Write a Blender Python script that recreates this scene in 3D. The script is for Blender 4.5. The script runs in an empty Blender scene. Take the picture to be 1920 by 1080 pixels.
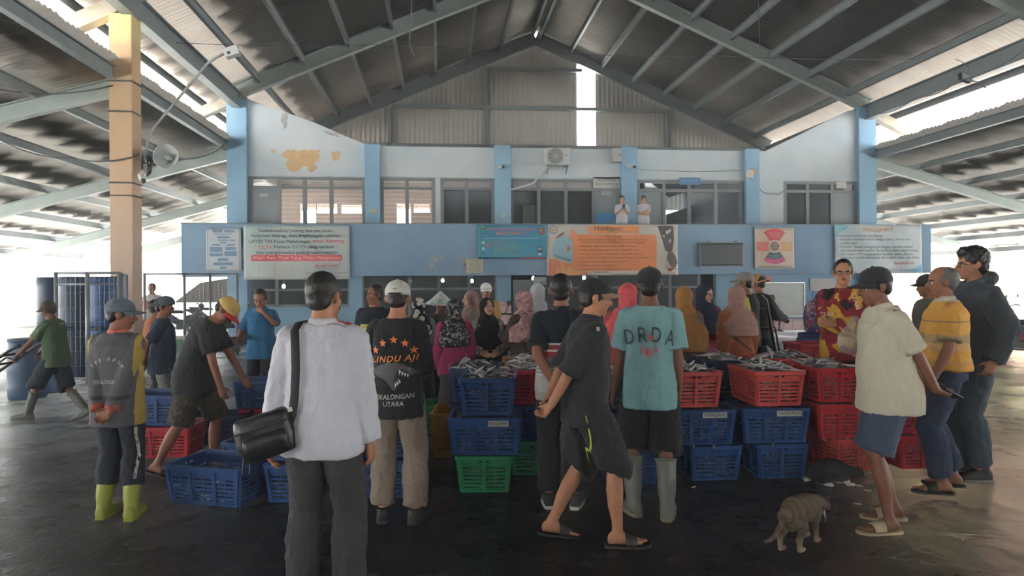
import bpy, bmesh, math, random
from mathutils import Vector, Matrix, noise
from mathutils.bvhtree import BVHTree
random.seed(11)
C = bpy.context.scene.collection
SC = bpy.context.scene
PI = math.pi
F = 1300.0; HOR = 530.0; CAMZ = 1.6; YAW = math.atan(135/1300.0); ROLL = 0.0065
SY, CY = math.sin(YAW), math.cos(YAW)
V = Vector

# ---------------------------------------------------------------- geometry helpers
def unroll(px, py):
    dx, dy = px-960.0, py-HOR
    c, s = math.cos(ROLL), math.sin(ROLL)
    return (dx*c-dy*s)/F, (dx*s+dy*c)/F

def W(px, py, z):
    """world point seen in direction (px,py) at depth z along the view axis"""
    u, v = unroll(px, py)
    return V((z*(SY+u*CY), z*(CY-u*SY), CAMZ-z*v))

def PY(px, py, Y):
    u, v = unroll(px, py)
    return W(px, py, Y/(CY-u*SY))

def PX(px, py, X):
    u, v = unroll(px, py)
    return W(px, py, X/(SY+u*CY))

def G(px, py):
    u, v = unroll(px, py)
    return W(px, py, CAMZ/v)

def GD(px, z):
    p = W(px, 700, z); p.z = 0
    return p

class MB:
    def __init__(s):
        s.v = []; s.f = []; s.m = []; s.mi = 0; s.M = None
    def add(s, vs, fs):
        b = len(s.v)
        if s.M is not None: vs = [s.M @ V(v) for v in vs]
        s.v.extend([tuple(v) for v in vs])
        for f in fs:
            s.f.append(tuple(i+b for i in f)); s.m.append(s.mi)
    def box(s, lo, hi):
        x0,y0,z0 = lo; x1,y1,z1 = hi
        s.add([(x0,y0,z0),(x1,y0,z0),(x1,y1,z0),(x0,y1,z0),(x0,y0,z1),(x1,y0,z1),(x1,y1,z1),(x0,y1,z1)],
              [(0,3,2,1),(4,5,6,7),(0,1,5,4),(1,2,6,5),(2,3,7,6),(3,0,4,7)])
    def cbox(s, c, d):
        s.box((c[0]-d[0]/2,c[1]-d[1]/2,c[2]-d[2]/2),(c[0]+d[0]/2,c[1]+d[1]/2,c[2]+d[2]/2))
    def rings(s, rs, cap=True, closed=True):
        n = len(rs[0]); vs = [p for r in rs for p in r]; fs = []
        for i in range(len(rs)-1):
            for j in range(n if closed else n-1):
                k = (j+1) % n
                fs.append((i*n+j, i*n+k, (i+1)*n+k, (i+1)*n+j))
        if cap:
            fs.append(tuple(range(n-1,-1,-1)))
            fs.append(tuple((len(rs)-1)*n+j for j in range(n)))
        s.add(vs, fs)
    def loft(s, secs, n=16, e=2.0, cap=True):
        """secs: (centre, xaxis, yaxis, a, b)"""
        rs = []
        for c, X, Y, a, b in secs:
            r = []
            for j in range(n):
                t = 2*PI*j/n; ct, st = math.cos(t), math.sin(t)
                x = math.copysign(abs(ct)**(2/e), ct)*a; y = math.copysign(abs(st)**(2/e), st)*b
                r.append(V(c)+V(X)*x+V(Y)*y)
            rs.append(r)
        s.rings(rs, cap)
    def tube(s, path, rad, n=10, round_ends=True, flat=1.0, up=None):
        path = [V(p) for p in path]
        if not hasattr(rad, '__len__'): rad = [rad]*len(path)
        T = []
        for i in range(len(path)):
            a = path[max(0,i-1)]; b = path[min(len(path)-1,i+1)]
            T.append((b-a).normalized() if (b-a).length > 1e-9 else V((0,0,1)))
        u = V(up) if up is not None else (V((1,0,0)) if abs(T[0].x) < .8 else V((0,1,0)))
        secs = []
        x = (u-T[0]*u.dot(T[0])).normalized()
        fr = []
        for t in T:
            x = (x-t*x.dot(t)).normalized(); fr.append((x.copy(), t.cross(x)))
        def sec(p, i, k): secs.append((p, fr[i][0], fr[i][1], rad[i]*k, rad[i]*k*flat))
        if round_ends:
            for th in (80, 55, 28): sec(path[0]-T[0]*rad[0]*math.sin(math.radians(th)), 0, math.cos(math.radians(th)))
        for i in range(len(path)): sec(path[i], i, 1)
        if round_ends:
            for th in (28, 55, 80): sec(path[-1]+T[-1]*rad[-1]*math.sin(math.radians(th)), -1, math.cos(math.radians(th)))
        s.loft(secs, n)
    def ell(s, c, r, R=None, nu=16, nv=10):
        vs = []; fs = []
        R = R or Matrix.Identity(3)
        for i in range(1, nv):
            ph = PI*i/nv
            for j in range(nu):
                th = 2*PI*j/nu
                vs.append(V(c)+R @ V((r[0]*math.sin(ph)*math.cos(th), r[1]*math.sin(ph)*math.sin(th), r[2]*math.cos(ph))))
        t = len(vs); vs.append(V(c)+R @ V((0,0,r[2]))); vs.append(V(c)+R @ V((0,0,-r[2])))
        for i in range(nv-2):
            for j in range(nu):
                k = (j+1) % nu
                fs.append((i*nu+j, (i+1)*nu+j, (i+1)*nu+k, i*nu+k))
        for j in range(nu):
            k = (j+1) % nu
            fs.append((t, j, k)); fs.append((t+1, (nv-2)*nu+k, (nv-2)*nu+j))
        s.add(vs, fs)
    def lathe(s, prof, c=(0,0,0), n=24, R=None, cap=True):
        R = R or Matrix.Identity(3)
        rs = [[V(c)+R @ V((r*math.cos(2*PI*j/n), r*math.sin(2*PI*j/n), z)) for j in range(n)] for r, z in prof]
        s.rings(rs, cap)
    def poly(s, pts, n, d):
        """extruded polygon; n: direction * thickness"""
        pts = [V(p) for p in pts]; q = [p+V(d)*1.0 for p in pts]; k = len(pts)
        s.add(pts+q, [tuple(range(k-1,-1,-1)), tuple(range(k,2*k))]+[(i,(i+1)%k,k+(i+1)%k,k+i) for i in range(k)])
    def bar(s, a, b, w, h, up=(0,0,1)):
        a, b = V(a), V(b); t = (b-a).normalized(); x = t.cross(V(up)).normalized(); y = x.cross(t)
        c = [(-w/2,-h/2),(w/2,-h/2),(w/2,h/2),(-w/2,h/2)]
        s.rings([[a+x*i+y*j for i,j in c],[b+x*i+y*j for i,j in c]])
    def ibeam(s, a, b, w, h, t, up=(0,0,1)):
        a, b = V(a), V(b); T = (b-a).normalized(); x = T.cross(V(up)).normalized(); y = x.cross(T)
        c = [(-w/2,-h/2),(w/2,-h/2),(w/2,-h/2+t),(t/2,-h/2+t),(t/2,h/2-t),(w/2,h/2-t),(w/2,h/2),(-w/2,h/2),(-w/2,h/2-t),(-t/2,h/2-t),(-t/2,-h/2+t),(-w/2,-h/2+t)]
        s.rings([[a+x*i+y*j for i,j in c],[b+x*i+y*j for i,j in c]])
    def mesh(s, name, smooth=True):
        me = bpy.data.meshes.new(name)
        me.from_pydata(s.v, [], s.f)
        me.polygons.foreach_set('material_index', s.m)
        if smooth: me.polygons.foreach_set('use_smooth', [True]*len(me.polygons))
        me.update()
        return me
    def build(s, name, m, parent=None, smooth=False, bevel=0, autosmooth=None):
        me = s.mesh(name, smooth)
        return link(name, me, m, parent, bevel, autosmooth)

def fixnormals(me):
    bm = bmesh.new(); bm.from_mesh(me); bmesh.ops.recalc_face_normals(bm, faces=bm.faces); bm.to_mesh(me); bm.free()

def link(name, me, m, parent=None, bevel=0, autosmooth=None):
    o = bpy.data.objects.new(name, me); C.objects.link(o)
    fixnormals(me)
    for mm in (m if isinstance(m, (list, tuple)) else [m]): me.materials.append(mm)
    if parent is not None: o.parent = parent
    if bevel:
        b = o.modifiers.new('b', 'BEVEL'); b.width = bevel; b.segments = 2; b.limit_method = 'ANGLE'
    if autosmooth:
        try:
            me.polygons.foreach_set('use_smooth', [True]*len(me.polygons))
            bm = bmesh.new(); bm.from_mesh(me)
            for e in bm.edges:
                if len(e.link_faces) == 2 and e.calc_face_angle() > math.radians(autosmooth): e.smooth = False
            bm.to_mesh(me); bm.free()
        except Exception: pass
    return o

def remesh(mb, vox, smooth=3, disp=None, name='m'):
    """fuse overlapping closed shells of mb into one continuous surface"""
    me = mb.mesh(name); fixnormals(me)
    o = bpy.data.objects.new('tmp', me); C.objects.link(o)
    r = o.modifiers.new('r', 'REMESH'); r.mode = 'VOXEL'; r.voxel_size = vox; r.use_smooth_shade = True
    if smooth:
        sm = o.modifiers.new('s', 'SMOOTH'); sm.factor = .5; sm.iterations = smooth
    dg = bpy.context.evaluated_depsgraph_get()
    out = bpy.data.meshes.new_from_object(o.evaluated_get(dg))
    bpy.data.objects.remove(o); bpy.data.meshes.remove(me)
    out.name = name
    if disp:
        N = [v.normal.copy() for v in out.vertices]
        for v, n in zip(out.vertices, N):
            v.co += n*disp(v.co, n)
    out.polygons.foreach_set('use_smooth', [True]*len(out.polygons))
    out.update()
    return out

def tag(o, label=None, cat=None, group=None, kind=None):
    if label: o['label'] = label
    if cat: o['category'] = cat
    if group: o['group'] = group
    if kind: o['kind'] = kind
    return o

def thing(name, label, cat, loc=(0,0,0), rz=0, group=None):
    o = bpy.data.objects.new(name, None); C.objects.link(o)
    o.empty_display_size = .1
    o.location = loc; o.rotation_euler = (0,0,rz)
    return tag(o, label, cat, group)

def struct(name, mb, m, parent=None, smooth=False, **k):
    o = mb.build(name, m, parent, smooth, **k)
    if parent is None: o['kind'] = 'structure'
    return o

def dup(root, loc=None, rz=None, label=None, group=None):
    r = root.copy(); C.objects.link(r)
    if loc is not None: r.location = loc
    if rz is not None: r.rotation_euler = (0,0,rz)
    if label: r['label'] = label
    if group: r['group'] = group
    for ch in list(root.children):
        c = ch.copy(); C.objects.link(c); c.parent = r
        for g in list(ch.children):
            d = g.copy(); C.objects.link(d); d.parent = c
    return r

# ---------------------------------------------------------------- materials
MATS = {}
def srgb(r, g, b):
    f = lambda c: (c/255/12.92) if c/255 <= .04045 else ((c/255+.055)/1.055)**2.4
    return (f(r), f(g), f(b), 1)

class NT:
    def __init__(s, name):
        s.m = bpy.data.materials.new(name); s.m.use_nodes = True
        s.n = s.m.node_tree.nodes; s.l = s.m.node_tree.links
        s.p = s.n['Principled BSDF']; s.out = s.n['Material Output']
    def N(s, t, **k):
        nd = s.n.new('ShaderNode'+t)
        for a, b in k.items():
            if a in ('operation','blend_type','data_type','wave_type','bands_direction','feature','wave_profile','distance','noise_dimensions','rings_direction','use_clamp','interpolation_type'): setattr(nd, a, b)
            else: nd.inputs[a.replace('_',' ')].default_value = b
        return nd
    def L(s, a, b): s.l.new(a, b)
    def co(s, kind='Object', scale=(1,1,1), rot=(0,0,0), loc=(0,0,0)):
        t = s.N('TexCoord'); mp = s.N('Mapping'); s.L(t.outputs[kind], mp.inputs['Vector'])
        mp.inputs['Scale'].default_value = scale; mp.inputs['Rotation'].default_value = rot; mp.inputs['Location'].default_value = loc
        return mp.outputs['Vector']
    def noise(s, vec, scale=5, detail=4, rough=.55, dist=0):
        n = s.N('TexNoise', Scale=scale, Detail=detail, Roughness=rough, Distortion=dist); s.L(vec, n.inputs['Vector']); return n
    def ramp(s, fac, stops, const=False):
        r = s.N('ValToRGB'); cr = r.color_ramp
        if const: cr.interpolation = 'CONSTANT'
        while len(cr.elements) < len(stops): cr.elements.new(.5)
        for e, (p, c) in zip(cr.elements, stops):
            e.position = p; e.color = c if len(c) == 4 else (*c, 1)
        s.L(fac, r.inputs['Fac']); return r.outputs['Color']
    def mix(s, fac, a, b, mode='MIX'):
        n = s.N('Mix', data_type='RGBA', blend_type=mode)
        if hasattr(fac, 'links') or hasattr(fac, 'is_linked'): s.L(fac, n.inputs[0])
        else: n.inputs[0].default_value = fac
        for q, i in ((a,6),(b,7)):
            if hasattr(q, 'is_linked'): s.L(q, n.inputs[i])
            else: n.inputs[i].default_value = q
        return n.outputs[2]
    def math(s, op, a, b=None):
        n = s.N('Math', operation=op)
        for q, i in ((a,0),(b,1)):
            if q is None: continue
            if hasattr(q, 'is_linked'): s.L(q, n.inputs[i])
            else: n.inputs[i].default_value = q
        return n.outputs[0]
    def sep(s, vec):
        n = s.N('SeparateXYZ'); s.L(vec, n.inputs[0]); return n.outputs
    def bump(s, h, strength=.3, dist=.01):
        b = s.N('Bump', Strength=strength, Distance=dist); s.L(h, b.inputs['Height']); s.L(b.outputs[0], s.p.inputs['Normal'])
    def base(s, c):
        if hasattr(c, 'is_linked'): s.L(c, s.p.inputs['Base Color'])
        else: s.p.inputs['Base Color'].default_value = c
    def set(s, rough=.6, metal=0, spec=.5):
        s.p.inputs['Roughness'].default_value = rough; s.p.inputs['Metallic'].default_value = metal
        s.p.inputs['Specular IOR Level'].default_value = spec
        return s.m

def lerp(a, b, t): return tuple(x+(y-x)*t for x, y in zip(a, b))
def mat(name, col, rough=.6, metal=0, var=.12, vs=6, bump=0, bs=40, spec=.5, coord='Object'):
    """plain surface with soft procedural colour variation"""
    if name in MATS: return MATS[name]
    t = NT(name); v = t.co(coord)
    n = t.noise(v, vs, 4)
    c0 = tuple(x*(1-var) for x in col[:3])+(1,); c1 = tuple(min(1,x*(1+var)) for x in col[:3])+(1,)
    t.base(t.ramp(n.outputs['Fac'], [(.3,c0),(.7,c1)]))
    if bump:
        b = t.noise(v, bs, 3); t.bump(b.outputs['Fac'], bump, .004)
    MATS[name] = t.set(rough, metal, spec); return MATS[name]

def cloth(name, r, g, b, rough=.85, var=.1, weave=.25):
    if name in MATS: return MATS[name]
    t = NT(name); v = t.co()
    n = t.noise(v, 7, 5); g_ = (r+g+b)/3; r, g, b = (q+(g_-q)*.14 for q in (r,g,b)); col = srgb(r,g,b)
    t.base(t.ramp(n.outputs['Fac'], [(.3,tuple(x*(1-var) for x in col[:3])),(.7,tuple(min(1,x*(1+var)) for x in col[:3]))]))
    f = t.noise(t.co(scale=(1,1,.45)), 16, 3, .5, .6); g2 = t.noise(v, 350, 1)
    t.bump(t.math('ADD', f.outputs['Fac'], t.math('MULTIPLY', g2.outputs['Fac'], .06)), weave*1.9, .03)
    t.p.inputs['Sheen Weight'].default_value = .08
    MATS[name] = t.set(rough, 0, .25); return MATS[name]

def emit(name, col, strength):
    if name in MATS: return MATS[name]
    t = NT(name); t.base((.8,.8,.8,1)); t.p.inputs['Emission Color'].default_value = (*col,1); t.p.inputs['Emission Strength'].default_value = strength
    MATS[name] = t.m; return t.m

def text_mesh(s, size, bold=0, shear=0, align='CENTER', spacing=1.0, line=1.0, xs=1.0):
    cu = bpy.data.curves.new('t', 'FONT'); cu.body = s; cu.size = size; cu.offset = min(bold,.007)*size; cu.shear = shear
    cu.align_x = align; cu.align_y = 'CENTER'; cu.space_character = spacing; cu.space_line = line; cu.resolution_u = 3
    o = bpy.data.objects.new('t', cu); C.objects.link(o)
    dg = bpy.context.evaluated_depsgraph_get()
    me = bpy.data.meshes.new_from_object(o.evaluated_get(dg))
    bpy.data.objects.remove(o); bpy.data.curves.remove(cu)
    if xs != 1:
        for v in me.vertices: v.co.x *= xs
    return me
EXPOSURE = 0.95
WORLD = 5.0
HAZE = .016
REARH = 9
# ---------------------------------------------------------------- camera, light
cam = bpy.data.cameras.new('camera'); camo = bpy.data.objects.new('camera', cam); C.objects.link(camo)
cam.sensor_width = 36; cam.lens = 36*F/1920; cam.clip_end = 400; cam.shift_y = -(540-HOR)/1920
camo.matrix_world = Matrix.Translation((0,0,CAMZ)) @ Matrix.Rotation(-YAW,4,'Z') @ Matrix.Rotation(PI/2,4,'X') @ Matrix.Rotation(-ROLL,4,'Z')
SC.camera = camo
SC.view_settings.view_transform = 'Standard'; SC.view_settings.look = 'None'; SC.view_settings.gamma = 1; SC.view_settings.use_curve_mapping = False
SC.view_settings.exposure = EXPOSURE
w = bpy.data.worlds.new('world'); SC.world = w; w.use_nodes = True
_bg = w.node_tree.nodes['Background']; _bg.inputs[0].default_value = (.94,.975,1,1); _bg.inputs[1].default_value = WORLD
SC.cycles.max_bounces = 7; SC.cycles.diffuse_bounces = 4; SC.cycles.glossy_bounces = 3; SC.cycles.transmission_bounces = 4; SC.cycles.transparent_max_bounces = 8; SC.cycles.volume_bounces = 0
SC.cycles.caustics_reflective = False; SC.cycles.caustics_refractive = False
SC.cycles.use_denoising = True; SC.cycles.sample_clamp_indirect = 6
SC.cycles.use_adaptive_sampling = True; SC.cycles.adaptive_threshold = .02

# ---------------------------------------------------------------- setting materials
def m_floor():
    t = NT('wet_concrete'); v = t.co()
    big = t.noise(v, .55, 5, .6); mid = t.noise(v, 3.2, 6, .65); fine = t.noise(v, 28, 5, .6)
    t.base(t.mix(.55, t.ramp(mid.outputs['Fac'], [(.3,(.006,.005,.0045)),(.6,(.016,.0135,.012)),(.8,(.034,.029,.026))]), t.ramp(fine.outputs['Fac'], [(.3,(.006,.005,.0045)),(.72,(.030,.025,.022))])))
    wet = t.ramp(t.math('ADD', t.math('MULTIPLY', big.outputs['Fac'], .7), t.math('MULTIPLY', mid.outputs['Fac'], .3)), [(.36,(.13,)*3),(.50,(.24,)*3),(.66,(.52,)*3)])
    t.L(wet, t.p.inputs['Roughness'])
    h = t.math('ADD', t.math('MULTIPLY', mid.outputs['Fac'], .9), t.math('MULTIPLY', fine.outputs['Fac'], .25))
    b = t.N('Bump', Strength=.6, Distance=.04); t.L(h, b.inputs['Height']); t.L(b.outputs[0], t.p.inputs['Normal'])
    t.p.inputs['Specular IOR Level'].default_value = .45
    return t.m
def m_plaster(name, c0, c1, stain=(.25,.24,.22), amt=.5):
    t = NT(name); v = t.co()
    n = t.noise(v, .9, 5, .6); s = t.noise(t.co(scale=(1.2,1.2,.35)), 3, 6, .7); g = t.noise(v, 60, 2)
    base = t.ramp(n.outputs['Fac'], [(.35,c0),(.65,c1)])
    t.base(t.mix(t.ramp(s.outputs['Fac'], [(.6,(0,0,0)),(.78,(amt,)*3)]), base, (*stain,1)))
    t.bump(g.outputs['Fac'], .15, .005)
    return t.set(.8, 0, .3)
def m_sheet(name, c0, c1, axis='Y'):
    t = NT(name); v = t.co()
    n = t.noise(t.co(scale=(.3,1.0,.3) if axis=='Y' else (1,.3,.3)), 1.6, 5, .65); n2 = t.noise(v, 9, 4)
    t.base(t.mix(.4, t.ramp(n.outputs['Fac'], [(.3,c0),(.7,c1)]), t.ramp(n2.outputs['Fac'], [(.3,c0),(.75,c1)])))
    return t.set(.75, 0, .3)
M = {}
M['floor'] = m_floor()
M['yard'] = mat('yard_concrete', srgb(232,230,224), .6, 0, .12, 1.5)
M['blue'] = m_plaster('blue_wall_paint', srgb(132,168,194)[:3], srgb(152,186,208)[:3], srgb(176,184,184)[:3], .3)
M['pale'] = m_plaster('pale_blue_wall_paint', srgb(208,222,229)[:3], srgb(230,235,236)[:3], srgb(200,196,182)[:3], .35)
M['balc'] = m_plaster('balcony_blue_paint', srgb(122,150,176)[:3], srgb(142,168,190)[:3], srgb(160,168,172)[:3], .25)
M['roof'] = m_sheet('asbestos_sheet', srgb(198,192,185)[:3], srgb(226,220,212)[:3])
M['gable'] = m_sheet('gable_sheet', srgb(196,190,182)[:3], srgb(226,220,212)[:3], 'X')
M['steel'] = mat('painted_steel', srgb(122,130,130), .55, .1, .18, 3)
M['steelL'] = mat('pale_green_steel', srgb(160,170,166), .5, .1, .12, 3)
M['frame'] = mat('grey_window_paint', srgb(120,124,126), .5, 0, .12, 4)
M['framebrown'] = mat('brown_window_paint', srgb(176,156,150), .5, 0, .12, 4)
M['doorgrey'] = mat('grey_door_paint', srgb(130,138,142), .55, 0, .1, 2)
M['dark'] = mat('dark_unlit_tone', srgb(46,52,56), .9, 0, .15, 1)  # shade of the unlit rooms put into the wall colour
M['room'] = mat('room_plaster', srgb(232,228,222), .85, 0, .06, 1)
M['pinkroom'] = mat('pink_room_plaster', srgb(236,214,204), .85, 0, .06, 1)
M['peel'] = mat('bare_plaster', srgb(208,176,134), .9, 0, .12, 5)
M['mould'] = mat('black_mould', srgb(84,80,74), .95, 0, .3, 9)
M['oldcon'] = mat('old_concrete', srgb(184,176,160), .9, 0, .2, 4, .3, 30)
M['white'] = mat('white_paint', srgb(226,226,222), .5, 0, .05, 3)
M['black'] = mat('black_plastic', srgb(24,25,27), .45, 0, .2, 4)
M['wire'] = mat('grey_cable', srgb(70,72,74), .6, 0, .1, 5)
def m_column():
    t = NT('cream_column_lit_top'); v = t.co()
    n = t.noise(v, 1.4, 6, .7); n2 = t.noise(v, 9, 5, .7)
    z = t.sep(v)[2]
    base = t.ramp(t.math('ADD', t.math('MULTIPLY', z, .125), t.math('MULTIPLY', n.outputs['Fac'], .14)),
        [(.08,srgb(200,172,156)),(.36,srgb(214,188,168)),(.58,srgb(208,176,144)),(.86,srgb(204,172,136)),(.90,srgb(228,210,150))])  # topmost yellow stop paints sky light onto the column head
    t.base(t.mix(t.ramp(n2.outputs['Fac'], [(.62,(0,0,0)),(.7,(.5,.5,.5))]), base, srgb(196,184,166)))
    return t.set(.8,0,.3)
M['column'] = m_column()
def m_tile():
    t = NT('pink_tiles'); v = t.co()
    b = t.N('TexBrick', Scale=1.0, Mortar_Size=.012, Brick_Width=.3, Row_Height=.3); t.L(t.co(rot=(PI/2,0,0)), b.inputs['Vector']); b.offset = 0
    b.inputs['Color1'].default_value = srgb(232,198,196); b.inputs['Color2'].default_value = srgb(224,186,186); b.inputs['Mortar'].default_value = srgb(150,130,128)
    t.base(b.outputs['Color']); return t.set(.35)
M['tile'] = m_tile()
def m_glass():
    t = NT('dusty_glass')
    g = t.N('BsdfGlossy'); g.inputs['Roughness'].default_value = .06; g.inputs['Color'].default_value = (.9,.95,.97,1)
    tr = t.N('BsdfTransparent'); tr.inputs['Color'].default_value = (.82,.86,.88,1)
    df = t.N('BsdfDiffuse'); df.inputs['Color'].default_value = (.55,.57,.58,1); m0 = t.N('MixShader'); v = t.co(); n = t.noise(v, 1.2, 4)
    t.L(t.ramp(n.outputs['Fac'], [(.3,(.04,)*3),(.75,(.20,)*3)]), m0.inputs[0]); t.L(tr.outputs[0], m0.inputs[1]); t.L(df.outputs[0], m0.inputs[2])
    mx = t.N('MixShader'); fr = t.N('Fresnel', IOR=1.22); t.L(fr.outputs[0], mx.inputs[0])
    t.L(m0.outputs[0], mx.inputs[1]); t.L(g.outputs[0], mx.inputs[2]); t.L(mx.outputs[0], t.out.inputs['Surface'])
    return t.m
M['glass'] = m_glass()
M['frost'] = mat('frosted_pane', srgb(168,162,160), .4, 0, .08, 3)

# ---------------------------------------------------------------- key planes
YC = 21.8                                            # front wall of the building
YB = YC-1.2                                          # outer face of the balcony
YG = YC*1.32                                         # far gable
XL = PY(446,175,YC).x; XR = PY(1622,195,YC).x; XM = (XL+XR)/2
ZE = 7.45; ZRIDGE = 11.85; SLOPE = (ZRIDGE-ZE)/(XR-XM)
BAY = 7.25
FR = [YC-BAY*k for k in range(0,4)]
fx = lambda px, py=350: PY(px, py, YC).x
fz = lambda py, px=800: PY(px, py, YC).z
Z_PAR = fz(275, 800); Z_WT = fz(332, 620); Z_TR = fz(352, 620); Z_FL = 2.55
ZB1 = PY(1000,421,YB).z; ZB0 = PY(1000,516,YB).z

# ---------------------------------------------------------------- floor and yard
b = MB(); b.box((-17.5,-27,-.2),(26,30,0)); struct('floor', b, M['floor'])
b = MB(); b.box((-90,-40,-.3),(-17.5,120,-.04)); b.box((26,-40,-.3),(110,120,-.04)); b.box((-17.5,30,-.3),(26,120,-.04)); b.box((-17.5,-40,-.3),(26,-27,-.04))
struct('ground', b, M['yard'])

# ---------------------------------------------------------------- roofs
def corr(name, x0, z0, x1, z1, y0, y1, m, pitch=.17, amp=.028, lap=1.02, nx=8, sheet=2.6):
    """corrugated roof slope from (x0,z0) to (x1,z1), waves running down the slope, real side and end laps"""
    vs = []; fs = []
    ny = int((y1-y0)/pitch*6); L = math.hypot(x1-x0, z1-z0); nxx, nzz = (z0-z1)/L, (x1-x0)/L
    if nzz < 0: nxx, nzz = -nxx, -nzz
    rows = []
    k = max(2, int(L/sheet)); 
    for r in range(k):
        for e, dz in ((r/k, .03), ((r+1)/k+.01*(r<k-1), 0.0)): rows.append((e, dz))
    for e, dz in rows:
        for j in range(ny+1):
            y = y0+(y1-y0)*j/ny
            h = amp*math.sin(2*PI*y/pitch)+.055*((y/lap) % 1.0)+dz
            vs.append((x0+(x1-x0)*e+nxx*h, y, z0+(z1-z0)*e+nzz*h))
    n = ny+1
    for i in range(len(rows)-1):
        for j in range(ny): fs.append((i*n+j, i*n+j+1, (i+1)*n+j+1, (i+1)*n+j))
    mb = MB(); mb.add(vs, fs)
    o = struct(name, mb, m, smooth=True)
    s = o.modifiers.new('s','SOLIDIFY'); s.thickness = .012; s.offset = 1
    return o
OV = 1.75
zov = ZE-SLOPE*OV
RZ = .28                                             # roof skin above rafter line
corr('ceiling_main_left', XM, ZRIDGE+RZ, XL-OV, zov+RZ, -26, YG+.35, M['roof'])
corr('ceiling_main_right', XM, ZRIDGE+RZ, XR+OV, zov+RZ, -26, YG+.35, M['roof'])
mb = MB(); mb.add([(XM-.45,-26,ZRIDGE+RZ-.45*SLOPE+.14),(XM,-26,ZRIDGE+RZ+.14),(XM+.45,-26,ZRIDGE+RZ-.45*SLOPE+.14),(XM-.45,YG+.4,ZRIDGE+RZ-.45*SLOPE+.14),(XM,YG+.4,ZRIDGE+RZ+.14),(XM+.45,YG+.4,ZRIDGE+RZ-.45*SLOPE+.14)], [(0,1,4,3),(1,2,5,4)]); rc_ = struct('ceiling_ridge_cap', mb, M['roof']); so_ = rc_.modifiers.new('s','SOLIDIFY'); so_.thickness = .02
ZA = 6.0; SA = .27; AW = 11.0
corr('ceiling_aisle_left', XL-.15, ZA, XL-AW, ZA-SA*AW, -26, 36, M['roof'])
corr('ceiling_aisle_right', XR+.15, ZA, XR+AW, ZA-SA*AW, -26, 36, M['roof'])

def beam(name, a, bb, w=.2, h=.42, t=.03, m='steel', solid=False):
    mb = MB()
    if solid: mb.bar(a, bb, w, h)
    else: mb.ibeam(a, bb, w, h, t)
    return struct(name, mb, M[m])
for i, y in enumerate(FR + [YG]):
    near = i == 0
    w_, h_ = (.22,.44) if i < 4 else (.2,.5)
    yy = y-.02 if i == 4 else y
    beam('roof_rafter', (XM,yy,ZRIDGE-.02), (XL-.1,yy,ZE-.02), w_, h_, .03, 'steelL' if i<4 else 'steel')
    beam('roof_rafter', (XM,yy,ZRIDGE-.02), (XR+.1,yy,ZE-.02), w_, h_, .03, 'steelL' if i<4 else 'steel')
for k in range(8):                                   # main purlins
    f = (k+.12)/7.6
    for sx in (-1,1):
        xx = XM+sx*(XR-XM)*f
        beam('roof_purlin', (xx,-8,ZRIDGE-SLOPE*(XR-XM)*f+.12), (xx,YG+.2,ZRIDGE-SLOPE*(XR-XM)*f+.12), .1, .22, .02)
for sx, X0 in ((-1,XL),(1,XR)):
    beam('roof_edge_beam', (X0,-8,ZE-.28), (X0,YG,ZE-.28), .24, .5, .03)
    xx = X0+sx*OV*.62; zz = ZE-SLOPE*OV*.62
    beam('roof_purlin', (xx,-8,zz+.12), (xx,YG,zz+.12), .1, .22, .02)
    for y in FR:
        mb = MB(); mb.bar((X0+sx*.2,y,ZE-.25),(X0+sx*OV*.92,y,ZE-.25-SLOPE*OV*.9), .26, .3)
        struct('roof_bracket', mb, M['oldcon'])
    beam('roof_edge_beam', (X0+sx*.3,-8,ZA-.22), (X0+sx*.3,34,ZA-.22), .14, .26, .02)
    for y in FR + [YC+BAY, YC+1.9*BAY]:
        beam('roof_rafter', (X0+sx*.2,y,ZA-.42), (X0+sx*AW,y,ZA-.42-SA*AW), .16, .34, .025, 'steelL')
    for k in range(1,7):
        xx = X0+sx*AW*k/6.1; zz = ZA-SA*AW*k/6.1-.12
        beam('roof_purlin', (xx,-8,zz), (xx,35,zz), .09, .2, .02)
    for y in FR[1:]+[YC+1.9*BAY]:
        pass

# far gable: upright corrugated sheeting with an open strip standing in for the bright translucent sheet
def gable():
    mb = MB(); pitch = .2
    xg = lambda px, py: PY(px, py, YG).x
    gx0, gx1 = xg(1083,200), xg(1118,200); gz1 = PY(1100,112,YG).z; gz0 = PY(1100,276,YG).z
    zt = lambda x: ZRIDGE-SLOPE*abs(x-XM)
    zb = Z_PAR-1.2
    def strip(xa, xb, za, zbf):
        n = max(2, int((xb-xa)/pitch*6)); vs = []; fs = []
        for j in range(n+1):
            x = xa+(xb-xa)*j/n; y = YG+.12+.022*math.sin(2*PI*x/pitch)+.02*((x/1.05) % 1)
            vs += [(x,y,za(x)), (x,y,zbf(x))]
        for j in range(n): fs.append((2*j,2*j+2,2*j+3,2*j+1))
        mb.add(vs, fs)
    strip(XL, gx0, lambda x: zb, zt); strip(gx1, XR, lambda x: zb, zt)
    strip(gx0, gx1, lambda x: zb, lambda x: gz0); strip(gx0, gx1, lambda x: gz1, zt)
    o = struct('wall_gable', mb, M['gable'], smooth=True); s = o.modifiers.new('s','SOLIDIFY'); s.thickness = .01
    for (a, c) in (((735,201),(1258,207)), ((908,129),(1090,134)), ((730,200),(730,276)), ((911,128),(911,276)), ((1258,206),(1258,280)), ((640,272),(1420,281))):
        A, B = PY(*a,YG), PY(*c,YG); A.y = B.y = YG-.05
        if abs(a[0]-c[0]) > 5: B.z = A.z = (A.z+B.z)/2
        else: B.x = A.x = (A.x+B.x)/2
        mb = MB(); mb.bar(A, B, .13, .2, (0,1,0)); struct('gable_beam', mb, M['steel'])
gable()

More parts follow.
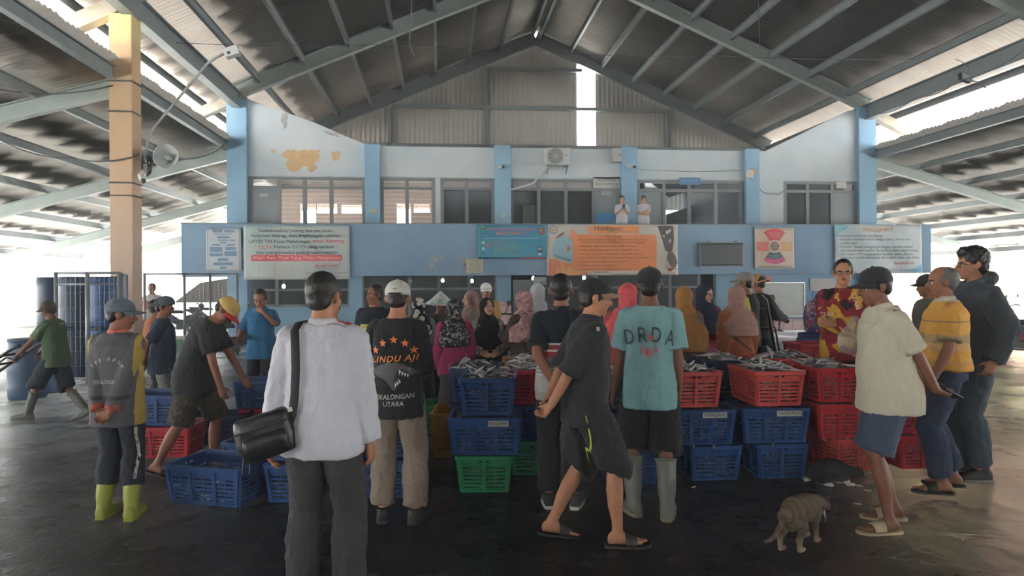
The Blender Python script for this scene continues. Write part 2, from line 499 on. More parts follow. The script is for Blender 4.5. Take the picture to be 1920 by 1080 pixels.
# ---------------------------------------------------------------- columns of the left colonnade
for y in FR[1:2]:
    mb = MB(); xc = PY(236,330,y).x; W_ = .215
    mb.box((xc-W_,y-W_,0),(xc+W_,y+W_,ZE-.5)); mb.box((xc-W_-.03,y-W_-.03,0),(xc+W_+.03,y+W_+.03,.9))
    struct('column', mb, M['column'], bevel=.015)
    for zz in (5.0,5.6,3.6,3.35):
        mb = MB(); mb.box((xc-W_-.012,y-W_-.012,zz),(xc+W_+.012,y+W_+.012,zz+.03)); o = struct('trim_strap', mb, M['wire'])
    COLX, COLY = xc, y

# ---------------------------------------------------------------- building: upper wall
def upper_wall():
    Y0, Y1 = YC, YC+.18
    mb = MB()
    def wall(x0,x1,z0,z1,y0=Y0,mi=0): mb.mi = mi; mb.box((x0,y0,z0),(x1,Y1,z1))
    X = fx
    wall(X(428),X(1638),Z_WT,Z_PAR)                                   # parapet band
    for a, c in ((813,828),(1420,1472)): wall(X(a),X(c),Z_FL,Z_WT)
    wall(X(1113),X(1163),Z_FL,Z_FL+.01)
    # sloping shoulders
    for pts in ([(430,296),(430,186),(466,186),(520,205),(590,230),(640,252),(688,272),(688,296)], [(1638,306),(1638,203),(1604,206),(1590,208),(1560,222),(1500,252),(1425,288),(1418,291),(1418,306)]):
        q = [PY(a,c,YC) for a,c in pts]; mb.poly([(p.x,Y0-.004,p.z) for p in q], 0, (0,.18,0))
    mb.mi = 1
    for a, c, top in ((428,465,188),(685,713,272),(927,957,274),(1163,1192,277),(1395,1420,281),(1606,1638,203)):
        mb.box((X(a),Y0-.16,0 if top<250 else Z_FL),(X(c),Y1+.02,fz(top,(a+c)/2)))
    mb.mi = 2
    # ledge line under the parapet
    mb.box((X(465),Y0-.05,Z_WT+.02),(X(1606),Y0,Z_WT+.07))
    struct('wall_front_upper', mb, [M['pale'], M['blue'], M['pale']])
upper_wall()
# coarse caps on shoulders etc: rooms behind
mb = MB(); mb.box((fx(428),YC+.18,Z_PAR-.35),(fx(1638),YC+6.2,Z_PAR-.2)); struct('ceiling_offices', mb, M['white'])
mb = MB(); mb.box((fx(428)+.1,YC+.1,Z_FL-.5),(fx(1638)-.1,YC+6.2,Z_FL)); struct('floor_offices', mb, M['room'])
def rooms():
    # back wall with bright openings behind the louvred bays, partitions between the offices
    y0 = YC+6.05; mb = MB(); Zc = Z_PAR-.3
    P = lambda px, py: PY(px, py, y0)
    xa, xb = fx(428)+.05, PY(815,400,y0).x
    op = [(P(563,390).x, P(592,390).x, Z_FL, P(570,382).z), (P(594,385).x,P(632,385).x,P(600,400).z,P(600,382).z), (P(640,385).x,P(678,385).x,P(640,400).z,P(640,384).z),
          (P(744,390).x,P(770,390).x,Z_FL,P(750,382).z), (P(776,385).x,P(806,385).x,P(780,398).z,P(780,383).z)]
    x = xa; 
    for a,c,z0,z1 in op:
        mb.box((x,y0,Z_FL),(a,y0+.15,Zc)); mb.box((a,y0,z1),(c,y0+.15,Zc))
        if z0 > Z_FL+.05: mb.box((a,y0,Z_FL),(c,y0+.15,z0))
        x = c
    mb.box((x,y0,Z_FL),(xb,y0+.15,Zc))
    struct('wall_office_back', mb, M['pinkroom'])
    mb = MB(); mb.box((fx(428)+.05,YC+.3,Z_FL),(fx(428)+.2,y0,Z_FL+.6)); mb.box((fx(428)+.05,YC+.3,Zc-.25),(fx(428)+.2,y0,Zc)); struct('wall_office_left', mb, M['room'])  # unseen side wall, left open midway to let light into the offices
    xs = PY(820,400,YC+1).x
    mb = MB(); mb.box((xs,YC+.2,Z_FL),(xs+.12,y0+.2,Zc)); struct('wall_partition', mb, M['room'])
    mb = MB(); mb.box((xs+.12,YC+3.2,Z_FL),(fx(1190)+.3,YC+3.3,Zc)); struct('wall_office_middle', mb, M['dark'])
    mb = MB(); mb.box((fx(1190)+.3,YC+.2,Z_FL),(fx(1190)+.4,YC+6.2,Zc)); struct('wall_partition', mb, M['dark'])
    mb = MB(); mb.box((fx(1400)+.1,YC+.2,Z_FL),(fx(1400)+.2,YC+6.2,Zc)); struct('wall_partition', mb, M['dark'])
    mb = MB(); mb.box((fx(1400)+.2,YC+1.6,Z_FL),(fx(1638)-.1,YC+1.7,Zc)); struct('wall_store', mb, M['black'])
    # bay four looks through to the dark roof slope outside
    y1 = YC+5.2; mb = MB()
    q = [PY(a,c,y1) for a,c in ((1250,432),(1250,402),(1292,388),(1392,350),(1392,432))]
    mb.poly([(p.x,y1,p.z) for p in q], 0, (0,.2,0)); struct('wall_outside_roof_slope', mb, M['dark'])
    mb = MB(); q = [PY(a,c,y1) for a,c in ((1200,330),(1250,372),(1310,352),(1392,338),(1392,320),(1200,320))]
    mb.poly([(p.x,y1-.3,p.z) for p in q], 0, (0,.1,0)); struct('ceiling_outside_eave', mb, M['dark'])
rooms()

# ---------------------------------------------------------------- windows and doors of the upper floor
def window(n, pxs, doors=(), louvre=False, glass='glass', fm='frame', frost=(), mids=()):
    xs = [fx(p) for p in pxs]; z0 = Z_FL+.35; z1 = Z_WT; zt = Z_TR; y = YC+.05; w_ = .055
    mb = MB()
    for x in xs: mb.box((x-w_,y-.06,z0),(x+w_,y+.06,z1))
    for z in (z1-.05, zt): mb.box((xs[0],y-.055,z-.045),(xs[-1],y+.055,z+.045))
    mb.box((xs[0],y-.055,z0),(xs[-1],y+.055,z0+.1))
    o = struct('window_%d'%n, mb, M[fm]); 
    for i in range(len(xs)-1):
        a, c = xs[i]+w_, xs[i+1]-w_
        for (za, zb2, up) in ((zt+.045, z1-.09, 1), (z0+.1, zt-.045, 0)):
            if i in doors and not up: continue
            mb = MB()
            if (i, up) in frost: mb.box((a,y-.005,za),(c,y+.005,zb2)); struct('pane', mb, M['frost'], o); continue
            if louvre:
                k = max(3, int((zb2-za)/.13))
                for j in range(k):
                    zz = za+(zb2-za)*(j+.5)/k
                    mb.add([(a,y-.045,zz-.05),(c,y-.045,zz-.05),(c,y+.03,zz+.045),(a,y+.03,zz+.045)], [(0,1,2,3)])
                p = struct('pane', mb, M['glass'], o)
                m2 = MB()
                for j in range(k):
                    zz = za+(zb2-za)*(j+.5)/k; m2.box((a,y-.05,zz-.056),(c,y-.038,zz-.047))
                struct('louvre_edges', m2, M['framebrown'], p)
            else:
                mb.box((a,y-.004,za),(c,y+.004,zb2)); struct('pane', mb, M['glass'], o)
    for i in doors:
        d = MB(); d.box((xs[i]+w_,y-.03,Z_FL),(xs[i+1]-w_,y+.03,zt-.05))
        dn = DOORN.pop(0); do = struct('door_%d'%dn, d, M['doorgrey'])
        h = MB(); xx = xs[i+1]-w_-.1 if dn != 2 else xs[i]+w_+.1
        h.tube([(xx,y-.04,3.45),(xx,y-.09,3.45),(xx-.1,y-.09,3.45)], .014); struct('door_handle', h, M['black'], do)
    return o
DOORN = [1,2,3,4]
window(1, (470,523,571,621,683), doors=(0,), louvre=True)
window(2, (716,763,813), louvre=True)
window(3, (829,875,924), frost=((0,1),(1,1)), fm='frame')
window(4, (959,1010,1061,1113,1160), doors=(3,), frost=((0,1),(1,1),(2,1)))
window(5, (1197,1245,1292,1342,1391), doors=(0,))
window(6, (1472,1514,1560,1604), doors=(2,))

# ---------------------------------------------------------------- balcony
mb = MB(); xa, xb = PY(340,470,YB).x, PY(1746,470,YB).x
mb.box((xa,YB,ZB0),(xb,YB+.16,ZB1)); struct('wall_balcony', mb, M['balc'], bevel=.01)
mb = MB(); mb.box((xa,YB+.16,Z_FL-.3),(xb,YC,Z_FL)); struct('floor_balcony', mb, M['room'])
mb = MB(); mb.box((xa-.01,YB-.02,ZB1-.0),(xb+.01,YB+.18,ZB1+.03)); struct('trim_balcony_cap', mb, M['steel'])

# ---------------------------------------------------------------- building: ground floor
def ground_floor():
    zt = Z_FL-.3; X = lambda px: PY(px,560,YC).x; P = lambda px,py: PY(px,py,YC)
    mb = MB()
    for a, c in ((440,472),(655,680),(931,958),(1342,1366)): mb.mi = 0; mb.box((X(a),YC-.05,0),(X(c),YC+.2,zt))
    mb.box((X(1366),YC,0),(X(1640),YC+.2,zt))
    struct('wall_front_lower', mb, [M['blue']])
    mb = MB(); mb.box((X(930),YC-.09,0),(X(958),YC-.05,P(945,566).z)); mb.box((X(1300),YC-.3,0),(X(1518),YC,P(1430,598).z)); struct('trim_tiles', mb, M['tile'])
    mb = MB(); mb.box((X(958),YC,0),(X(1302),YC+.2,.55)); struct('wall_front_sill', mb, M['tile'])
    # dark rooms behind
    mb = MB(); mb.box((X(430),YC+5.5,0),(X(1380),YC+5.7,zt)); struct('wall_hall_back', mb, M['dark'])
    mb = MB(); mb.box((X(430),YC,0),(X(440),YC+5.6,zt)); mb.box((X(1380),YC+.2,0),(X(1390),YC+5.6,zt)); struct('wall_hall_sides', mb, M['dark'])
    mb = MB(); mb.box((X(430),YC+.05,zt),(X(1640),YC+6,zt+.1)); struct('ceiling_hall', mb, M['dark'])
    n = 7
    for xs, z0, tr in (((472,520,575,655),.9,541),((680,768,823,880,931),.02,541),((1010,1062,1112,1200,1256,1310),.55,541)):
        mb = MB(); xx = [X(p) for p in xs]
        for x in xx: mb.box((x-.05,YC-.04,z0),(x+.05,YC+.06,zt))
        for z in (zt-.06, P(900,tr).z): mb.box((xx[0],YC-.04,z-.035),(xx[-1],YC+.06,z+.035))
        if z0 > .3: mb.box((xx[0],YC-.04,z0),(xx[-1],YC+.06,z0+.08))
        o = struct('window_%d'%n, mb, M['frame']); n += 1
        for i in range(len(xx)-1):
            g = MB(); g.box((xx[i]+.05,YC+.006,z0),(xx[i+1]-.05,YC+.012,zt-.06)); struct('pane', g, M['glass'], o)
    mb = MB(); mb.box((X(468),YC-.02,0),(X(660),YC+.2,.9)); struct('wall_front_dado', mb, M['blue'])
    mb = MB(); mb.box((X(962),YC-.02,0),(X(1006),YC+.05,P(985,525).z)); d = struct('door_5', mb, M['doorgrey'])
    for a, c in ((965,983),(986,1003)):
        mb = MB(); mb.box((X(a),YC-.035,.2),(X(c),YC-.015,P(985,535).z)); struct('door_panel', mb, M['frame'], d)
    # blue door beside the whiteboard
    mb = MB(); mb.box((X(1524),YC-.03,.05),(X(1580),YC+.02,P(1550,545).z)); struct('door_6', mb, mat('bright_blue_door', srgb(92,140,196), .5))
    mb = MB(); mb.box((X(1518),YC-.04,P(1550,545).z),(X(1586),YC,P(1550,522).z)); struct('window_10', mb, M['frost'])
    mb = MB(); mb.box((X(1422),YC-.03,P(1440,531).z),(X(1446),YC,P(1440,518).z)); struct('window_11', mb, mat('red_window_film', srgb(206,90,100), .4))
ground_floor()
sun = bpy.data.lights.new('sun','SUN'); suno = bpy.data.objects.new('sun', sun); C.objects.link(suno); sun.energy = 85; sun.angle = .02; sun.color = (.96,.98,1)
suno.rotation_euler = (math.radians(28), math.radians(8), math.radians(20))

mb = MB(); mb.box((-17,-20.2,0),(25.5,-20,REARH)); struct('wall_rear_light_block', mb, M['pale'])  # unseen wall added behind the camera to block sky light
# ---------------------------------------------------------------- peeled paint and mould on the walls (patches with their own shape)
def patch(name, pts, Y, m, jag=.03, parent=None):
    q = []
    for i in range(len(pts)):
        a, c = PY(*pts[i], Y), PY(*pts[(i+1)%len(pts)], Y); n = max(2, int((a-c).length/.05))
        for k in range(n):
            p = a.lerp(c, k/n); q.append((p.x+random.uniform(-jag,jag), Y, p.z+random.uniform(-jag,jag)))
    mb = MB(); mb.poly(q, 0, (0,-.006,0)); o = mb.build(name, m)
    w_ = bpy.data.objects['wall_front_upper'] if Y > YB+.5 else bpy.data.objects['wall_balcony']
    o.parent = w_; return o
patch('bare_plaster_patch', [(526,290),(540,281),(566,282),(598,281),(598,300),(590,303),(594,316),(580,324),(576,314),(566,310),(562,320),(550,322),(538,316),(536,306),(546,300),(534,296)], YC-.006, M['peel'], .03)
patch('bare_plaster_patch', [(620,283),(639,285),(636,300),(624,303)], YC-.006, M['peel'], .03)
patch('bare_plaster_patch', [(510,279),(515,280),(513,289),(509,286)], YC-.006, M['peel'], .02)
for a, c in ((825,482),(866,490),(812,484),(805,494),(893,427),(868,497)): patch('bare_plaster_patch', [(a,c),(a+6,c-2),(a+8,c+4),(a+2,c+6)], YB-.001, M['peel'], .03)
patch('mould_patch', [(527,214),(540,212),(538,232),(533,244),(528,230)], YC-.006, mat('grey_mould', srgb(168,172,170), .95), .035)
patch('mould_patch', [(606,246),(628,248),(640,258),(622,254)], YC-.006, mat('grey_mould', srgb(168,172,170), .95), .035)
patch('bare_plaster_patch', [(694,393),(706,392),(704,398),(696,399)], YC-.162, M['peel'], .03)
patch('bare_plaster_patch', [(942,398),(948,400),(947,410),(941,408)], YC-.162, M['white'], .03)
patch('bare_plaster_patch', [(936,279),(943,279),(943,282),(937,282)], YC-.162, M['peel'], .02)
patch('blue_paint_patch', [(1118,396),(1130,402),(1160,398),(1160,418),(1116,418)], YC+.015, mat('scraped_blue', srgb(70,140,184), .7), .05)

# ---------------------------------------------------------------- wall fixtures
def box_thing(name, cat, label, x0, y0, x1, y1, Y, depth, m, bevel=.01):
    A, B = PY(x0,(y0+y1)/2,Y), PY(x1,(y0+y1)/2,Y); T, D = PY((x0+x1)/2,y0,Y), PY((x0+x1)/2,y1,Y)
    o = thing(name, label, cat, ((A.x+B.x)/2,Y,(T.z+D.z)/2)); w_, h_ = B.x-A.x, T.z-D.z
    mb = MB(); mb.box((-w_/2,-depth,-h_/2),(w_/2,0,h_/2)); mb.build('body', m, o, bevel=bevel); return o, w_, h_
o, w_, h_ = box_thing('air_conditioner', 'air conditioner', 'white outdoor air conditioner unit with round fan grille on the upper wall', 1021,281,1065,312, YC, .34, mat('ac_white', srgb(216,218,216), .45))
cx = -w_*.12
mb = MB(); mb.lathe([(.0,-.01),(.25,-.01),(.25,.0)], (cx,-.35,0), 28, Matrix.Rotation(PI/2,3,'X')); f = mb.build('fan_recess', mat('fan_dark', srgb(110,114,116), .6), o)
mb = MB()
for r in (.06,.11,.16,.21,.25):
    mb.tube([(cx+r*math.cos(a*PI/12),-.37,r*math.sin(a*PI/12)) for a in range(25)], .007, 6, False)
for a in range(8): mb.tube([(cx,-.37,0),(cx+.25*math.cos(a*PI/4),-.37,.25*math.sin(a*PI/4))], .006, 6, False)
mb.build('fan_grille', M['white'], o)
mb = MB(); mb.box((w_*.27,-.345,.02),(w_*.45,-.335,.05)); mb.build('badge', mat('badge_grey', srgb(150,152,154), .4), o)
mb = MB()
for sx in (-.3,.3): mb.bar((sx,-.32,-h_/2-.03),(sx,0,-h_/2-.03),.04,.05); mb.bar((sx,-.3,-h_/2-.03),(sx,0,-h_/2-.25),.03,.03)
mb.build('bracket', M['steel'], o)
mb = MB(); p = [PY(1026,313,YC-.2),PY(1018,320,YC-.1),PY(1000,343,YC-.12),PY(988,348,YC-.12),PY(958,356,YC-.1)]
q = [x-o.location for x in p]; mb.tube(q, .035, 8); mb.build('drain_hose', M['white'], o)
o, w_, h_ = box_thing('meter_box', 'electrical box', 'small grey steel electrical box high on the wall by the pilaster', 1145,280,1162,305, YC-.015, .2, mat('box_grey', srgb(186,188,186), .4, .3))
mb = MB(); mb.box((-w_*.42,-.215,-h_*.43),(w_*.42,-.2,h_*.43)); d = mb.build('door', mat('box_grey', srgb(186,188,186)), o); mb = MB(); mb.box((w_*.28,-.23,-.05),(w_*.36,-.215,.05)); mb.build('latch', M['black'], d)
def cctv(px, py, Y, label, d=(.1,-1,-.25)):
    o = thing('security_camera', label, 'camera', PY(px,py,Y), 0, None)
    mb = MB(); mb.lathe([(.05,0),(.05,.03)], (0,0,.0), 14, Matrix.Rotation(PI/2,3,'X')); mb.tube([(0,-.02,0),(0,-.1,.0),(0,-.13,-.04)], .018, 8); mb.build('mount', M['white'], o)
    dd = V(d).normalized(); mb = MB(); mb.tube([V((0,-.1,-.06)), V((0,-.1,-.06))+dd*.22], .055, 12); mb.build('body', M['white'], o)
    mb = MB(); e = V((0,-.1,-.06))+dd*.27; mb.tube([e, e+dd*.02], .045, 12); mb.build('lens', M['black'], o); return o
cctv(936,311,YC-.16,'white security camera on the blue pilaster left of the air conditioner', (.35,-1,-.1))
cctv(1176,311,YC-.16,'white security camera on the blue pilaster right of the electrical box', (.6,-1,-.1))
# column fittings: horn speaker, camera pole, junction boxes
o = thing('horn_loudspeaker', 'round grey horn loudspeaker mounted on the cream column', 'loudspeaker', W(300,294,COLY/(CY-0)*1.0) if 0 else PY(311,293,COLY-.3))
R = Matrix.Rotation(PI/2,3,'X') @ Matrix.Identity(3); R = Matrix.Rotation(.12,3,'Z') @ R
mb = MB(); mb.lathe([(.24,.0),(.255,.0),(.24,.03),(.17,.12),(.1,.2),(.06,.26),(.055,.34),(.05,.34),(.05,.26),(.09,.19),(.16,.11),(.235,.01)], (0,0,0), 32, Matrix.Rotation(-.1,3,'Z') @ Matrix.Rotation(-PI/2,3,'X'), False)
mb.build('horn', mat('horn_grey', srgb(190,194,192), .45, 0, .08), o, True)
mb = MB(); mb.lathe([(.0,-.02),(.035,.0),(.05,.08),(.05,.22),(.0,.24)], (0,0,0), 16, Matrix.Rotation(-PI/2,3,'X')); mb.build('inner_throat', M['white'], o, True)
mb = MB(); mb.tube([(0,.3,0),(-.18,.33,-.02),(-.36,.33,0)], .025, 8); mb.tube([(-.05,.3,.05),(-.05,.3,-.12)], .018); mb.build('bracket', M['steel'], o)
o = thing('junction_box', 'cluster of dark junction boxes and cables on the side of the cream column', 'electrical box', PY(274,300,COLY))
mb = MB(); mb.box((0,-.12,-.05),(.1,.1,.18)); mb.box((.02,-.2,-.3),(.1,-.05,-.1)); mb.build('body', mat('box_dark', srgb(96,98,100), .5), o, bevel=.01)
mb = MB()
for k in range(6):
    a = random.random()*2; mb.tube([(.05,-.1,.1),(.12+.05*math.sin(k*2),-.15,-.02-.03*k),(.1+.05*math.cos(k*3),-.14,-.2-.02*k),(.05,-.1,-.35)], .008, 6, False)
mb.build('cable_loops', M['black'], o)
o = cctv(268,325,COLY-.27,'small white camera on the cream column under the junction boxes', (.5,-.8,-.5))
o = thing('camera_pole', 'long bent conduit pole rising from the cream column to a white camera', 'pole', PY(276,280,COLY))
pts = [PY(x,y,COLY)-o.location for x,y in ((274,288),(277,262),(288,240),(390,118),(405,108),(424,99))]
mb = MB(); mb.tube(pts, .028, 8, False); mb.build('conduit', mat('conduit_grey', srgb(150,152,152), .5), o, True)
e = PY(434,97,COLY)-o.location
mb = MB(); mb.M = Matrix.Translation(e) @ Matrix.Rotation(-.35,4,'Y'); mb.box((-.14,-.06,-.09),(.14,.12,.09)); mb.tube([(.14,.02,.02),(.22,.02,.04)],.015,6); mb.build('camera_housing', M['white'], o, bevel=.015)  # security camera body at the end of the pole
mb = MB(); mb.M = Matrix.Translation(e) @ Matrix.Rotation(-.35,4,'Y'); mb.box((-.08,-.075,-.05),(-.02,-.06,.0)); mb.build('lens', M['black'], o)
# floodlight hung under the right eave
o = thing('floodlight', 'small black square floodlight hung from a cable under the right eave', 'lamp', PY(1809,146,15.5))
mb = MB(); mb.M = Matrix.Rotation(.25,4,'Y') @ Matrix.Rotation(-.4,4,'X'); mb.box((-.14,-.03,-.11),(.14,.05,.11)); mb.build('housing', M['black'], o, bevel=.012)
mb = MB(); mb.M = Matrix.Rotation(.25,4,'Y') @ Matrix.Rotation(-.4,4,'X'); mb.box((-.1,-.036,-.075),(.1,-.03,.075)); mb.build('glass', mat('flood_glass', srgb(120,124,130), .2), o)
mb = MB(); mb.tube([(.14,0,0),(.25,.05,-.06),(.45,.1,-.06),(.62,.1,-.2)], .018, 6); mb.tube([(.08,0,.1),(.12,.02,.25),(-.05,.03,.4),(-.2,.03,.45)], .01, 6); mb.build('bracket', M['wire'], o)
# cables strung through the roof
def cable(name, pts, label, r=.012, sag=.0):
    q = []
    for i in range(len(pts)-1):
        a, c = pts[i], pts[i+1]
        for k in range(8):
            t = k/8; p = a.lerp(c, t); p.z -= sag*4*t*(1-t); q.append(p)
    q.append(pts[-1]); mb = MB(); mb.tube(q, r, 6, False)
    tag(mb.build(name, M['wire'], None, True), label, 'cable')
cable('cable', [PY(0,168,COLY-.3),PY(212,160,COLY-.3)], 'thin black cable sagging from the left roof to the cream column', .015, .12)
cable('cable', [PY(0,262,COLY-.3),PY(130,296,COLY-.3),PY(262,290,COLY-.3)], 'thin black cable sagging to the junction boxes on the cream column', .013, .1)
cable('cable', [PY(335,298,COLY+.4),PY(424,268,YC-.3)], 'black cable from the horn loudspeaker to the blue building corner', .012, .15)
cable('cable', [W(330,80,16),W(700,83,17),W(905,86,17.5)], 'long wire strung level under the left roof slope', .008, .05)
cable('cable', [W(1010,98,17.5),W(1330,104,17.5),W(1740,110,17)], 'long wire strung level under the right roof slope', .008, .05)
cable('cable', [W(1640,215,22),W(1720,182,18),W(1800,150,15.5),W(1920,95,14)], 'black feed cable running to the small floodlight under the right eave', .014, .1)
cable('hanging_wire', [W(1422,0,16),W(1425,92,16)], 'wire hanging straight down through the right roof truss', .009)
cable('hanging_wire', [W(772,0,15),W(768,84,15),W(776,104,15)], 'dangling wire with loose end under the left roof slope', .012)
cable('wall_cable', [PY(1200,318,YC-.06),PY(1300,322,YC-.06),PY(1392,320,YC-.06)], 'thin cable stapled along the wall over the middle windows', .007)
cable('wall_cable', [PY(1408,334,YC-.18),PY(1424,354,YC-.02),PY(1450,362,YC-.02),PY(1468,358,YC-.02)], 'cable drooping from the crooked white card on the right pilaster', .01, .08)
def bulb(px, py, Y, label):
    o = thing('ceiling_lamp', label, 'lamp', PY(px,py,Y), 0, 'lit lamps inside the ground floor hall')
    mb = MB(); mb.ell((0,0,0),(.06,.06,.07)); mb.build('bulb', emit('lamp_glow', (.85,.97,1), 9), o, True)
    mb = MB(); mb.tube([(0,0,.1),(0,0,.25)], .04, 10); mb.build('socket', M['white'], o)
for px, py, d, lab in ((532,537,2.2,'behind the left banner'),(661,526,2.6,'beside the left blue pillar'),(768,527,2.2,'near the middle of the dark window'),(830,526,3.0,'above the conical hat'),(885,527,2.4,'left of the middle blue pillar'),(1000,522,1.6,'over the grey ground floor door'),(1095,521,1.8,'under the orange banner')):
    bulb(px,py,YC+d,'lit round lamp '+lab+' inside the dark ground floor')

# office things seen through the upstairs glass
o, w_, h_ = box_thing('pin_board', 'board', 'tan upright board standing inside the middle upstairs office', 980,384,1003,432, YC+1.6, .05, mat('tan_board', srgb(196,180,156), .8))
o, w_, h_ = box_thing('monitor', 'monitor', 'dark monitor on a desk behind the upstairs glass left of the middle pillar', 857,408,888,421, YC+1.2, .05, M['black'])
mb = MB(); mb.box((-.05,-.06,-h_/2-.2),(.05,-.01,-h_/2)); mb.box((-.2,-.14,-h_/2-.22),(.2,.06,-h_/2-.2)); mb.build('stand', M['black'], o)
z_ = o.location.z-h_/2-.22
d = thing('desk', 'grey desk under the monitor behind the upstairs glass', 'desk', (o.location.x, YC+1.2, Z_FL)); mb = MB(); mb.box((-.5,-.4,z_-Z_FL-.04),(.5,.5,z_-Z_FL)); mb.build('desk_top', M['frame'], d)
for sx in (-.45,.45):
    for sy in (-.35,.45): mb = MB(); mb.box((sx-.03,sy-.03,0),(sx+.03,sy+.03,z_-Z_FL-.04)); mb.build('leg', M['frame'], d)
# ---------------------------------------------------------------- banners, boards and signs (each a flat thing hung on the building)
def ink(r, g, b): return mat('print_%d_%d_%d'%(r,g,b), srgb(r,g,b), .65, 0, .03, 4)
class Sign:
    def __init__(s, name, cat, label, x0, y0, x1, y1, Y, sheet=None, wave=.012, thick=.008, frame=None, part='sheet', nx=40, nz=14):
        s.px = ((x0+x1)/2, (y0+y1)/2); s.Y = Y
        A, B = PY(x0, s.px[1], Y), PY(x1, s.px[1], Y); T, D = PY(s.px[0], y0, Y), PY(s.px[0], y1, Y)
        s.o = thing(name, label, cat, ((A.x+B.x)/2, Y, (T.z+D.z)/2))
        s.k = (B.x-A.x)/(x1-x0); s.kz = (T.z-D.z)/(y1-y0)
        s.w, s.h = B.x-A.x, T.z-D.z; s.wave = wave; s.ph = random.random()*6
        s.layer = 0; s.th = thick/2 if sheet is not None else 0; s.groups = {}
        if sheet is not None:
            vs = []; fs = []
            for j in range(nz+1):
                for i in range(nx+1):
                    x = -s.w/2+s.w*i/nx; z = -s.h/2+s.h*j/nz
                    vs.append((x, s.off(x, z), z))
            n = nx+1
            for j in range(nz):
                for i in range(nx): fs.append((j*n+i, j*n+i+1, (j+1)*n+i+1, (j+1)*n+i))
            mb = MB(); mb.add(vs, fs); s.sheet = mb.build(part, sheet, s.o, True)
            so = s.sheet.modifiers.new('s', 'SOLIDIFY'); so.thickness = thick; so.offset = 0
        if frame is not None:
            mb = MB(); w, h, t = s.w/2, s.h/2, .03
            for a, c in (((-w-t,-.04,-h-t),(w+t,.02,-h)), ((-w-t,-.04,h),(w+t,.02,h+t)), ((-w-t,-.04,-h),(-w,.02,h)), ((w,-.04,-h),(w+t,.02,h))): mb.box(a, c)
            mb.build('frame', frame, s.o)
    def off(s, x, z): return s.wave*(math.sin(x*5+s.ph+z*2)+.5*math.sin(x*6.5+z*6+s.ph*2)) if s.wave else 0
    def lx(s, px): return (px-s.px[0])*s.k
    def lz(s, py): return (s.px[1]-py)*s.kz
    def _put(s, col, name, vs, fs, lay):
        g = s.groups.setdefault((col, name, lay), ([], [])); b = len(g[0])
        g[0].extend(vs); g[1].extend([tuple(i+b for i in f) for f in fs])
    def poly(s, col, pts, name='printed_panel', lay=1):
        """flat printed shape, photo pixels"""
        bm = bmesh.new(); vv = [bm.verts.new((s.lx(a), 0, s.lz(c))) for a, c in pts]
        try: bm.faces.new(vv)
        except Exception: bm.free(); return
        s._bm(bm, col, name, lay)
    def _bm(s, bm, col, name, lay):
        bm.normal_update(); bmesh.ops.triangulate(bm, faces=bm.faces)
        if s.wave:
            for ax, half in ((0, s.w/2), (2, s.h/2)):
                n = 40 if ax == 0 else 14
                for i in range(-n//2, n//2+1):
                    co = [0,0,0]; no = [0,0,0]; co[ax] = 2*half*i/n; no[ax] = 1
                    bmesh.ops.bisect_plane(bm, geom=bm.verts[:]+bm.edges[:]+bm.faces[:], plane_co=co, plane_no=no, dist=1e-5)
        bm.verts.index_update()
        s._put(col, name, [(v.co.x, s.off(v.co.x, v.co.z)-s.th-.003-.004*lay, v.co.z) for v in bm.verts], [tuple(v.index for v in f.verts) for f in bm.faces], lay)
        bm.free()
    def rect(s, col, x0, y0, x1, y1, r=0, lay=1, name='printed_panel'):
        if r <= 0: pts = [(x0,y0),(x1,y0),(x1,y1),(x0,y1)]
        else:
            pts = []
            for cx, cy, a0 in ((x1-r,y0+r,-90),(x1-r,y1-r,0),(x0+r,y1-r,90),(x0+r,y0+r,180)):
                for k in range(5):
                    a = math.radians(a0+k*22.5); pts.append((cx+r*math.cos(a), cy+r*math.sin(a)))
        s.poly(col, pts, name, lay)
    def disc(s, col, cx, cy, r, lay=1, a0=0, a1=360, r0=0, name='printed_emblem'):
        n = max(6, int((a1-a0)/15)); P = lambda a, q: (cx+q*math.cos(math.radians(a)), cy+q*math.sin(math.radians(a)))
        out = [P(a0+(a1-a0)*i/n, r) for i in range(n+(1 if a1-a0 < 360 else 0))]
        if a1-a0 < 360: out += [P(a1-(a1-a0)*i/n, r0) for i in range(n+1)] if r0 else [(cx,cy)]
        s.poly(col, out, name, lay)
    def text(s, col, string, x0, x1, yc, hpx, bold=.0, shear=0, lay=2, align='FIT', skew=0):
        me = text_mesh(string, 1.0, bold, shear)
        xs = [v.co.x for v in me.vertices]; ys = [v.co.y for v in me.vertices]
        if not xs: return
        sx = (x1-x0)*s.k/(max(xs)-min(xs)); cap = .72; sz = hpx*s.kz/cap
        cx = (max(xs)+min(xs))/2
        bm = bmesh.new(); bm.from_mesh(me); bpy.data.meshes.remove(me)
        X0 = s.lx((x0+x1)/2)
        for v in bm.verts:
            x = (v.co.x-cx)*sx; v.co = V((X0+x, 0, s.lz(yc)+v.co.y*sz+skew*x))
        s._bm(bm, col, 'lettering', lay)
    def done(s):
        for (col, name, lay), (vs, fs) in s.groups.items():
            mb = MB(); mb.add(vs, fs); me = mb.mesh(name, False)
            o = bpy.data.objects.new(name, me); C.objects.link(o); me.materials.append(ink(*col)); o.parent = s.o
        return s.o

def m_banner(name, stops, scale=1.2, d=(.6,.6,.6)):
    t = NT(name); v = t.co(scale=d); n = t.noise(v, scale, 3, .5)
    t.base(t.ramp(n.outputs['Fac'], stops)); return t.set(.55, 0, .4)
YS = YB-.06
DK = (62,66,72)
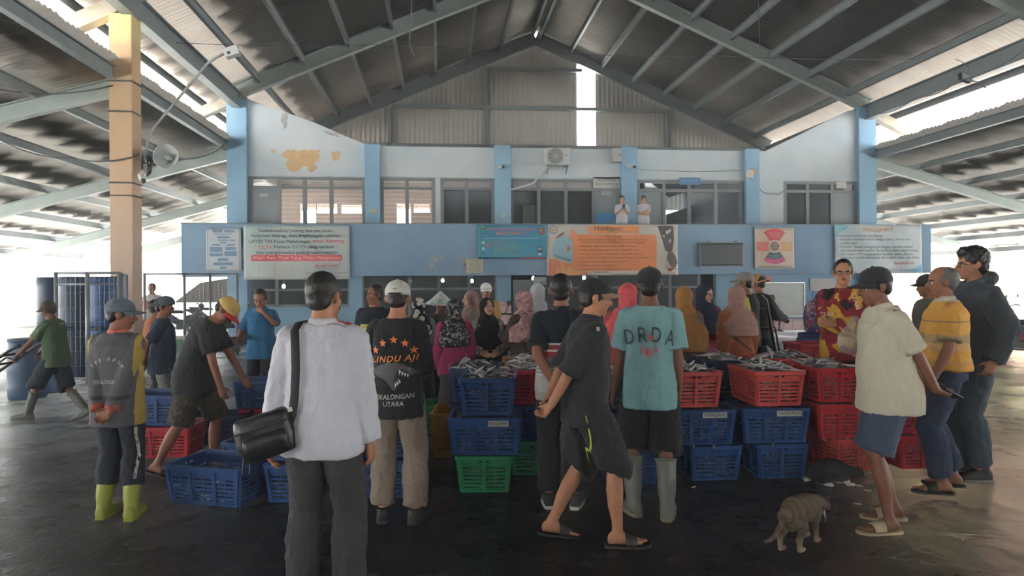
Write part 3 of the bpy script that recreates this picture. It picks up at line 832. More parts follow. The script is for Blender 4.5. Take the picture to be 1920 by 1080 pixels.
# flow chart board at the left end
s = Sign('notice_board', 'sign', 'narrow white flow chart banner of blue boxes at the left end of the blue balcony', 387,427,452,508, YS, mat('flow_sheet', srgb(214,220,224), .5, 0, .03), .006)
for r in ((399,430,417,436),(421,431,440,436),(403,438.5,436,440),(408,443,431,447),(409,449.5,429,451.5),(431,449,441,452),(414,453.5,424,456.5),(398,458,413,461),(426,458,440,461),(394,463,417,473),(423,463,442,469),(421,471,444,480),(393,475,418,480.5),(409,484,428,490),(400,492,437,497.5),(413,500,424,504)):
    s.rect((110,140,170), *r)
s.rect((70,80,110),389,429,449,429.6); s.rect((70,80,110),389,505.5,449,506); s.rect((70,80,110),389,429,389.6,506); s.rect((70,80,110),448.6,429,449.2,506)
s.done()
# CCTV banner
s = Sign('banner', 'banner', 'large pale green banner about cameras with a red text bar, left end of balcony', 457,423,656,524, YS, m_banner('banner_pale_green', [(.3,srgb(176,200,200)),(.55,srgb(200,208,206)),(.75,srgb(208,206,200))]), .02)
for tx, a, c, y, col in (('Sudut-sudut, ruang karcis, kasir,',485,627,432.5,DK),('halaman lelang, dan lingkungan sekitar',471,640,442,DK),('UPTD TPI Kota Pekalongan',467,582,453,DK),('telah dipasang',585,646,452,(224,88,104)),('CCTV.',485,511,464,(224,88,104)),('Namun CCTV yang terbaik',514,627,463,DK),('dan pengawasan paling teliti adalah',480,633,473.5,DK)):
    s.text(col, tx, a, c, y, 6.2, .007)
s.rect((214,84,98),471,478,641,489.5,2.5); s.text((244,236,234),'Alloh Swt, Dzat Yang Maha Mengawasi',474,638,483.6,6.4)
s.text((176,70,80),'BerAKHLAK',591,636,499,6,.01); s.poly((90,96,104),[(634,490),(638,494),(635,498),(636,494)])
s.rect((120,126,130),591,503.5,636,504); s.text((120,126,130),'Berorientasi Pelayanan Akuntabel Kompeten',592,634,506,1.6)
s.text((80,84,90),'Dinas Kelautan dan Perikanan',574,650,512,3.4,.01); s.text((80,84,90),'Kota Pekalongan',606,634,518,3.4,.01)
for x, a in ((468,513),(484,496),(499,512),(515,490),(548,492)): s.rect((120,124,122),x,a,x+.5,522)
s.done()
# police banner
s = Sign('banner', 'banner', 'small teal banner with red and white headline over a list, left of the orange banner', 896,422,1025,486, YS, m_banner('banner_teal', [(.3,srgb(44,116,150)),(.5,srgb(64,142,170)),(.72,srgb(96,166,184))]), .01)
s.text((224,110,120),'DITPOLAIRUD POLDA JAWA TENGAH',914,1002,430,5.4,.025); s.text((232,120,120),'MENGHIMBAU :',930,987,438,5.6,.025)
s.text((220,228,232),'KEPADA MASYARAKAT PESISIR NELAYAN DAN PENGGUNA JASA PERAIRAN',905,1012,447,2.6,.02); s.text((226,120,116),'UNTUK SELALU :',917,941,452,2.6,.02)
for i, (w_, tx) in enumerate(((40,'MENJAGA KESELAMATAN'),(66,'MENGGUNAKAN PELAMPUNG SAAT MELAUT'),(46,'MEMATUHI ATURAN'),(32,'WASPADA CUACA'),(76,'MEMBAWA ALAT KOMUNIKASI DAN NAVIGASI KAPAL'))): s.text((206,190,130),tx,924,924+w_,456.5+i*4.6,2.1)
for i, (x, y, c) in enumerate(((906,455,(220,220,220)),(915,460,(206,90,90)),(906,466,(210,224,228)),(915,470,(90,160,200)),(906,476,(70,120,130)))): s.disc(c,x,y,3.4)
s.poly((60,110,90),[(900,426),(911,426),(911,437),(905.5,441),(900,437)],'printed_emblem'); s.rect((220,190,80),903,424,908,427); s.disc((40,150,170),905.5,434,3.2,2)
s.poly((150,70,70),[(1008,427),(1021,427),(1021,436),(1014.5,442),(1008,436)],'printed_emblem'); s.disc((80,110,90),1014.5,433,4.2,2); s.disc((214,180,80),1014.5,432,1.8,3)
s.rect((36,60,90),896,482.5,975,485); s.rect((196,70,84),975,482.5,1023,485.5)
s.rect((40,60,84),1007,462,1017,464.5); s.disc((196,150,124),1012,466.5,3.2); s.rect((40,60,84),1008,469,1016,474); s.rect((230,230,230),1009,474,1015,479)
s.done()
# small notice
s = Sign('notice', 'sign', 'small cream paper notice below the teal banner', 874,485,906,512, YS, mat('notice_paper', srgb(212,206,186), .7, 0, .04), .003, .004)
s.text((70,68,66),'PENGUMUMAN JUAL',878,902,488.5,2.6,.02)
for i, tx in enumerate(('HARI SENIN : 07.00 - 14.00','SELASA RABU 08.00','JAM BUKA','SORE : 15.00 - 17.00','MINGGU LIBUR','HARI JUMAT : 08.00')): s.text((96,92,88),tx,876+(i%3)*3,903-(i%2)*2,493+i*3.1,1.7,.02)
s.done()
# Himbauan banner
s = Sign('banner', 'banner', 'long white and orange banner headed Himbauan hung on the middle of the balcony', 1025,421,1271,516, YS, m_banner('banner_cream', [(.3,srgb(206,200,192)),(.7,srgb(222,214,204))]), .02, nx=36)
s.rect((232,150,96),1103,423,1197,438,3); s.text((56,54,56),'Himbauan',1114,1166,428.6,8.4,.014); s.text((90,150,110),'PPN Pekalongan',1140,1184,434.5,3,.0,.3)
s.rect((228,142,92),1073,440,1230,508,7); s.text((120,70,50),'Dalam Rangka',1133,1165,444,3.4,.01)
s.text((120,70,50),'Pencegahan Kebakaran, Menjaga Keamanan dan Ketertiban',1084,1213,449.3,3.8,.02); s.text((120,70,50),'di Wilayah Pelabuhan Perikanan Nusantara Pekalongan',1089,1209,454.4,3.8,.02)
for i, (tx, w_) in enumerate((('1. Kapal wajib dijaga selama tambat di PPN Pekalongan',112),('2. Hindari aktivitas yang dapat memicu Kebakaran Kapal',115),('3. Cek mesin, Panel Listrik, Ruang Mesin, Ruang ABK, dan Dapur',124),('4. Cek APAR dan letakkan di bagian kapal yang mudah dijangkau',136),('5. Simpan barang berharga di tempat terkunci',91),('6. Buanglah sampah pada tempatnya',74),('7. Laporkan bila melihat aktivitas mencurigakan',99))): s.text((110,62,46),tx,1082,1082+w_,461.5+i*7.2,3.3,.008)
s.disc((54,90,130),1038,431,7.2); s.disc((222,216,206),1038,431,5.8,2); s.disc((196,160,70),1038,431,3.6,3)
s.poly((150,186,196),[(1036,470),(1040,452),(1048,444),(1058,440),(1064,446),(1072,444),(1073,486),(1060,482),(1036,478)],'printed_boat'); s.poly((110,150,166),[(1036,476),(1071,486),(1070,492),(1040,482)],'printed_boat',2)
s.poly((128,70,64),[(1040,448),(1050,438),(1060,434),(1056,440),(1046,446)],'printed_smoke',2); s.poly((228,150,110),[(1066,448),(1068,434),(1074,430),(1080,440),(1078,448)],'printed_smoke',2)
s.rect((190,96,72),1062,462,1068,470,0,2,'printed_boat')
s.poly((214,128,96),[(1027,516),(1029,486),(1040,484),(1056,492),(1073,494),(1073,508),(1100,509),(1100,516)],'printed_flames'); s.poly((222,170,110),[(1040,515),(1044,500),(1048,508),(1054,492),(1060,506),(1068,496),(1076,510),(1090,508),(1096,515)],'printed_flames',2)
s.poly((84,78,80),[(1232,424),(1250,423),(1262,424),(1264,450),(1260,470),(1254,474),(1246,470),(1238,440)],'printed_masked_figure'); s.poly((222,216,212),[(1247,434),(1258,428),(1258,434),(1250,440)],'printed_masked_figure',2); s.poly((222,216,212),[(1241,442),(1246,440),(1245,446)],'printed_masked_figure',2); s.poly((222,216,212),[(1254,450),(1259,447),(1258,455),(1254,455)],'printed_masked_figure',2)
s.poly((96,88,86),[(1252,474),(1260,472),(1266,480),(1270,494),(1264,502),(1256,500),(1248,484)],'printed_masked_figure',2); s.poly((176,64,70),[(1246,498),(1252,503),(1262,502),(1266,500),(1256,510),(1252,508)],'printed_emblem',3); s.text((70,66,68),'MADANI',1256,1268,505,2.4,.03,lay=3)
s.rect((110,140,160),1112,509,1140,511); s.rect((228,228,228),1146,510,1182,511.5)
s.done()
# TRI LUNAS banner
s = Sign('banner', 'banner', 'square cream banner with red, orange and green fan shapes beside the dark screen', 1415,427,1489,504, YS, mat('banner_buff', srgb(226,208,190), .6, 0, .04), .01)
s.disc((198,62,76),1452,462,33,1,-128,-52,10,'printed_fan'); s.disc((52,92,92),1452,462,25,1,50,130,8,'printed_fan'); s.disc((206,70,130),1452,462,33,1,50,130,25,'printed_fan')
s.rect((216,92,84),1419,454,1441,470,2); s.rect((208,160,92),1463,454,1485,470,2)
s.disc((240,224,206),1452,462,12.5,2); s.disc((128,104,90),1452,462,8.4,3); s.text((220,206,194),'TRI',1447,1457,459,3.4,.02,lay=4); s.text((220,206,194),'LUNAS',1445,1459,464.4,3,.02,lay=4)
for tx, a, c, y in (('NELAYAN MENDAPAT',1438,1467,437.5),('UANG LELANG',1441,1463,441.5),('SECARA LUNAS',1442,1462,445.5)): s.text((240,220,214),tx,a,c,y,2.4,.02)
for k in range(4):
    s.text((244,220,200),('PEMERINTAH KOTA','DAPAT RETRIBUSI','LELANG SECARA','LUNAS')[k],1422,1438,457+k*3.3,1.8,.02); s.text((244,224,190),('PENYELENGGARA','LELANG MENERIMA','PEMBAYARAN','LUNAS')[k],1466,1482,457+k*3.3,1.8,.02)
for k in range(3): s.text((210,220,214),('BAKUL MEMBAYAR','UANG LELANG','TEPAT WAKTU')[k],1441,1463,479+k*3,1.9,.02)
s.text((240,200,220),'SECARA LUNAS',1443,1461,489.5,2,.02); s.text((84,74,70),'MARI SUKSESKAN INOVASI TRI LUNAS',1421,1484,500,3.2,.02)
s.done()
# MAKLUMAT banner
s = Sign('banner', 'banner', 'pale blue banner headed MAKLUMAT at the right end of the blue balcony', 1565,420.5,1729,512, YS, m_banner('banner_ice', [(.3,srgb(196,212,220)),(.55,srgb(214,222,226)),(.75,srgb(190,212,218))]), .022)
s.text((150,84,50),'MAKLUMAT',1616,1674,431.3,6.9,0,.1); s.text((226,170,100),'MAKLUMAT',1616.3,1673.3,430.8,6.4,0,.1,3)
for tx, a, c, y in (('Peserta dan Lelang ikan yang diulang:',1569,1655,442),('1. Nelayan memilah sesuai dengan jenis, ukuran dan',1569,1706,448.8),('kualitas ikan.',1576,1608,456),('2. Pembeli / Bakul mengangkat tangan setelah melihat',1569,1711,463),('dan mencermati kondisi dan kualitas ikan yang di lelang',1575,1721,469.5),('3. Juru Tawar TPI mengingatkan kembali jenis, ukuran,',1569,1711,476.5),('kilogram / jumlah keranjang, dan kualitas ikan saat lelang.',1576,1724,483)): s.text((96,100,106),tx,a,c,y,4.6,.004)
s.text((196,72,88),'BerAKHLAK',1677,1713,494,5,.012); s.text((76,90,104),'UPTD TPI KOTA PEKALONGAN',1642,1722,507,4,.012)
s.poly((126,192,204),[(1567,422),(1592,424),(1586,430),(1576,436),(1567,446)]); s.poly((100,170,210),[(1728,498),(1728,511),(1706,511)]); s.poly((150,200,220),[(1728,494),(1728,499),(1704,511),(1696,511)])
s.done()
# dark screen on the balcony
s = Sign('display_screen', 'screen', 'dark blank rectangular screen mounted on the blue balcony front', 1313,456,1393,498, YB-.09, mat('screen_black', srgb(58,62,66), .35, 0, .08, 2), 0, .08, mat('screen_rim', srgb(120,124,128), .4, .4))
mb = MB(); mb.box((s.lx(1326),-.03,s.lz(455)),(s.lx(1331),.05,s.lz(452))); mb.box((s.lx(1378),-.03,s.lz(455)),(s.lx(1383),.05,s.lz(452))); mb.build('bracket', M['black'], s.o)
s.done()
# sign over the door
s = Sign('door_sign', 'sign', 'white board lettered PELAYANAN DATA STATISTIK above the upstairs door', 1112,332,1162,353, YC-.04, mat('sign_white', srgb(222,222,216), .5, 0, .03), 0, .02)
s.text((84,84,84),'PELAYANAN',1121,1154,338,4.4,.006); s.text((84,84,84),'DATA STATISTIK',1116,1158,345.5,4.4,.006); s.text((84,84,84),'PPNP',1149,1158,350.3,2.2,.02); s.done()
s = Sign('window_sign', 'sign', 'blue sign with pale letters hung across the upstairs window', 1274,333,1313,346.5, YC-.07, mat('sign_blue', srgb(84,130,170), .5, 0, .06), 0, .02)
s.text((180,190,200),'P P N P',1282,1308,339.5,6,.02); s.done()
s = Sign('paper_notice', 'sign', 'white sheet of paper stuck on the dark pane at the right-hand upstairs door', 1568,340,1587,353, YC-.02, mat('paper_white', srgb(226,224,220), .7, 0, .03), 0, .004)
s.text((190,188,186),'JANGAN DIBUKA',1571,1584,346,1.6); s.done()
s = Sign('door_label', 'sign', 'small white label on the grey door at the left end upstairs', 487,363.5,502,368, YC-.0, M['white'], 0, .004); s.text((110,110,110),'GUDANG',489,500,365.8,2.2,.02); s.done()
s = Sign('door_plate', 'sign', 'pale green plate on the upstairs door beside the two men', 1127,358,1146,366, YC, mat('plate_green', srgb(176,190,178), .6), 0, .004); s.text((96,110,100),'KANTOR',1131,1142,362,3,.02); s.done()
s = Sign('wall_poster', 'sign', 'white paper card hung crooked over an orange plate on the right pilaster', 1399,319,1414,333, YC-.2, mat('card_white', srgb(226,222,214), .7), 0, .006)
s.poly((212,150,96),[(1404,317),(1416,316),(1416,326),(1413,329),(1412,320)],'backing_plate',0); s.text((196,170,150),'AWAS',1402,1411,326,2.4,.01); s.o.rotation_euler = (0,.18,0); s.done()
# whiteboard standing at the ground floor wall
s = Sign('whiteboard', 'board', 'large smeared whiteboard standing against the blue wall above the pink tiles', 1426,531,1507,592, YC-.1, m_banner('whiteboard_face', [(.35,srgb(206,212,208)),(.55,srgb(222,226,222)),(.7,srgb(200,208,204))], 2.2), 0, .03, mat('alu_rim', srgb(190,192,194), .35, .6))
s.done()
s = Sign('wall_paper', 'sign', 'white paper with letters AI on the glass above the ground floor door', 1000,519,1024,534, YC-.06, mat('pale_paper', srgb(206,210,210), .7), 0, .004); s.text((70,74,78),'AI',1013,1022,531,7,.03); s.done()  # plain paper in one even pale colour
# ---------------------------------------------------------------- people
SKIN = {}
def skin(k):
    cols = {'a':(166,116,88),'b':(140,94,72),'c':(120,80,62),'f':(190,142,114)}
    if k in SKIN: return SKIN[k]
    t = NT('skin_'+k); v = t.co(); n = t.noise(v, 14, 4); c = srgb(*cols[k])
    t.base(t.ramp(n.outputs['Fac'], [(.3,tuple(x*.86 for x in c[:3])),(.7,tuple(x*1.1 for x in c[:3]))]))
    g = t.noise(v, 120, 2); t.bump(g.outputs['Fac'], .12, .003)
    t.p.inputs['Subsurface Weight'].default_value = 0
    SKIN[k] = t.set(.55, 0, .35); return SKIN[k]
def m_hair():
    t = NT('black_hair'); v = t.co(scale=(1,1,.25)); n = t.noise(v, 60, 4, .7)
    t.base(t.ramp(n.outputs['Fac'], [(.3,srgb(18,16,16)[:3]),(.75,srgb(46,42,40)[:3])])); t.bump(n.outputs['Fac'], .5, .006); return t.set(.5,0,.4)
HAIR = m_hair(); HAIRG = mat('greying_hair', srgb(96,94,92), .6, 0, .35, 60)
EYEW = mat('eye_white', srgb(214,208,200), .3, 0, .03); EYED = mat('eye_dark', srgb(30,22,18), .25, 0, .1); LIPS = mat('lips', srgb(132,78,70), .5, 0, .08); BROW = mat('eyebrow', srgb(28,24,22), .8, 0, .1)

def smooth(t): t = max(0, min(1, t)); return t*t*(3-2*t)
def ik(a, c, l1, l2, pole):
    d = c-a; L = d.length
    if L > (l1+l2)*.999: c = a+d*((l1+l2)*.999/L); d = c-a; L = d.length
    x = (l1*l1-l2*l2+L*L)/(2*L); h = math.sqrt(max(0, l1*l1-x*x)); n = d/L
    p = V(pole); p = (p-n*p.dot(n))
    p = p.normalized() if p.length > 1e-4 else V((0,1,0))
    return a+n*x+p*h, c

class Person:
    def __init__(s, label, px, z=None, h=0, H=1.65, gy=None, w=1.0, belly=0, lean=0, twist=0, tilt=0, head=(0,0), arms=('down','down'), feet=None, pelvis=(0,0,0),
                 sk='a', floor=0.0, hair='short', hairm=None, name='person', foot='bare', face=True, sole=0, group=None, hand_curl=25, pos=None, headtilt=0, slope=0):
        if pos is not None: p = V(pos)
        elif gy is not None: p = G(px, gy)
        else: p = GD(px, z)
        p.z = floor
        s.depth = p.x*SY+p.y*CY
        s.k = H/1.70; s.w = w; s.belly = belly; s.lean = math.radians(lean); s.tw = math.radians(twist); s.sk = skin(sk); s.tilt = math.radians(tilt)
        s.vox = .0085 if s.depth < 5.8 else (.011 if s.depth < 9 else .016)
        s.root = thing(name, label, 'person', p, -(YAW+math.radians(h)), group)
        s.rng = random.Random(hash(label) % 9999 if False else sum(map(ord, label)))
        s.P0 = V((pelvis[0], pelvis[1], .95+pelvis[2])); s.headrot = head; s.headtilt = headtilt; s.sole = sole; s.slope = slope
        feet = feet or ((-.10,.0,8,0),(.10,.0,8,0)); s.feet = feet
        # legs
        s.hip = [s.P0+V((-.088*min(w,1.15),0,-.045)), s.P0+V((.088*min(w,1.15),0,-.045))]
        s.ank = [V((f[0],f[1],.085+sole+f[3])) for f in feet]
        if pelvis == (0,0,0):
            drop = max(max(0, s.hip[i].z-s.ank[i].z-math.sqrt(max(.01,.828**2-(s.hip[i].xy-s.ank[i].xy).length_squared))) for i in (0,1))
            for q in s.hip: q.z -= drop
            s.P0.z -= drop
        s.knee = []
        for i in (0,1):
            kn, a = ik(s.hip[i], s.ank[i], .43, .405, (math.sin(math.radians(feet[i][2]))*(1 if i else -1), 1, 0)); s.knee.append(kn); s.ank[i] = a
        # arms
        s.sh = [s.U(V((-.152*w**.5,-.01,1.388))), s.U(V((.152*w**.5,-.01,1.388)))]
        s.elb = []; s.wri = []; s.palm = []; s.handdir = []
        for i in (0,1):
            sx = -1 if i == 0 else 1; a = arms[i]; pole = (sx*.35,-1,-.1); n = (-sx,.15,0); hd = None; curl = hand_curl
            if isinstance(a, dict): t = V(a['w']); pole = a.get('p', pole); n = a.get('n', n); hd = a.get('d'); curl = a.get('c', curl); rel = a.get('abs', False)
            elif a == 'down': t = V((sx*(.205*w**.6),.02,.86)); rel = False
            elif a == 'behind': t = V((sx*.05,-.185-.03*i-(w-1)*.12,.90+.03*i)); pole = (sx*1,-.9,.1); n = (0,-1,0) if i else (0,-1,.2); rel = False; hd = (-sx*.5,-.25,-.55)
            elif a == 'front': t = V((sx*.10,.24,1.02)); pole = (sx*.6,-.8,-.5); n = (-sx,0,-.5); rel = False; hd = (-sx*.4,.6,-.1)
            elif a == 'cross': t = V((-sx*.10,.20+.03*i,1.13+.03*i)); pole = (sx*1,.1,-1); n = (0,-1,0); rel = False; hd = (-sx,.1,.2)
            elif a == 'phone': t = V((sx*.07,.30,1.20)); pole = (sx*.5,-.5,-1); n = (-sx,-.3,.4); rel = False; hd = (-sx*.25,.5,.7); curl = 45
            elif a == 'cart': t = V((sx*.22,.38,.98)); pole = (sx*.4,-.9,-.3); n = (0,-.2,-1); hd = (0,.5,-.7); curl = 60; rel = False
            if not rel: t = s.U(t)
            e, wr = ik(s.sh[i], t, .29, .255, s.UR(V(pole)))
            s.elb.append(e); s.wri.append(wr); s.palm.append((V(n), curl)); s.handdir.append(V(hd) if hd else (wr-e).normalized())
        # head
        hp, hy = head[1], head[0]
        s.R = s.UM(1) @ Matrix.Rotation(-math.radians(hy),3,'Z') @ Matrix.Rotation(-math.radians(hp),3,'X') @ Matrix.Rotation(math.radians(headtilt),3,'Y')
        s.nb = s.U(V((0,-.012,1.45)))
        s.hc = s.nb + s.UM(.6) @ V((0,.02,.075)) + s.R @ V((0,.01,.062))
        s.body(foot, face)
        if hair: s.make_hair(hair, hairm or HAIR)
    # posed upper body -----------------------------------------------------
    def UM(s, t): return Matrix.Rotation(s.tilt*t,3,'Y') @ Matrix.Rotation(-s.lean*t,3,'X') @ Matrix.Rotation(-s.tw*t,3,'Z')
    def UR(s, v): return s.UM(1) @ v
    def U(s, p):
        z = p.z-.95
        if z <= 0: return V((p.x,p.y,z))+s.P0
        Lb = .30; n = 6; c = V((0,0,0)); zz = min(z, Lb)
        for k in range(n): c = c + s.UM(((k+.5)/n*zz)/Lb) @ V((0,0,zz/n))
        if z > Lb: c = c + s.UM(1) @ V((0,0,z-Lb))
        return s.P0 + c + s.UM(min(1, z/Lb)) @ V((p.x,p.y,0))
    def UX(s, z):
        m = s.UM(min(1, max(0, (z-.95)/.30))); return m @ V((1,0,0)), m @ V((0,1,0))
    def torso(s, e=0, z0=.86, z1=1.53, flare=0, drape=0):
        w = s.w; rows = [(.80,.165,.105,-.01),(.88,.172,.118,-.016),(.95,.170,.118,-.018),(1.02,.156,.108,-.008),(1.10,.150,.102,.0),(1.20,.158,.108,.0),(1.29,.170,.113,-.004),(1.36,.174,.104,-.010),(1.405,.155,.085,-.014),(1.437,.110,.070,-.014),(1.462,.070,.061,-.010),(1.50,.055,.057,.0),(1.53,.053,.056,.006)]
        def at(z):
            for i in range(len(rows)-1):
                if rows[i][0] <= z <= rows[i+1][0]:
                    t = (z-rows[i][0])/(rows[i+1][0]-rows[i][0]); return tuple(a+(b-a)*t for a,b in zip(rows[i], rows[i+1]))
            return rows[0] if z < rows[0][0] else rows[-1]
        zs = [z0]+[r[0] for r in rows if z0+.012 < r[0] < z1-.008]+[z1]
        out = []
        for z in zs:
            _, a, b, y = at(max(z,.80)); a *= .92 if z < 1.42 else 1; ww = w if z < 1.42 else 1+(w-1)*.3
            bl = s.belly*math.exp(-((z-1.06)/.13)**2)
            f = flare*smooth((1.12-z)/.3) if z < 1.12 else 0
            dr = drape*smooth((1.3-z)/.2)
            if drape: a = max(a, .158*dr+a*(1-dr)); b = max(b, .118*dr+b*(1-dr))
            X, Y = s.UX(z)
            ee = e*(1 if z < 1.40 else .55)
            out.append((s.U(V((0,y+bl*.55,z))), X, Y, a*ww+ee+f, b*(.55+.45*ww)+bl*.5+ee+f))
        return out
    def limb(s, i, r0, r1, r2, stop=2.0, e=0, start=0.0):
        a, b, c = s.sh[i], s.elb[i], s.wri[i]; pts = []; rad = []
        ts = [0,.25,.5,.75,.95,1.05,1.3,1.6,2.0]
        for t in [q for q in ts if q < stop-.04]+[stop]:
            p = a.lerp(b,t) if t <= 1 else b.lerp(c,t-1)
            r = r0+(r1-r0)*t if t <= 1 else (r1+.002+(r2-r1)*(t-1)**1.2)
            pts.append(p); rad.append(r*(.55+.45*s.w)+e)
        return pts, rad
    def leg(s, i, stop=2.0, e=0, f=0):
        a, b, c = s.hip[i], s.knee[i], s.ank[i]; pts = []; rad = []
        prof = [(0,.081),(.3,.079),(.6,.068),(.9,.056),(1.0,.054),(1.12,.051),(1.35,.056),(1.6,.047),(1.85,.036),(2.0,.035)]
        def at(t):
            for k in range(len(prof)-1):
                if prof[k][0] <= t <= prof[k+1][0]: u = (t-prof[k][0])/(prof[k+1][0]-prof[k][0]); return prof[k][1]+(prof[k+1][1]-prof[k][1])*u
            return prof[-1][1]
        for t in [p[0] for p in prof if p[0] < stop-.04]+[stop]:
            p = a.lerp(b,t) if t <= 1 else b.lerp(c,t-1)
            if 1.05 < t < 1.8: p = p+V((0,-.012,0))
            r = at(t)*(.6+.4*s.w)+e+f*t
            pts.append(p); rad.append(r)
        return pts, rad
    def tr(s, v): return v
    def finish(s, me, name, m, parent=None):
        me.transform(Matrix.Scale(s.k,4))
        o = bpy.data.objects.new(name, me); C.objects.link(o); o.parent = parent if parent is not None else s.root
        for mm in (m if isinstance(m,(list,tuple)) else [m]): me.materials.append(mm)
        return o
    def small(s, mb, name, m, parent=None, smooth_=True):
        me = mb.mesh(name, smooth_); fixnormals(me); return s.finish(me, name, m, parent)
    # body ------------------------------------------------------------------
    def hand(s, mb, i):
        w, d = s.wri[i], s.handdir[i].normalized(); n, curl = s.palm[i]; n = (n-d*n.dot(d)).normalized(); th = d.cross(n)*(1 if i else -1)
        far = s.depth > 7
        pc = w+d*.048
        mb.loft([(w-d*.01,th,n,.026,.020),(w+d*.02,th,n,.034,.018),(w+d*.055,th,n,.041,.0165),(w+d*.085,th,n,.039,.014),(w+d*.096,th,n,.033,.010)], 12, 2.4)
        L = (.068,.078,.073,.056)
        for k in range(4):
            p = w+d*(.088-.004*abs(k-1.3))+th*(.0285-.019*k); dd = (d+th*(.10-.06*k)).normalized(); pts = [p-dd*.012,p]; a = 0
            for f in (.45,.30,.25):
                a += math.radians(curl+4*k+6*math.sin(k*2.1)); q = dd*math.cos(a)+n*math.sin(a); p = p+q*L[k]*f; pts.append(p)
            mb.tube(pts, [.0088,.0088,.0084,.0078,.0068], 8)
        t0 = w+d*.022+th*.024; t1 = t0+(d*.5+th*.75+n*.25).normalized()*.036; t2 = t1+(d*.85+th*.35+n*.4).normalized()*.032; t3 = t2+(d*.95+th*.05+n*.35).normalized()*.024
        mb.tube([t0,t1,t2,t3], [.013,.0108,.0095,.0078], 8)
        s.hands = getattr(s, 'hands', {}); s.hands[i] = (w+d*.09+n*.025, d, n, th)
    def footmesh(s, mb, i):
        f = s.feet[i]; a = s.ank[i]; yaw = math.radians(f[2])*(-1 if i else 1); pitch = math.radians(f[4]) if len(f) > 4 else 0
        R = Matrix.Rotation(yaw,3,'Z') @ Matrix.Rotation(-pitch,3,'X'); X = R @ V((1,0,0)); Z = R @ V((0,0,1))
        P = lambda x,y,z: a+R @ V((x,y,z-.085))
        mb.loft([(P(0,-.062,.03),X,Z,.018,.018),(P(0,-.055,.036),X,Z,.028,.032),(P(0,-.025,.045),X,Z,.033,.042),(P(0,.02,.045),X,Z,.034,.045),(P(0,.07,.034),X,Z,.037,.033),(P(0,.115,.024),X,Z,.043,.023),(P(0,.145,.018),X,Z,.043,.018)], 14)
        mb.tube([P(0,-.012,.04),a+V((0,0,.01))], [.034,.034], 12)
        sx = -1 if i else 1
        for k in range(5):
            x = sx*(.031-.0165*k); ln = (.052,.044,.038,.031,.024)[k]; r = (.0125,.0095,.009,.0085,.008)[k]
            mb.tube([P(x*.95,.135,.016),P(x,.15+ln*.5-.006*k,.015),P(x*1.02,.15+ln*.75-.008*k,.012)], [r,r,r*.9], 8)
        s.footfr = getattr(s, 'footfr', {}); s.footfr[i] = (P, X, Z, R)
    def body(s, foot, face):
        mb = MB(); mb.loft(s.torso(0), 20, 2.2)
        for i in (0,1):
            p, r = s.limb(i, .049, .038, .027); mb.tube(p, r, 12); mb.ell(s.sh[i], (.055,.056,.057)); s.hand(mb, i)
            p, r = s.leg(i); mb.tube(p, r, 14); s.footmesh(mb, i)
        # neck, skull, jaw, nose, ears
        mb.tube([s.nb+V((0,0,-.02)), s.nb.lerp(s.hc,.5), s.hc+s.R @ V((0,-.025,-.01))], [.058,.053,.055], 14)
        h = lambda x,y,z: s.hc+s.R @ V((x,y,z))
        E = lambda c,r: mb.ell(h(*c), r, s.R, 20, 14)
        E((0,-.012,.032),(.075,.096,.093)); E((0,.022,-.03),(.062,.066,.076)); E((0,.030,-.062),(.048,.054,.046)); E((0,.062,-.085),(.024,.022,.020))
        E((-.036,.052,-.018),(.028,.030,.026)); E((.036,.052,-.018),(.028,.030,.026)); E((0,.060,.030),(.056,.024,.016))
        E((0,.080,-.046),(.027,.014,.017))
        mb.tube([h(0,.078,.022),h(0,.094,.0),h(0,.107,-.020)], [.010,.012,.0155], 8); E((-.013,.092,-.024),(.010,.012,.009)); E((.013,.092,-.024),(.010,.012,.009))
        for sx in (-1,1):
            c = h(sx*.078,-.012,.0); Re = s.R @ Matrix.Rotation(sx*.45,3,'Z'); mb.ell(c, (.010,.021,.033), Re, 12, 10); mb.ell(c+Re @ V((sx*.006,-.006,.006)), (.008,.017,.026), Re, 12, 10)
        me = remesh(mb, s.vox, 2); s.bodyo = s.finish(me, 'body', s.sk)
        if face and s.depth < 13:
            for sx in (-1,1):
                e = MB(); e.ell(h(sx*.031,.073,.004),(.0135,.0105,.0085), s.R, 12, 8); eo = s.small(e, 'eye', EYEW)
                e = MB(); e.ell(h(sx*.031,.0815,.004),(.0062,.004,.0062), s.R, 10, 6); s.small(e, 'iris', EYED, eo)
                e = MB(); e.tube([h(sx*.014,.0845,.020),h(sx*.031,.083,.027),h(sx*.050,.070,.022)], [.004,.0048,.003], 6); s.small(e, 'eyebrow', BROW)
            e = MB(); e.ell(h(0,.0895,-.047),(.023,.009,.0055), s.R, 12, 8); e.ell(h(0,.0885,-.055),(.019,.009,.0065), s.R, 12, 8); s.small(e, 'lips', LIPS)
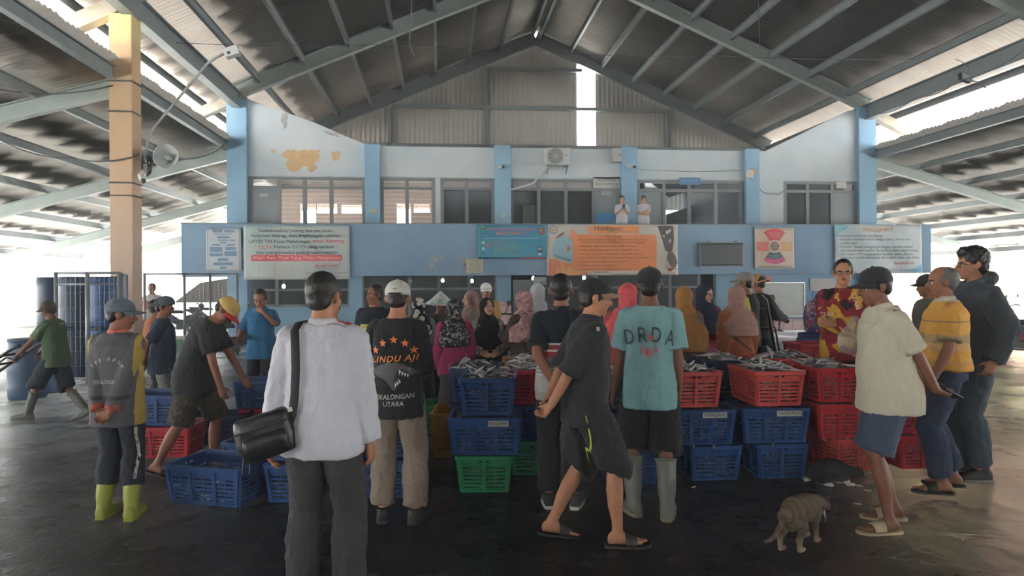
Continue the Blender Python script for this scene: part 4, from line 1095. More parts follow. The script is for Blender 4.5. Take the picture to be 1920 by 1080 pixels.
    def make_hair(s, style, m):
        h = lambda x,y,z: s.hc+s.R @ V((x,y,z)); mb = MB(); E = lambda c,r: mb.ell(h(*c), r, s.R, 22, 14)
        if style == 'short':
            E((0,-.026,.046),(.083,.096,.092)); E((0,-.052,-.008),(.068,.052,.062))
            for sx in (-1,1): mb.ell(h(sx*.072,.012,.022),(.010,.024,.034), s.R)
        elif style == 'full':
            E((0,-.026,.052),(.090,.104,.100)); E((0,-.056,-.008),(.076,.060,.072)); E((0,.03,.098),(.066,.06,.045))
        elif style == 'under':                         # below a cap
            E((0,-.050,-.006),(.070,.056,.062)); E((0,-.028,.040),(.080,.092,.08))
            for sx in (-1,1): mb.ell(h(sx*.071,.008,.015),(.010,.022,.034), s.R)
        elif style == 'receding':
            E((0,-.042,.034),(.083,.088,.088)); E((0,-.056,-.008),(.068,.050,.06))
            for sx in (-1,1): mb.ell(h(sx*.072,.008,.02),(.010,.022,.036), s.R)
        a = .0035 if style != 'full' else .009; sc = 70 if style != 'full' else 45
        me = remesh(mb, min(s.vox,.009), 1, lambda c,n: a*noise.noise(c*sc)+a*.6*noise.noise(c*sc*2.3)); s.hair = s.finish(me, 'hair', m)
        if style == 'full' and False: pass
    # clothing ----------------------------------------------------------------
    def wr(s, amp, f=7.5, zf=.34, seed=None):
        amp *= .78
        o = V((s.rng.random()*50, s.rng.random()*50, 0))
        def d(c, n):
            q = V((c.x*f, c.y*f, c.z*f*zf))+o
            a = noise.noise(q+V((noise.noise(q*1.3),0,noise.noise(q*.9)))*1.2)
            b = noise.noise(V((c.x*f*2.1, c.y*f*2.1, c.z*f*1.7))+o*2)
            d3 = noise.noise(V((c.x*f*3.3+c.z*f*1.2, c.y*f*3.3, c.z*f*2.6))+o*3)
            return amp*(a*.9+(1-abs(b)*2.4)*.55+(.5-abs(d3)*1.8)*.3)
        return d
    def top(s, m, sleeve='short', hem=.82, e=.020, flare=.012, neck=1.455, amp=.008, name='shirt', drape=.8, se=.0, cuff=None, hoodie=False):
        mb = MB(); mb.loft(s.torso(e, hem, neck, flare, drape), 22, 2.3)
        st = {'short':.80,'half':1.12,'three':1.5,'long':1.97,'none':.25}[sleeve] if isinstance(sleeve,str) else sleeve
        for i in (0,1):
            p, r = s.limb(i, .054, .045, .032, st, .013+se)
            if st < 1.3: r = [q+.014*k/len(r) for k, q in enumerate(r)]
            else: r = [q+.006 for q in r]
            mb.tube(p, r, 14, False); mb.ell(s.sh[i]+s.UR(V((0,0,-.005))), (.065+se,.066+se,.063))
        me = remesh(mb, s.vox, 3, s.wr(amp)); s.shirt = s.finish(me, name, m); s.topm = m
        if cuff is not None:
            for i in (0,1):
                q = s.elb[i].lerp(s.wri[i], min(.97, st-1)) if st > 1 else s.sh[i].lerp(s.elb[i], st); b = (s.wri[i]-s.elb[i]).normalized() if st > 1 else (s.elb[i]-s.sh[i]).normalized()
                rr = (.034+.014+.008)*(.55+.45*s.w)+se if st > 1 else .075
                mb = MB(); mb.tube([q-b*.035,q+b*.012], [rr+.003,rr+.002], 16, False); s.small(mb, 'cuff', cuff, s.shirt)
        return s.shirt
    def collar(s, m, r=.068, hgt=.038, open_=0.0, parent=True):
        mb = MB(); rs = []; X, Y = s.UX(1.45); Zv = X.cross(Y)
        c0 = s.U(V((0,-.014,1.437)))
        n = 28
        hgt += .012
        for k, (rr, zz) in enumerate(((r+.024,-.014),(r+.013,hgt*.5),(r+.002,hgt),(r-.004,hgt),(r-.004,-.012))):
            rs.append([c0+X*(rr*math.cos(2*PI*j/n))*1.02+Y*(rr*.98*math.sin(2*PI*j/n)+.012)+Zv*(zz-(.022*max(0,math.sin(2*PI*j/n))**2)) for j in range(n)])
        mb.rings(rs, cap=False); mb.add([p for p in rs[-1]+rs[0]], [(j,(j+1)%n,n+(j+1)%n,n+j) for j in range(n)])
        return s.small(mb, 'collar', m, s.shirt)
    def trousers(s, m, stop=1.92, e=.016, f=.010, amp=.010, name='trousers', tuck=False):
        mb = MB(); t = s.torso(.008, .86, 1.02); mb.loft(t, 20, 2.2)
        mb.ell(s.P0+V((0,-.012,-.06)), (.152*s.w**.6,.112,.10))
        for i in (0,1):
            p, r = s.leg(i, stop, e, f)
            if stop > 1.5 and not tuck: r = [max(q, .060+e) for q in r]
            mb.tube([s.P0.lerp(s.hip[i],.75)+V((0,0,.03))]+p, [r[0]]+r, 16, False)
        me = remesh(mb, s.vox*1.05, 3, s.wr(amp, 9, .8)); s.pants = s.finish(me, name, m); return s.pants
    def skirt(s, m, hem=.10, r=.24, top=1.05, name='skirt', amp=.012):
        mb = MB(); secs = []
        for k in range(8):
            t = k/7; z = top+(hem-top)*t; X, Y = s.UX(z); a = (.165+(r-.165)*t**.8)*(s.w if t<.5 else 1); secs.append((s.U(V((0,-.01,z))) if z > .95 else s.P0+V((0,-.01,z-.95)), X, Y, a, a*.78))
        mb.loft(secs, 24); me = remesh(mb, s.vox*1.1, 2, s.wr(amp, 14, .12)); s.pants = s.finish(me, name, m); return s.pants
    def shoes(s, m, sole=None, kind='shoe'):
        for i in (0,1):
            P, X, Z, R = s.footfr[i]
            mb = MB(); e = .009
            mb.loft([(P(0,-.078,.040),X,Z,.020,.030),(P(0,-.066,.046),X,Z,.036,.044),(P(0,-.02,.050),X,Z,.043,.052),(P(0,.04,.048),X,Z,.045,.048),(P(0,.10,.036),X,Z,.050,.036),(P(0,.155,.028),X,Z,.050,.030),(P(0,.195,.024),X,Z,.040,.025),(P(0,.213,.022),X,Z,.018,.014)], 16, 2.3)
            mb.tube([P(0,-.02,.06),P(0,-.022,.105)], [.044,.043], 14, False)
            me = remesh(mb, min(s.vox,.009), 2); so = s.finish(me, 'shoe', m)
            if sole is not None:
                mb = MB(); mb.loft([(P(0,-.08,.010),X,Z,.030,.014),(P(0,-.03,.010),X,Z,.045,.014),(P(0,.10,.010),X,Z,.053,.014),(P(0,.19,.012),X,Z,.044,.014),(P(0,.218,.014),X,Z,.018,.010)], 16, 5); s.small(mb, 'sole', sole, so)
    def boots(s, m, top=.36, r=.062, sole=None):
        for i in (0,1):
            P, X, Z, R = s.footfr[i]; mb = MB()
            mb.loft([(P(0,-.082,.045),X,Z,.022,.034),(P(0,-.070,.05),X,Z,.040,.050),(P(0,-.02,.054),X,Z,.046,.056),(P(0,.04,.052),X,Z,.047,.053),(P(0,.10,.040),X,Z,.052,.040),(P(0,.16,.032),X,Z,.052,.034),(P(0,.205,.028),X,Z,.042,.030),(P(0,.225,.025),X,Z,.018,.016)], 16, 2.3)
            a, k = s.ank[i], s.knee[i]; L = (top-.085)/.405; pts = [a+V((0,-.01,-.03))]+[a.lerp(k,L*t)+V((0,-.012,0)) for t in (.1,.35,.7,1)]
            mb.tube(pts, [.052,.051,r*.95,r,r+.004], 16, False)
            me = remesh(mb, min(s.vox,.009), 2, s.wr(.003, 12, 1)); bo = s.finish(me, 'boot', m)
            e = a.lerp(k,L)+V((0,-.012,0)); d = (k-a).normalized(); mb = MB(); mb.tube([e-d*.012,e+d*.006], [r+.009,r+.009], 18, False); s.small(mb, 'boot_rim', m, bo)
            mb = MB(); mb.loft([(P(0,-.084,.011),X,Z,.032,.015),(P(0,-.03,.011),X,Z,.047,.015),(P(0,.10,.011),X,Z,.055,.015),(P(0,.20,.012),X,Z,.045,.015),(P(0,.230,.014),X,Z,.018,.010)], 16, 5); s.small(mb, 'sole', sole or m, bo)
    def sandals(s, m, strap=None, wide=True, thick=.022):
        for i in (0,1):
            P, X, Z, R = s.footfr[i]; mb = MB(); z = -thick/2+.002
            mb.loft([(P(0,-.082,z),X,Z,.022,thick/2),(P(0,-.06,z),X,Z,.038,thick/2),(P(0,.0,z),X,Z,.042,thick/2),(P(0,.10,z),X,Z,.052,thick/2),(P(0,.17,z+.002),X,Z,.050,thick/2),(P(0,.205,z+.006),X,Z,.034,thick/2),(P(0,.215,z+.008),X,Z,.014,thick/2)], 18, 4)
            so = s.small(mb, 'sandal', m)
            mb = MB(); rs = []
            n = 12; band = ((.045,.118) if wide else (.06,.085))
            for y in (band[0], (band[0]+band[1])/2, band[1]):
                hz = .088-.48*y*.9 if wide else .07
                rs.append([P((.050)*math.cos(PI*j/n), y-.0*j, .004+max(.042,hz)*math.sin(PI*j/n)) for j in range(n+1)])
            mb.rings(rs, cap=False, closed=False); o = s.small(mb, 'strap', strap or m, so); sol = o.modifiers.new('s','SOLIDIFY'); sol.thickness = .005; sol.offset = 1
            if not wide:
                mb = MB(); mb.tube([P(0,.145,.01),P(-.02,.11,.05),P(-.045,.05,.01)], .008, 6); mb.tube([P(0,.145,.01),P(.02,.11,.05),P(.045,.05,.01)], .008, 6); s.small(mb, 'thong', strap or m, so)
    def cap(s, m, brim=None, yaw=0, backhole=False, low=.028, bl=.085, button=True):
        R = s.R @ Matrix.Rotation(-math.radians(yaw),3,'Z'); h = lambda x,y,z: s.hc+R @ V((x,y,z))
        mb = MB(); rs = []; n = 32
        X = R @ V((1,0,0)); Y = R @ V((0,1,0))
        for z, a, b in ((low,.0895,.108),(low+.028,.090,.109),(low+.055,.085,.103),(low+.08,.072,.088),(low+.098,.052,.064),(low+.109,.028,.034),(low+.112,.006,.008)):
            rs.append([h(a*math.cos(2*PI*j/n), -.012+b*math.sin(2*PI*j/n), z+.018*max(0,math.sin(2*PI*j/n))*(1 if z < low+.05 else 0)) for j in range(n)])
        mb.rings(rs, cap=True); s.capo = s.small(mb, 'cap', m)
        mb = MB(); k = 14; vs = []; fs = []
        for r in range(4):
            t = r/3
            for j in range(k+1):
                a = PI*(.5-.42)+PI*.84*j/k; x = math.cos(a); y = math.sin(a)
                vs.append(h(x*(.086+.002*t), -.012+y*.105+bl*t*y**.8 if y>0 else 0, low+.018*y+.006-.020*t*(1-.4*y)-.018*t*x*x))
        for r in range(3):
            for j in range(k): fs.append((r*(k+1)+j,r*(k+1)+j+1,(r+1)*(k+1)+j+1,(r+1)*(k+1)+j))
        mb.add(vs, fs); o = s.small(mb, 'brim', brim or m, s.capo); so = o.modifiers.new('s','SOLIDIFY'); so.thickness = .005
        if button: mb = MB(); mb.ell(h(0,-.012,low+.113),(.010,.010,.006)); s.small(mb, 'button', brim or m, s.capo)
        if backhole:
            mb = MB(); n = 12
            rs = [[h(.033*math.cos(a)+0, -.012-.1095+.012*abs(math.cos(a)), low+.012+.036*max(0,math.sin(a))*1.0) for a in [PI*j/n for j in range(n+1)]]]
            c = [p+R @ V((0,.01,0)) for p in rs[0]]; mb.rings([rs[0], c], cap=False, closed=False); pts = [p+R @ V((0,-.0005,0)) for p in rs[0]]
            mb.poly(pts, 0, R @ V((0,.012,0))); s.small(mb, 'back_opening', HAIR, s.capo, False)
            mb = MB(); mb.tube([h(-.04,-.118,low+.008),h(0,-.1245,low+.008),h(.04,-.118,low+.008)], .007, 8); s.small(mb, 'adjuster', M['black'], s.capo)
        return s.capo
    def hijab(s, m, length=.30, spread=.20,  name='hijab', amp=.008):
        h = lambda x,y,z: s.hc+s.R @ V((x,y,z)); mb = MB()
        mb.ell(h(0,-.030,.030),(.098,.108,.112), s.R, 22, 14); mb.ell(h(0,-.038,-.05),(.092,.098,.11), s.R, 22, 14); mb.ell(h(0,.0,-.125),(.085,.090,.055), s.R, 20, 12)
        secs = []
        for t in (0,.15,.35,.6,.8,1):
            spread_ = spread; z = 1.50-length*t; X, Y = s.UX(z); a = .085+(spread-.085)*min(1,(t*1.7))**.75; secs.append((s.U(V((0,-.008-.006*t,z))), X, Y, a, .082+(spread*.80-.082)*min(1,t*1.6)**.8))
        mb.loft(secs, 26, 2.2); me = remesh(mb, min(s.vox,.011), 3, s.wr(amp, 13, .4)); return s.finish(me, name, m)
    def conical(s, m):
        h = lambda x,y,z: s.hc+s.R @ V((x,y,z)); mb = MB(); n = 36
        rs = [[h(r*math.cos(2*PI*j/n), -.01+r*math.sin(2*PI*j/n), z) for j in range(n)] for r, z in ((.215,.018),(.218,.022),(.15,.07),(.08,.135),(.02,.19),(.004,.205),(.002,.20),(.018,.182),(.08,.127),(.15,.062),(.21,.015))]
        mb.rings(rs, True); return s.small(mb, 'conical_hat', m)
    def glasses(s, m):
        h = lambda x,y,z: s.hc+s.R @ V((x,y,z)); mb = MB()
        for sx in (-1,1):
            mb.tube([h(sx*.032+.022*math.cos(a*PI/8), .094, .004+.017*math.sin(a*PI/8)) for a in range(17)], .0022, 6, False); mb.tube([h(sx*.054,.092,.008),h(sx*.078,.04,.01),h(sx*.083,-.02,.006)], .0022, 6, False)
        mb.tube([h(-.011,.096,.006),h(.011,.096,.006)], .0022, 6); return s.small(mb, 'glasses', m)
    # lettering projected on a garment -----------------------------------------
    def bvh(s, o):
        me = o.data; return BVHTree.FromPolygons([v.co for v in me.vertices], [tuple(p.vertices) for p in me.polygons])
    def print_mesh(s, bm, col, side, off=.007, garment=None, name='print', rot=0, at=(0,0), tol=.5):
        """bm in metres, x right / z up as the viewer sees it, around (0,0); put on garment at local (x,z)"""
        o = garment or s.shirt; t = s.bvh(o); k = s.k
        bm.normal_update(); bmesh.ops.triangulate(bm, faces=bm.faces)
        for ax in (0,2):
            vs = [v.co[ax] for v in bm.verts]; lo, hi = min(vs), max(vs); c = math.ceil(lo/.013)*.013
            while c < hi:
                co = [0,0,0]; no = [0,0,0]; co[ax] = c; no[ax] = 1
                bmesh.ops.bisect_plane(bm, geom=bm.verts[:]+bm.edges[:]+bm.faces[:], plane_co=co, plane_no=no, dist=1e-6); c += .013
        fr = {'back':((1,0),(0,1)),'front':((-1,0),(0,-1)),'left':((0,-1),(1,0)),'right':((0,1),(-1,0))}[side]   # viewer-right dir, ray dir (xy)
        kill = []
        for v in bm.verts:
            x, z = v.co.x+at[0], v.co.z+at[1]
            q = V((fr[0][0]*x-fr[1][0]*1.2, fr[0][1]*x-fr[1][1]*1.2, z))*k; d = V((*fr[1],0))
            if side in ('left','right'): q.x += 0
            loc, nor, idx, dist = t.ray_cast(q, d)
            if loc is None: kill.append(v); v.co = V((0,0,0)); continue
            v.co = loc-d*off
        bmesh.ops.delete(bm, geom=kill, context='VERTS')
        if not bm.faces: bm.free(); return
        me = bpy.data.meshes.new(name); bm.to_mesh(me); bm.free()
        ob = bpy.data.objects.new(name, me); C.objects.link(ob); ob.parent = o; me.materials.append(ink(*col)); return ob
    def words(s, txt, col, side, at, w, h, bold=0, shear=0, skew=0, arc=0, spacing=1, garment=None, rot=0):
        me = text_mesh(txt, 1, bold, shear, spacing=spacing); xs = [v.co.x for v in me.vertices]; cx = (min(xs)+max(xs))/2; sx = w/(max(xs)-min(xs)); sz = h/.72
        bm = bmesh.new(); bm.from_mesh(me); bpy.data.meshes.remove(me); cr, sr = math.cos(rot), math.sin(rot)
        for v in bm.verts:
            x, z = (v.co.x-cx)*sx, v.co.y*sz+skew*(v.co.x-cx)*sx
            if arc: a = x/arc; x, z = (arc+z)*math.sin(a), (arc+z)*math.cos(a)-arc
            v.co = V((x*cr-z*sr, 0, x*sr+z*cr))
        return s.print_mesh(bm, col, side, garment=garment, name='lettering', at=at)
    def shape(s, pts, col, side, at=(0,0), off=.0055, garment=None, name='print'):
        bm = bmesh.new(); bm.faces.new([bm.verts.new((x,0,z)) for x, z in pts]); return s.print_mesh(bm, col, side, off, garment, name, at=at)
    def star(s, x, z, r, col, side='back'):
        s.shape([(x+(r if k%2==0 else r*.4)*math.sin(k*PI/5), z+(r if k%2==0 else r*.4)*math.cos(k*PI/5)) for k in range(10)], col, side, name='printed_star')
    def strap(s, pts, m, w=.02, t=.004, name='strap'):
        """flat band through local points lying on the body"""
        mb = MB(); mb.tube([V(p)*s.k for p in pts], [w*s.k]*len(pts), 10, False, t/w); return mb
    def wpos(s, v): return _mw(s.root) @ (V(v)*s.k)
def _mw(o):
    return Matrix.Translation(o.location) @ Matrix.Rotation(o.rotation_euler.z,4,'Z')
# ---------------------------------------------------------------- patterned cloth
def bands(name, stops, rough=.85, k=1.0):
    """cloth whose colour changes with height: (z, rgb) from the hem up"""
    t = NT(name); v = t.co(); z = t.sep(v)[2]
    n = t.noise(v, 9, 3); f = t.math('ADD', t.math('MULTIPLY', z, .5), t.math('MULTIPLY', t.math('SUBTRACT', n.outputs['Fac'], .5), .004))
    c = t.ramp(f, [(max(0,zz*k/2), srgb(*col)) for zz, col in stops], True)
    t.base(c); fl = t.noise(t.co(scale=(1,1,.45)), 16, 3, .5, .6); t.bump(fl.outputs['Fac'], .25, .02)
    return t.set(rough, 0, .25)
def blobs(name, cols, scale=8, dist=1.5, pos=(.38,.5,.6,.7), vscale=(1,1,1)):
    t = NT(name); v = t.co(scale=vscale); n = t.noise(v, scale, 3, .55, dist)
    t.base(t.ramp(n.outputs['Fac'], [(0 if i == 0 else pos[i-1], srgb(*c)) for i, c in enumerate(cols)], True))
    fl = t.noise(t.co(scale=(1,1,.45)), 16, 3); t.bump(fl.outputs['Fac'], .2, .02); return t.set(.85, 0, .25)
def flowers(name, ground, petal, heart, scale=16):
    t = NT(name); v = t.co(); vo = t.N('TexVoronoi', Scale=scale, feature='F1'); t.L(v, vo.inputs['Vector'])
    t.base(t.ramp(vo.outputs['Distance'], [(0,srgb(*heart)),(.16,srgb(*petal)),(.42,srgb(*ground))], True)); return t.set(.8, 0, .25)
def pinstripe(name, c0, c1, scale=30):
    t = NT(name); v = t.co(); s_ = t.sep(v); a = t.math('ARCTAN2', s_[1], s_[0]); f = t.math('FRACT', t.math('MULTIPLY', a, scale/(2*PI)))
    t.base(t.ramp(f, [(0,srgb(*c0)),(.78,srgb(*c1))], True)); return t.set(.85, 0, .25)
def sided(name, c0, c1, lo, hi, axis=0, c2=None, lo2=None):
    """body colour with a contrasting panel where |axis| lies between lo and hi"""
    t = NT(name); v = t.co(); a = t.math('ABSOLUTE', t.sep(v)[axis]); st = [(0,srgb(*c0)),(lo,srgb(*c1)),(hi,srgb(*c0))]
    t.base(t.ramp(a, st, True)); fl = t.noise(t.co(scale=(1,1,.45)), 16, 3); t.bump(fl.outputs['Fac'], .25, .02); return t.set(.85, 0, .25)
def Ht(top, z, extra=0): return CAMZ+(HOR-top)*z/F-extra
BLK = lambda: cloth('black_cloth', 34, 36, 38)
DKT = lambda: cloth('dark_trouser_cloth', 36, 38, 42)
DENIM = lambda: cloth('denim', 62, 78, 98, .9, .2)
GUM = lambda: mat('grey_rubber', srgb(104,106,98), .5, 0, .15, 6)
BLKR = lambda: mat('black_rubber', srgb(30,29,29), .6, 0, .2, 8)

# 1 white shirt and shoulder bag, nearest
p = Person('person in a white long-sleeved shirt with a black bag slung at the hip', 606, 3.42, 3, Ht(515,3.42), w=1.00, head=(14,3), arms=(dict(w=(-.265,-.01,.83),p=(-.8,-1,0)), dict(w=(.228,.03,.85),p=(.5,-1,0))), sk='a', feet=((-.12,.0,8,0),(.12,.02,8,0)))
p.top(cloth('white_cotton', 208, 208, 219, .8, .03, .35), 'long', hem=.80, e=.030, flare=.02, amp=.013, se=.008); p.collar(cloth('white_cotton', 226, 226, 236), .062, .036)
p.trousers(cloth('charcoal_trousers', 58, 57, 58, .85, .12), e=.022, amp=.012); p.shoes(BLKR())
# bag (its own thing) with strap over the shoulder
bagm = mat('bag_leather', srgb(30,30,32), .38, 0, .2, 12, .2, 60)
c = p.wpos((-.222,-.195,.93)); bag = thing('shoulder_bag', 'black leather shoulder bag hanging at the left hip of the white-shirted person', 'bag', c, p.root.rotation_euler.z+.25)
mb = MB(); mb.M = Matrix.Rotation(-.28,4,'Y'); mb.loft([((0,0,z),V((1,0,0)),V((0,1,0)),a,b) for z,a,b in ((-.105,.095,.03),(-.10,.115,.045),(-.02,.135,.058),(.06,.130,.052),(.095,.120,.040),(.10,.10,.02))], 20, 4)
mb2 = remesh(mb, .008, 2, lambda q,n: .006*noise.noise(q*14)); o = link('body', mb2, bagm, bag)
mb = MB(); mb.M = Matrix.Rotation(-.28,4,'Y'); mb.loft([((0,-.052,z),V((1,0,0)),V((0,1,0)),a,b) for z,a,b in ((-.085,.085,.012),(-.08,.095,.022),(-.02,.102,.024),(.015,.095,.014))], 18, 5); fp = mb.build('front_pocket', bagm, bag, True)
mb = MB(); mb.M = Matrix.Rotation(-.28,4,'Y'); mb.tube([(-.12,-.052,.045),(0,-.062,.05),(.12,-.05,.045)], .005, 6); mb.build('zip', mat('zip_metal', srgb(90,90,92), .35, .6), bag)
mb = MB(); mb.M = Matrix.Rotation(-.28,4,'Y'); mb.box((.13,-.02,.07),(.15,-.005,.09)); mb.build('label_tab', M['white'], bag)
mb = MB()
for a in (-.09,-.06): mb.tube([(a,-.03,-.10),(a-.005,-.03,-.17)], .005, 6)
mb.build('tassel', bagm, bag)
q = [p.U(V(v)) for v in ((-.085,.03,1.47),(-.10,-.05,1.465),(-.10,-.115,1.43),(-.085,-.150,1.36),(-.08,-.158,1.25),(-.085,-.160,1.12),(-.095,-.165,1.03),(-.11,-.175,.985))]
inv = _mw(bag).inverted(); mb = MB(); mb.tube([inv @ p.wpos(v+V((0,-.012,0))) for v in q], .021, 10, False, .14, up=(1,0,0)); mb.build('strap', mat('bag_strap', srgb(30,31,34), .7), bag, True)
p.shape([(-.02,-.025),(.02,-.025),(.02,.02),(0,.03),(-.02,.02)], (190,130,60), 'left', (.0,1.26), name='sleeve_badge')

# 2 black long-sleeved shirt with printed back, white cap
p = Person('person in a black shirt lettered LINDU AJI with a white cap and khaki trousers', 746, 4.67, 2, Ht(522,4.67,.03), w=0.92, head=(0,4), arms=('front','front'), sk='a', hair='under', feet=((-.115,0,10,0),(.12,-.02,10,0)))
p.top(BLK(), 'long', hem=.755, e=.028, flare=.012, amp=.008); p.collar(BLK(), .060, .014)
OR, LG = (228,112,56), (206,204,200)
for x, z in ((-.135,1.235),(-.078,1.285),(0,1.308),(.078,1.285),(.135,1.235)): p.star(x, z, .030, OR)
p.words('LINDU AJI', (222,128,56), 'back', (0,1.175), .33, .042, .03, .25, .06, spacing=1.15)
p.shape([(-.165,1.085),(-.12,1.125),(-.04,1.15),(.04,1.148),(.12,1.11),(.17,1.075),(.12,1.06),(.06,1.068),(.03,.975),(.0,.96),(-.06,1.03),(-.13,1.06)], (72,74,76), 'back')
p.shape([(.02,1.10),(.055,1.105),(.105,1.07),(.06,1.035),(.05,.985),(.02,.975),(.0,1.02)], (16,16,18), 'back', off=.006)
for k in range(4): p.shape([(.035+.018*k,1.10-.010*k),(.05+.018*k,1.093-.010*k),(.042+.018*k,1.062-.006*k)], (226,224,220), 'back', off=.0085, name='printed_tooth')
for k in range(3): p.shape([(.012+.014*k,.985+.012*k),(.024+.014*k,.992+.012*k),(.012+.012*k,1.018+.012*k)], (226,224,220), 'back', off=.0085, name='printed_tooth')
p.shape([(.035,1.122),(.06,1.115),(.05,1.109)], (196,50,50), 'back', off=.006)
p.words('PEKALONGAN', LG, 'back', (0,.915), .285, .034, .035, .12, .04); p.words('UTARA', LG, 'back', (.0,.865), .145, .034, .035, .12, .04)
p.trousers(cloth('khaki_trousers', 134, 118, 102, .9, .1), e=.024, amp=.014); p.shoes(BLKR(), BLKR()); p.cap(cloth('off_white_cap', 200, 198, 190), backhole=True)

# 3 grey work jacket, green boots
p = Person('person in a grey and yellow work jacket, grey-blue cap and yellow-green rubber boots', 222, 4.78, 2, Ht(552,4.78,.03), w=1.00, head=(62,6), arms=(dict(w=(-.035,-.19,.80),p=(-1,-.15,.1),d=(.45,-.2,-.6),n=(0,-1,.2)),dict(w=(.05,-.20,.82),p=(1,-.15,.1),d=(-.5,-.2,-.5),n=(0,-1,0))), sk='b', hair='under', feet=((-.12,.0,6,0),(.12,-.03,-10,0)))
p.top(sided('grey_jacket', (92,92,96), (176,150,78), .155, .185, 0), 'long', hem=.74, e=.030, flare=.015, amp=.009, cuff=cloth('red_cuff', 168,66,56)); p.collar(cloth('coral_collar', 206,104,88), .064, .034)
for i, (ch) in enumerate('TPI-PPNP'): a = math.radians(-48+i*14); p.words(ch, (196,196,190), 'back', (.155*math.sin(a)-.0,1.10+.16*math.cos(a)), .022 if ch not in 'I-' else .010, .030, .03, rot=-a)
p.words('PEKALONGAN', (196,196,190), 'back', (-.005,1.085), .168, .030, .035)
p.shape([(-.165,.985),(.165,.985),(.165,.955),(-.165,.955)], (40,40,44), 'back', name='belt_band')
p.trousers(cloth('navy_trousers', 42, 46, 58), 1.56, e=.016, tuck=True); p.boots(mat('lime_rubber', srgb(150,156,48), .45, 0, .15, 5), .335, .066)
for i, ch in enumerate('ANCORO'): p.words(ch, (26,28,34), 'back', (.152,.66-.062*i), .022, .026, .03, garment=p.pants)
p.shape([(.150,.72),(.166,.72),(.166,.32),(.150,.32)], (206,200,188), 'back', off=.002, garment=p.pants, name='side_stripe')
p.cap(cloth('slate_cap', 96,108,120), yaw=0)

# 4 walker with the trolley, far left
p = Person('person in a green shirt and brown cap striding left in rubber boots behind a trolley', 104, 8.35, -88, 1.46, w=0.90, lean=9, head=(0,8), arms=('cart','cart'), sk='c', hair='under', feet=((-.09,.34,5,.0),(.09,-.36,5,.03,25)))
p.top(sided('green_shirt', (78,98,72), (130,150,120), .19, .215), 'short', hem=.80, e=.03, flare=.02); p.trousers(cloth('navy_shorts', 38,44,56), 1.05, e=.022, f=.04, name='shorts'); p.boots(GUM(), .40, .06); p.cap(cloth('brown_cap', 88,80,74))
p.words('TPI', (210,214,206), 'back', (.0,1.32), .10, .03, .03)
WALK = p
# 5 navy tee
p = Person('person in a navy t-shirt and backward grey cap standing behind blue crates by the column', 306, 7.2, 62, Ht(549,7.2,.03), w=0.95, head=(18,0), arms=('behind','behind'), sk='b', hair='under')
p.top(cloth('navy_tee', 42,54,72), 'short', hem=.80, e=.03, flare=.015); p.trousers(cloth('olive_grey_trousers', 104,106,100), e=.024); p.shoes(BLKR()); p.cap(cloth('slate_cap2', 72,84,96), yaw=180)
p = Person('person with dark hair and orange collar half hidden behind the navy t-shirt', 292, 8.4, 40, Ht(560,8.4), arms=('down','down'), sk='b'); p.top(cloth('orange_top', 176,100,64), 'short'); p.trousers(DKT()); p.shoes(BLKR())
p = Person('person in a red and white top far off beyond the wire fence', 286, 15.5, 170, 1.62, sk='a'); p.top(bands('red_white_top', [(0,(196,190,186)),(1.05,(150,60,56)),(1.25,(206,200,196))]), 'short'); p.trousers(DKT()); p.shoes(BLKR())
# 6 bending man
p = Person('person in a black t-shirt and leaf-patterned shorts bending over crates, red and yellow cap', 366, 5.86, 84, 1.55, w=0.95, lean=31, head=(4,24), arms=(dict(w=(-.16,.40,.84),abs=True), dict(w=(.19,.30,.76),abs=True,p=(.1,-1,0))), sk='b', hair='under', foot='bare', sole=.02, feet=((-.11,.12,5,0),(.10,-.30,5,.03,14)))
p.top(cloth('black_tee', 48,49,52), 'short', hem=.76, e=.034, flare=.03, amp=.011); p.trousers(blobs('leaf_shorts', ((40,38,34),(92,84,70),(40,38,34),(112,100,82)), 15, 3.2, (.42,.5,.6)), 1.02, e=.026, f=.035, name='shorts'); p.sandals(BLKR(), wide=False)
c = p.cap(cloth('yellow_cap', 206,168,92), cloth('red_brim', 196,50,56)); p.shape([(-.03,-.035),(.03,-.035),(.03,.03),(0,.04),(-.03,.03)], (190,190,190), 'right', (-.14,1.22), name='print')
# 7 blue shirt man
p = Person('person in a bright blue short-sleeved shirt holding a hand to the mouth', 490, 8.25, 176, 1.53, w=0.90, head=(-6,22), arms=(dict(w=(-.075,.20,1.425),p=(-1,.2,-1),n=(.3,-1,.2),d=(.75,-.25,.35),c=55), dict(w=(.20,.27,1.06),p=(.6,-1,-.5),n=(0,-.2,1),d=(-.3,.9,0),c=50)), sk='b')
p.top(cloth('bright_blue_shirt', 46,112,160), 'short', hem=.80, e=.03, flare=.02); p.collar(cloth('bright_blue_shirt', 46,112,160)); p.trousers(DKT()); p.shoes(BLKR())
p.shape([(-.004,.82),(.004,.82),(.004,1.42),(-.004,1.42)], (34,90,132), 'front', name='button_strip')
# 8 red-navy shoulders behind the white shirt
p = Person('person with red and navy shoulders hidden behind the white-shirted person', 622, 5.9, 2, 1.50, w=1.12, sk='a'); p.top(bands('navy_red', [(0,(44,48,66)),(1.34,(196,48,60)),(1.385,(44,48,66)),(1.40,(196,48,60))], k=1.50/1.7), 'short', e=.03); p.trousers(DKT()); p.shoes(BLKR())
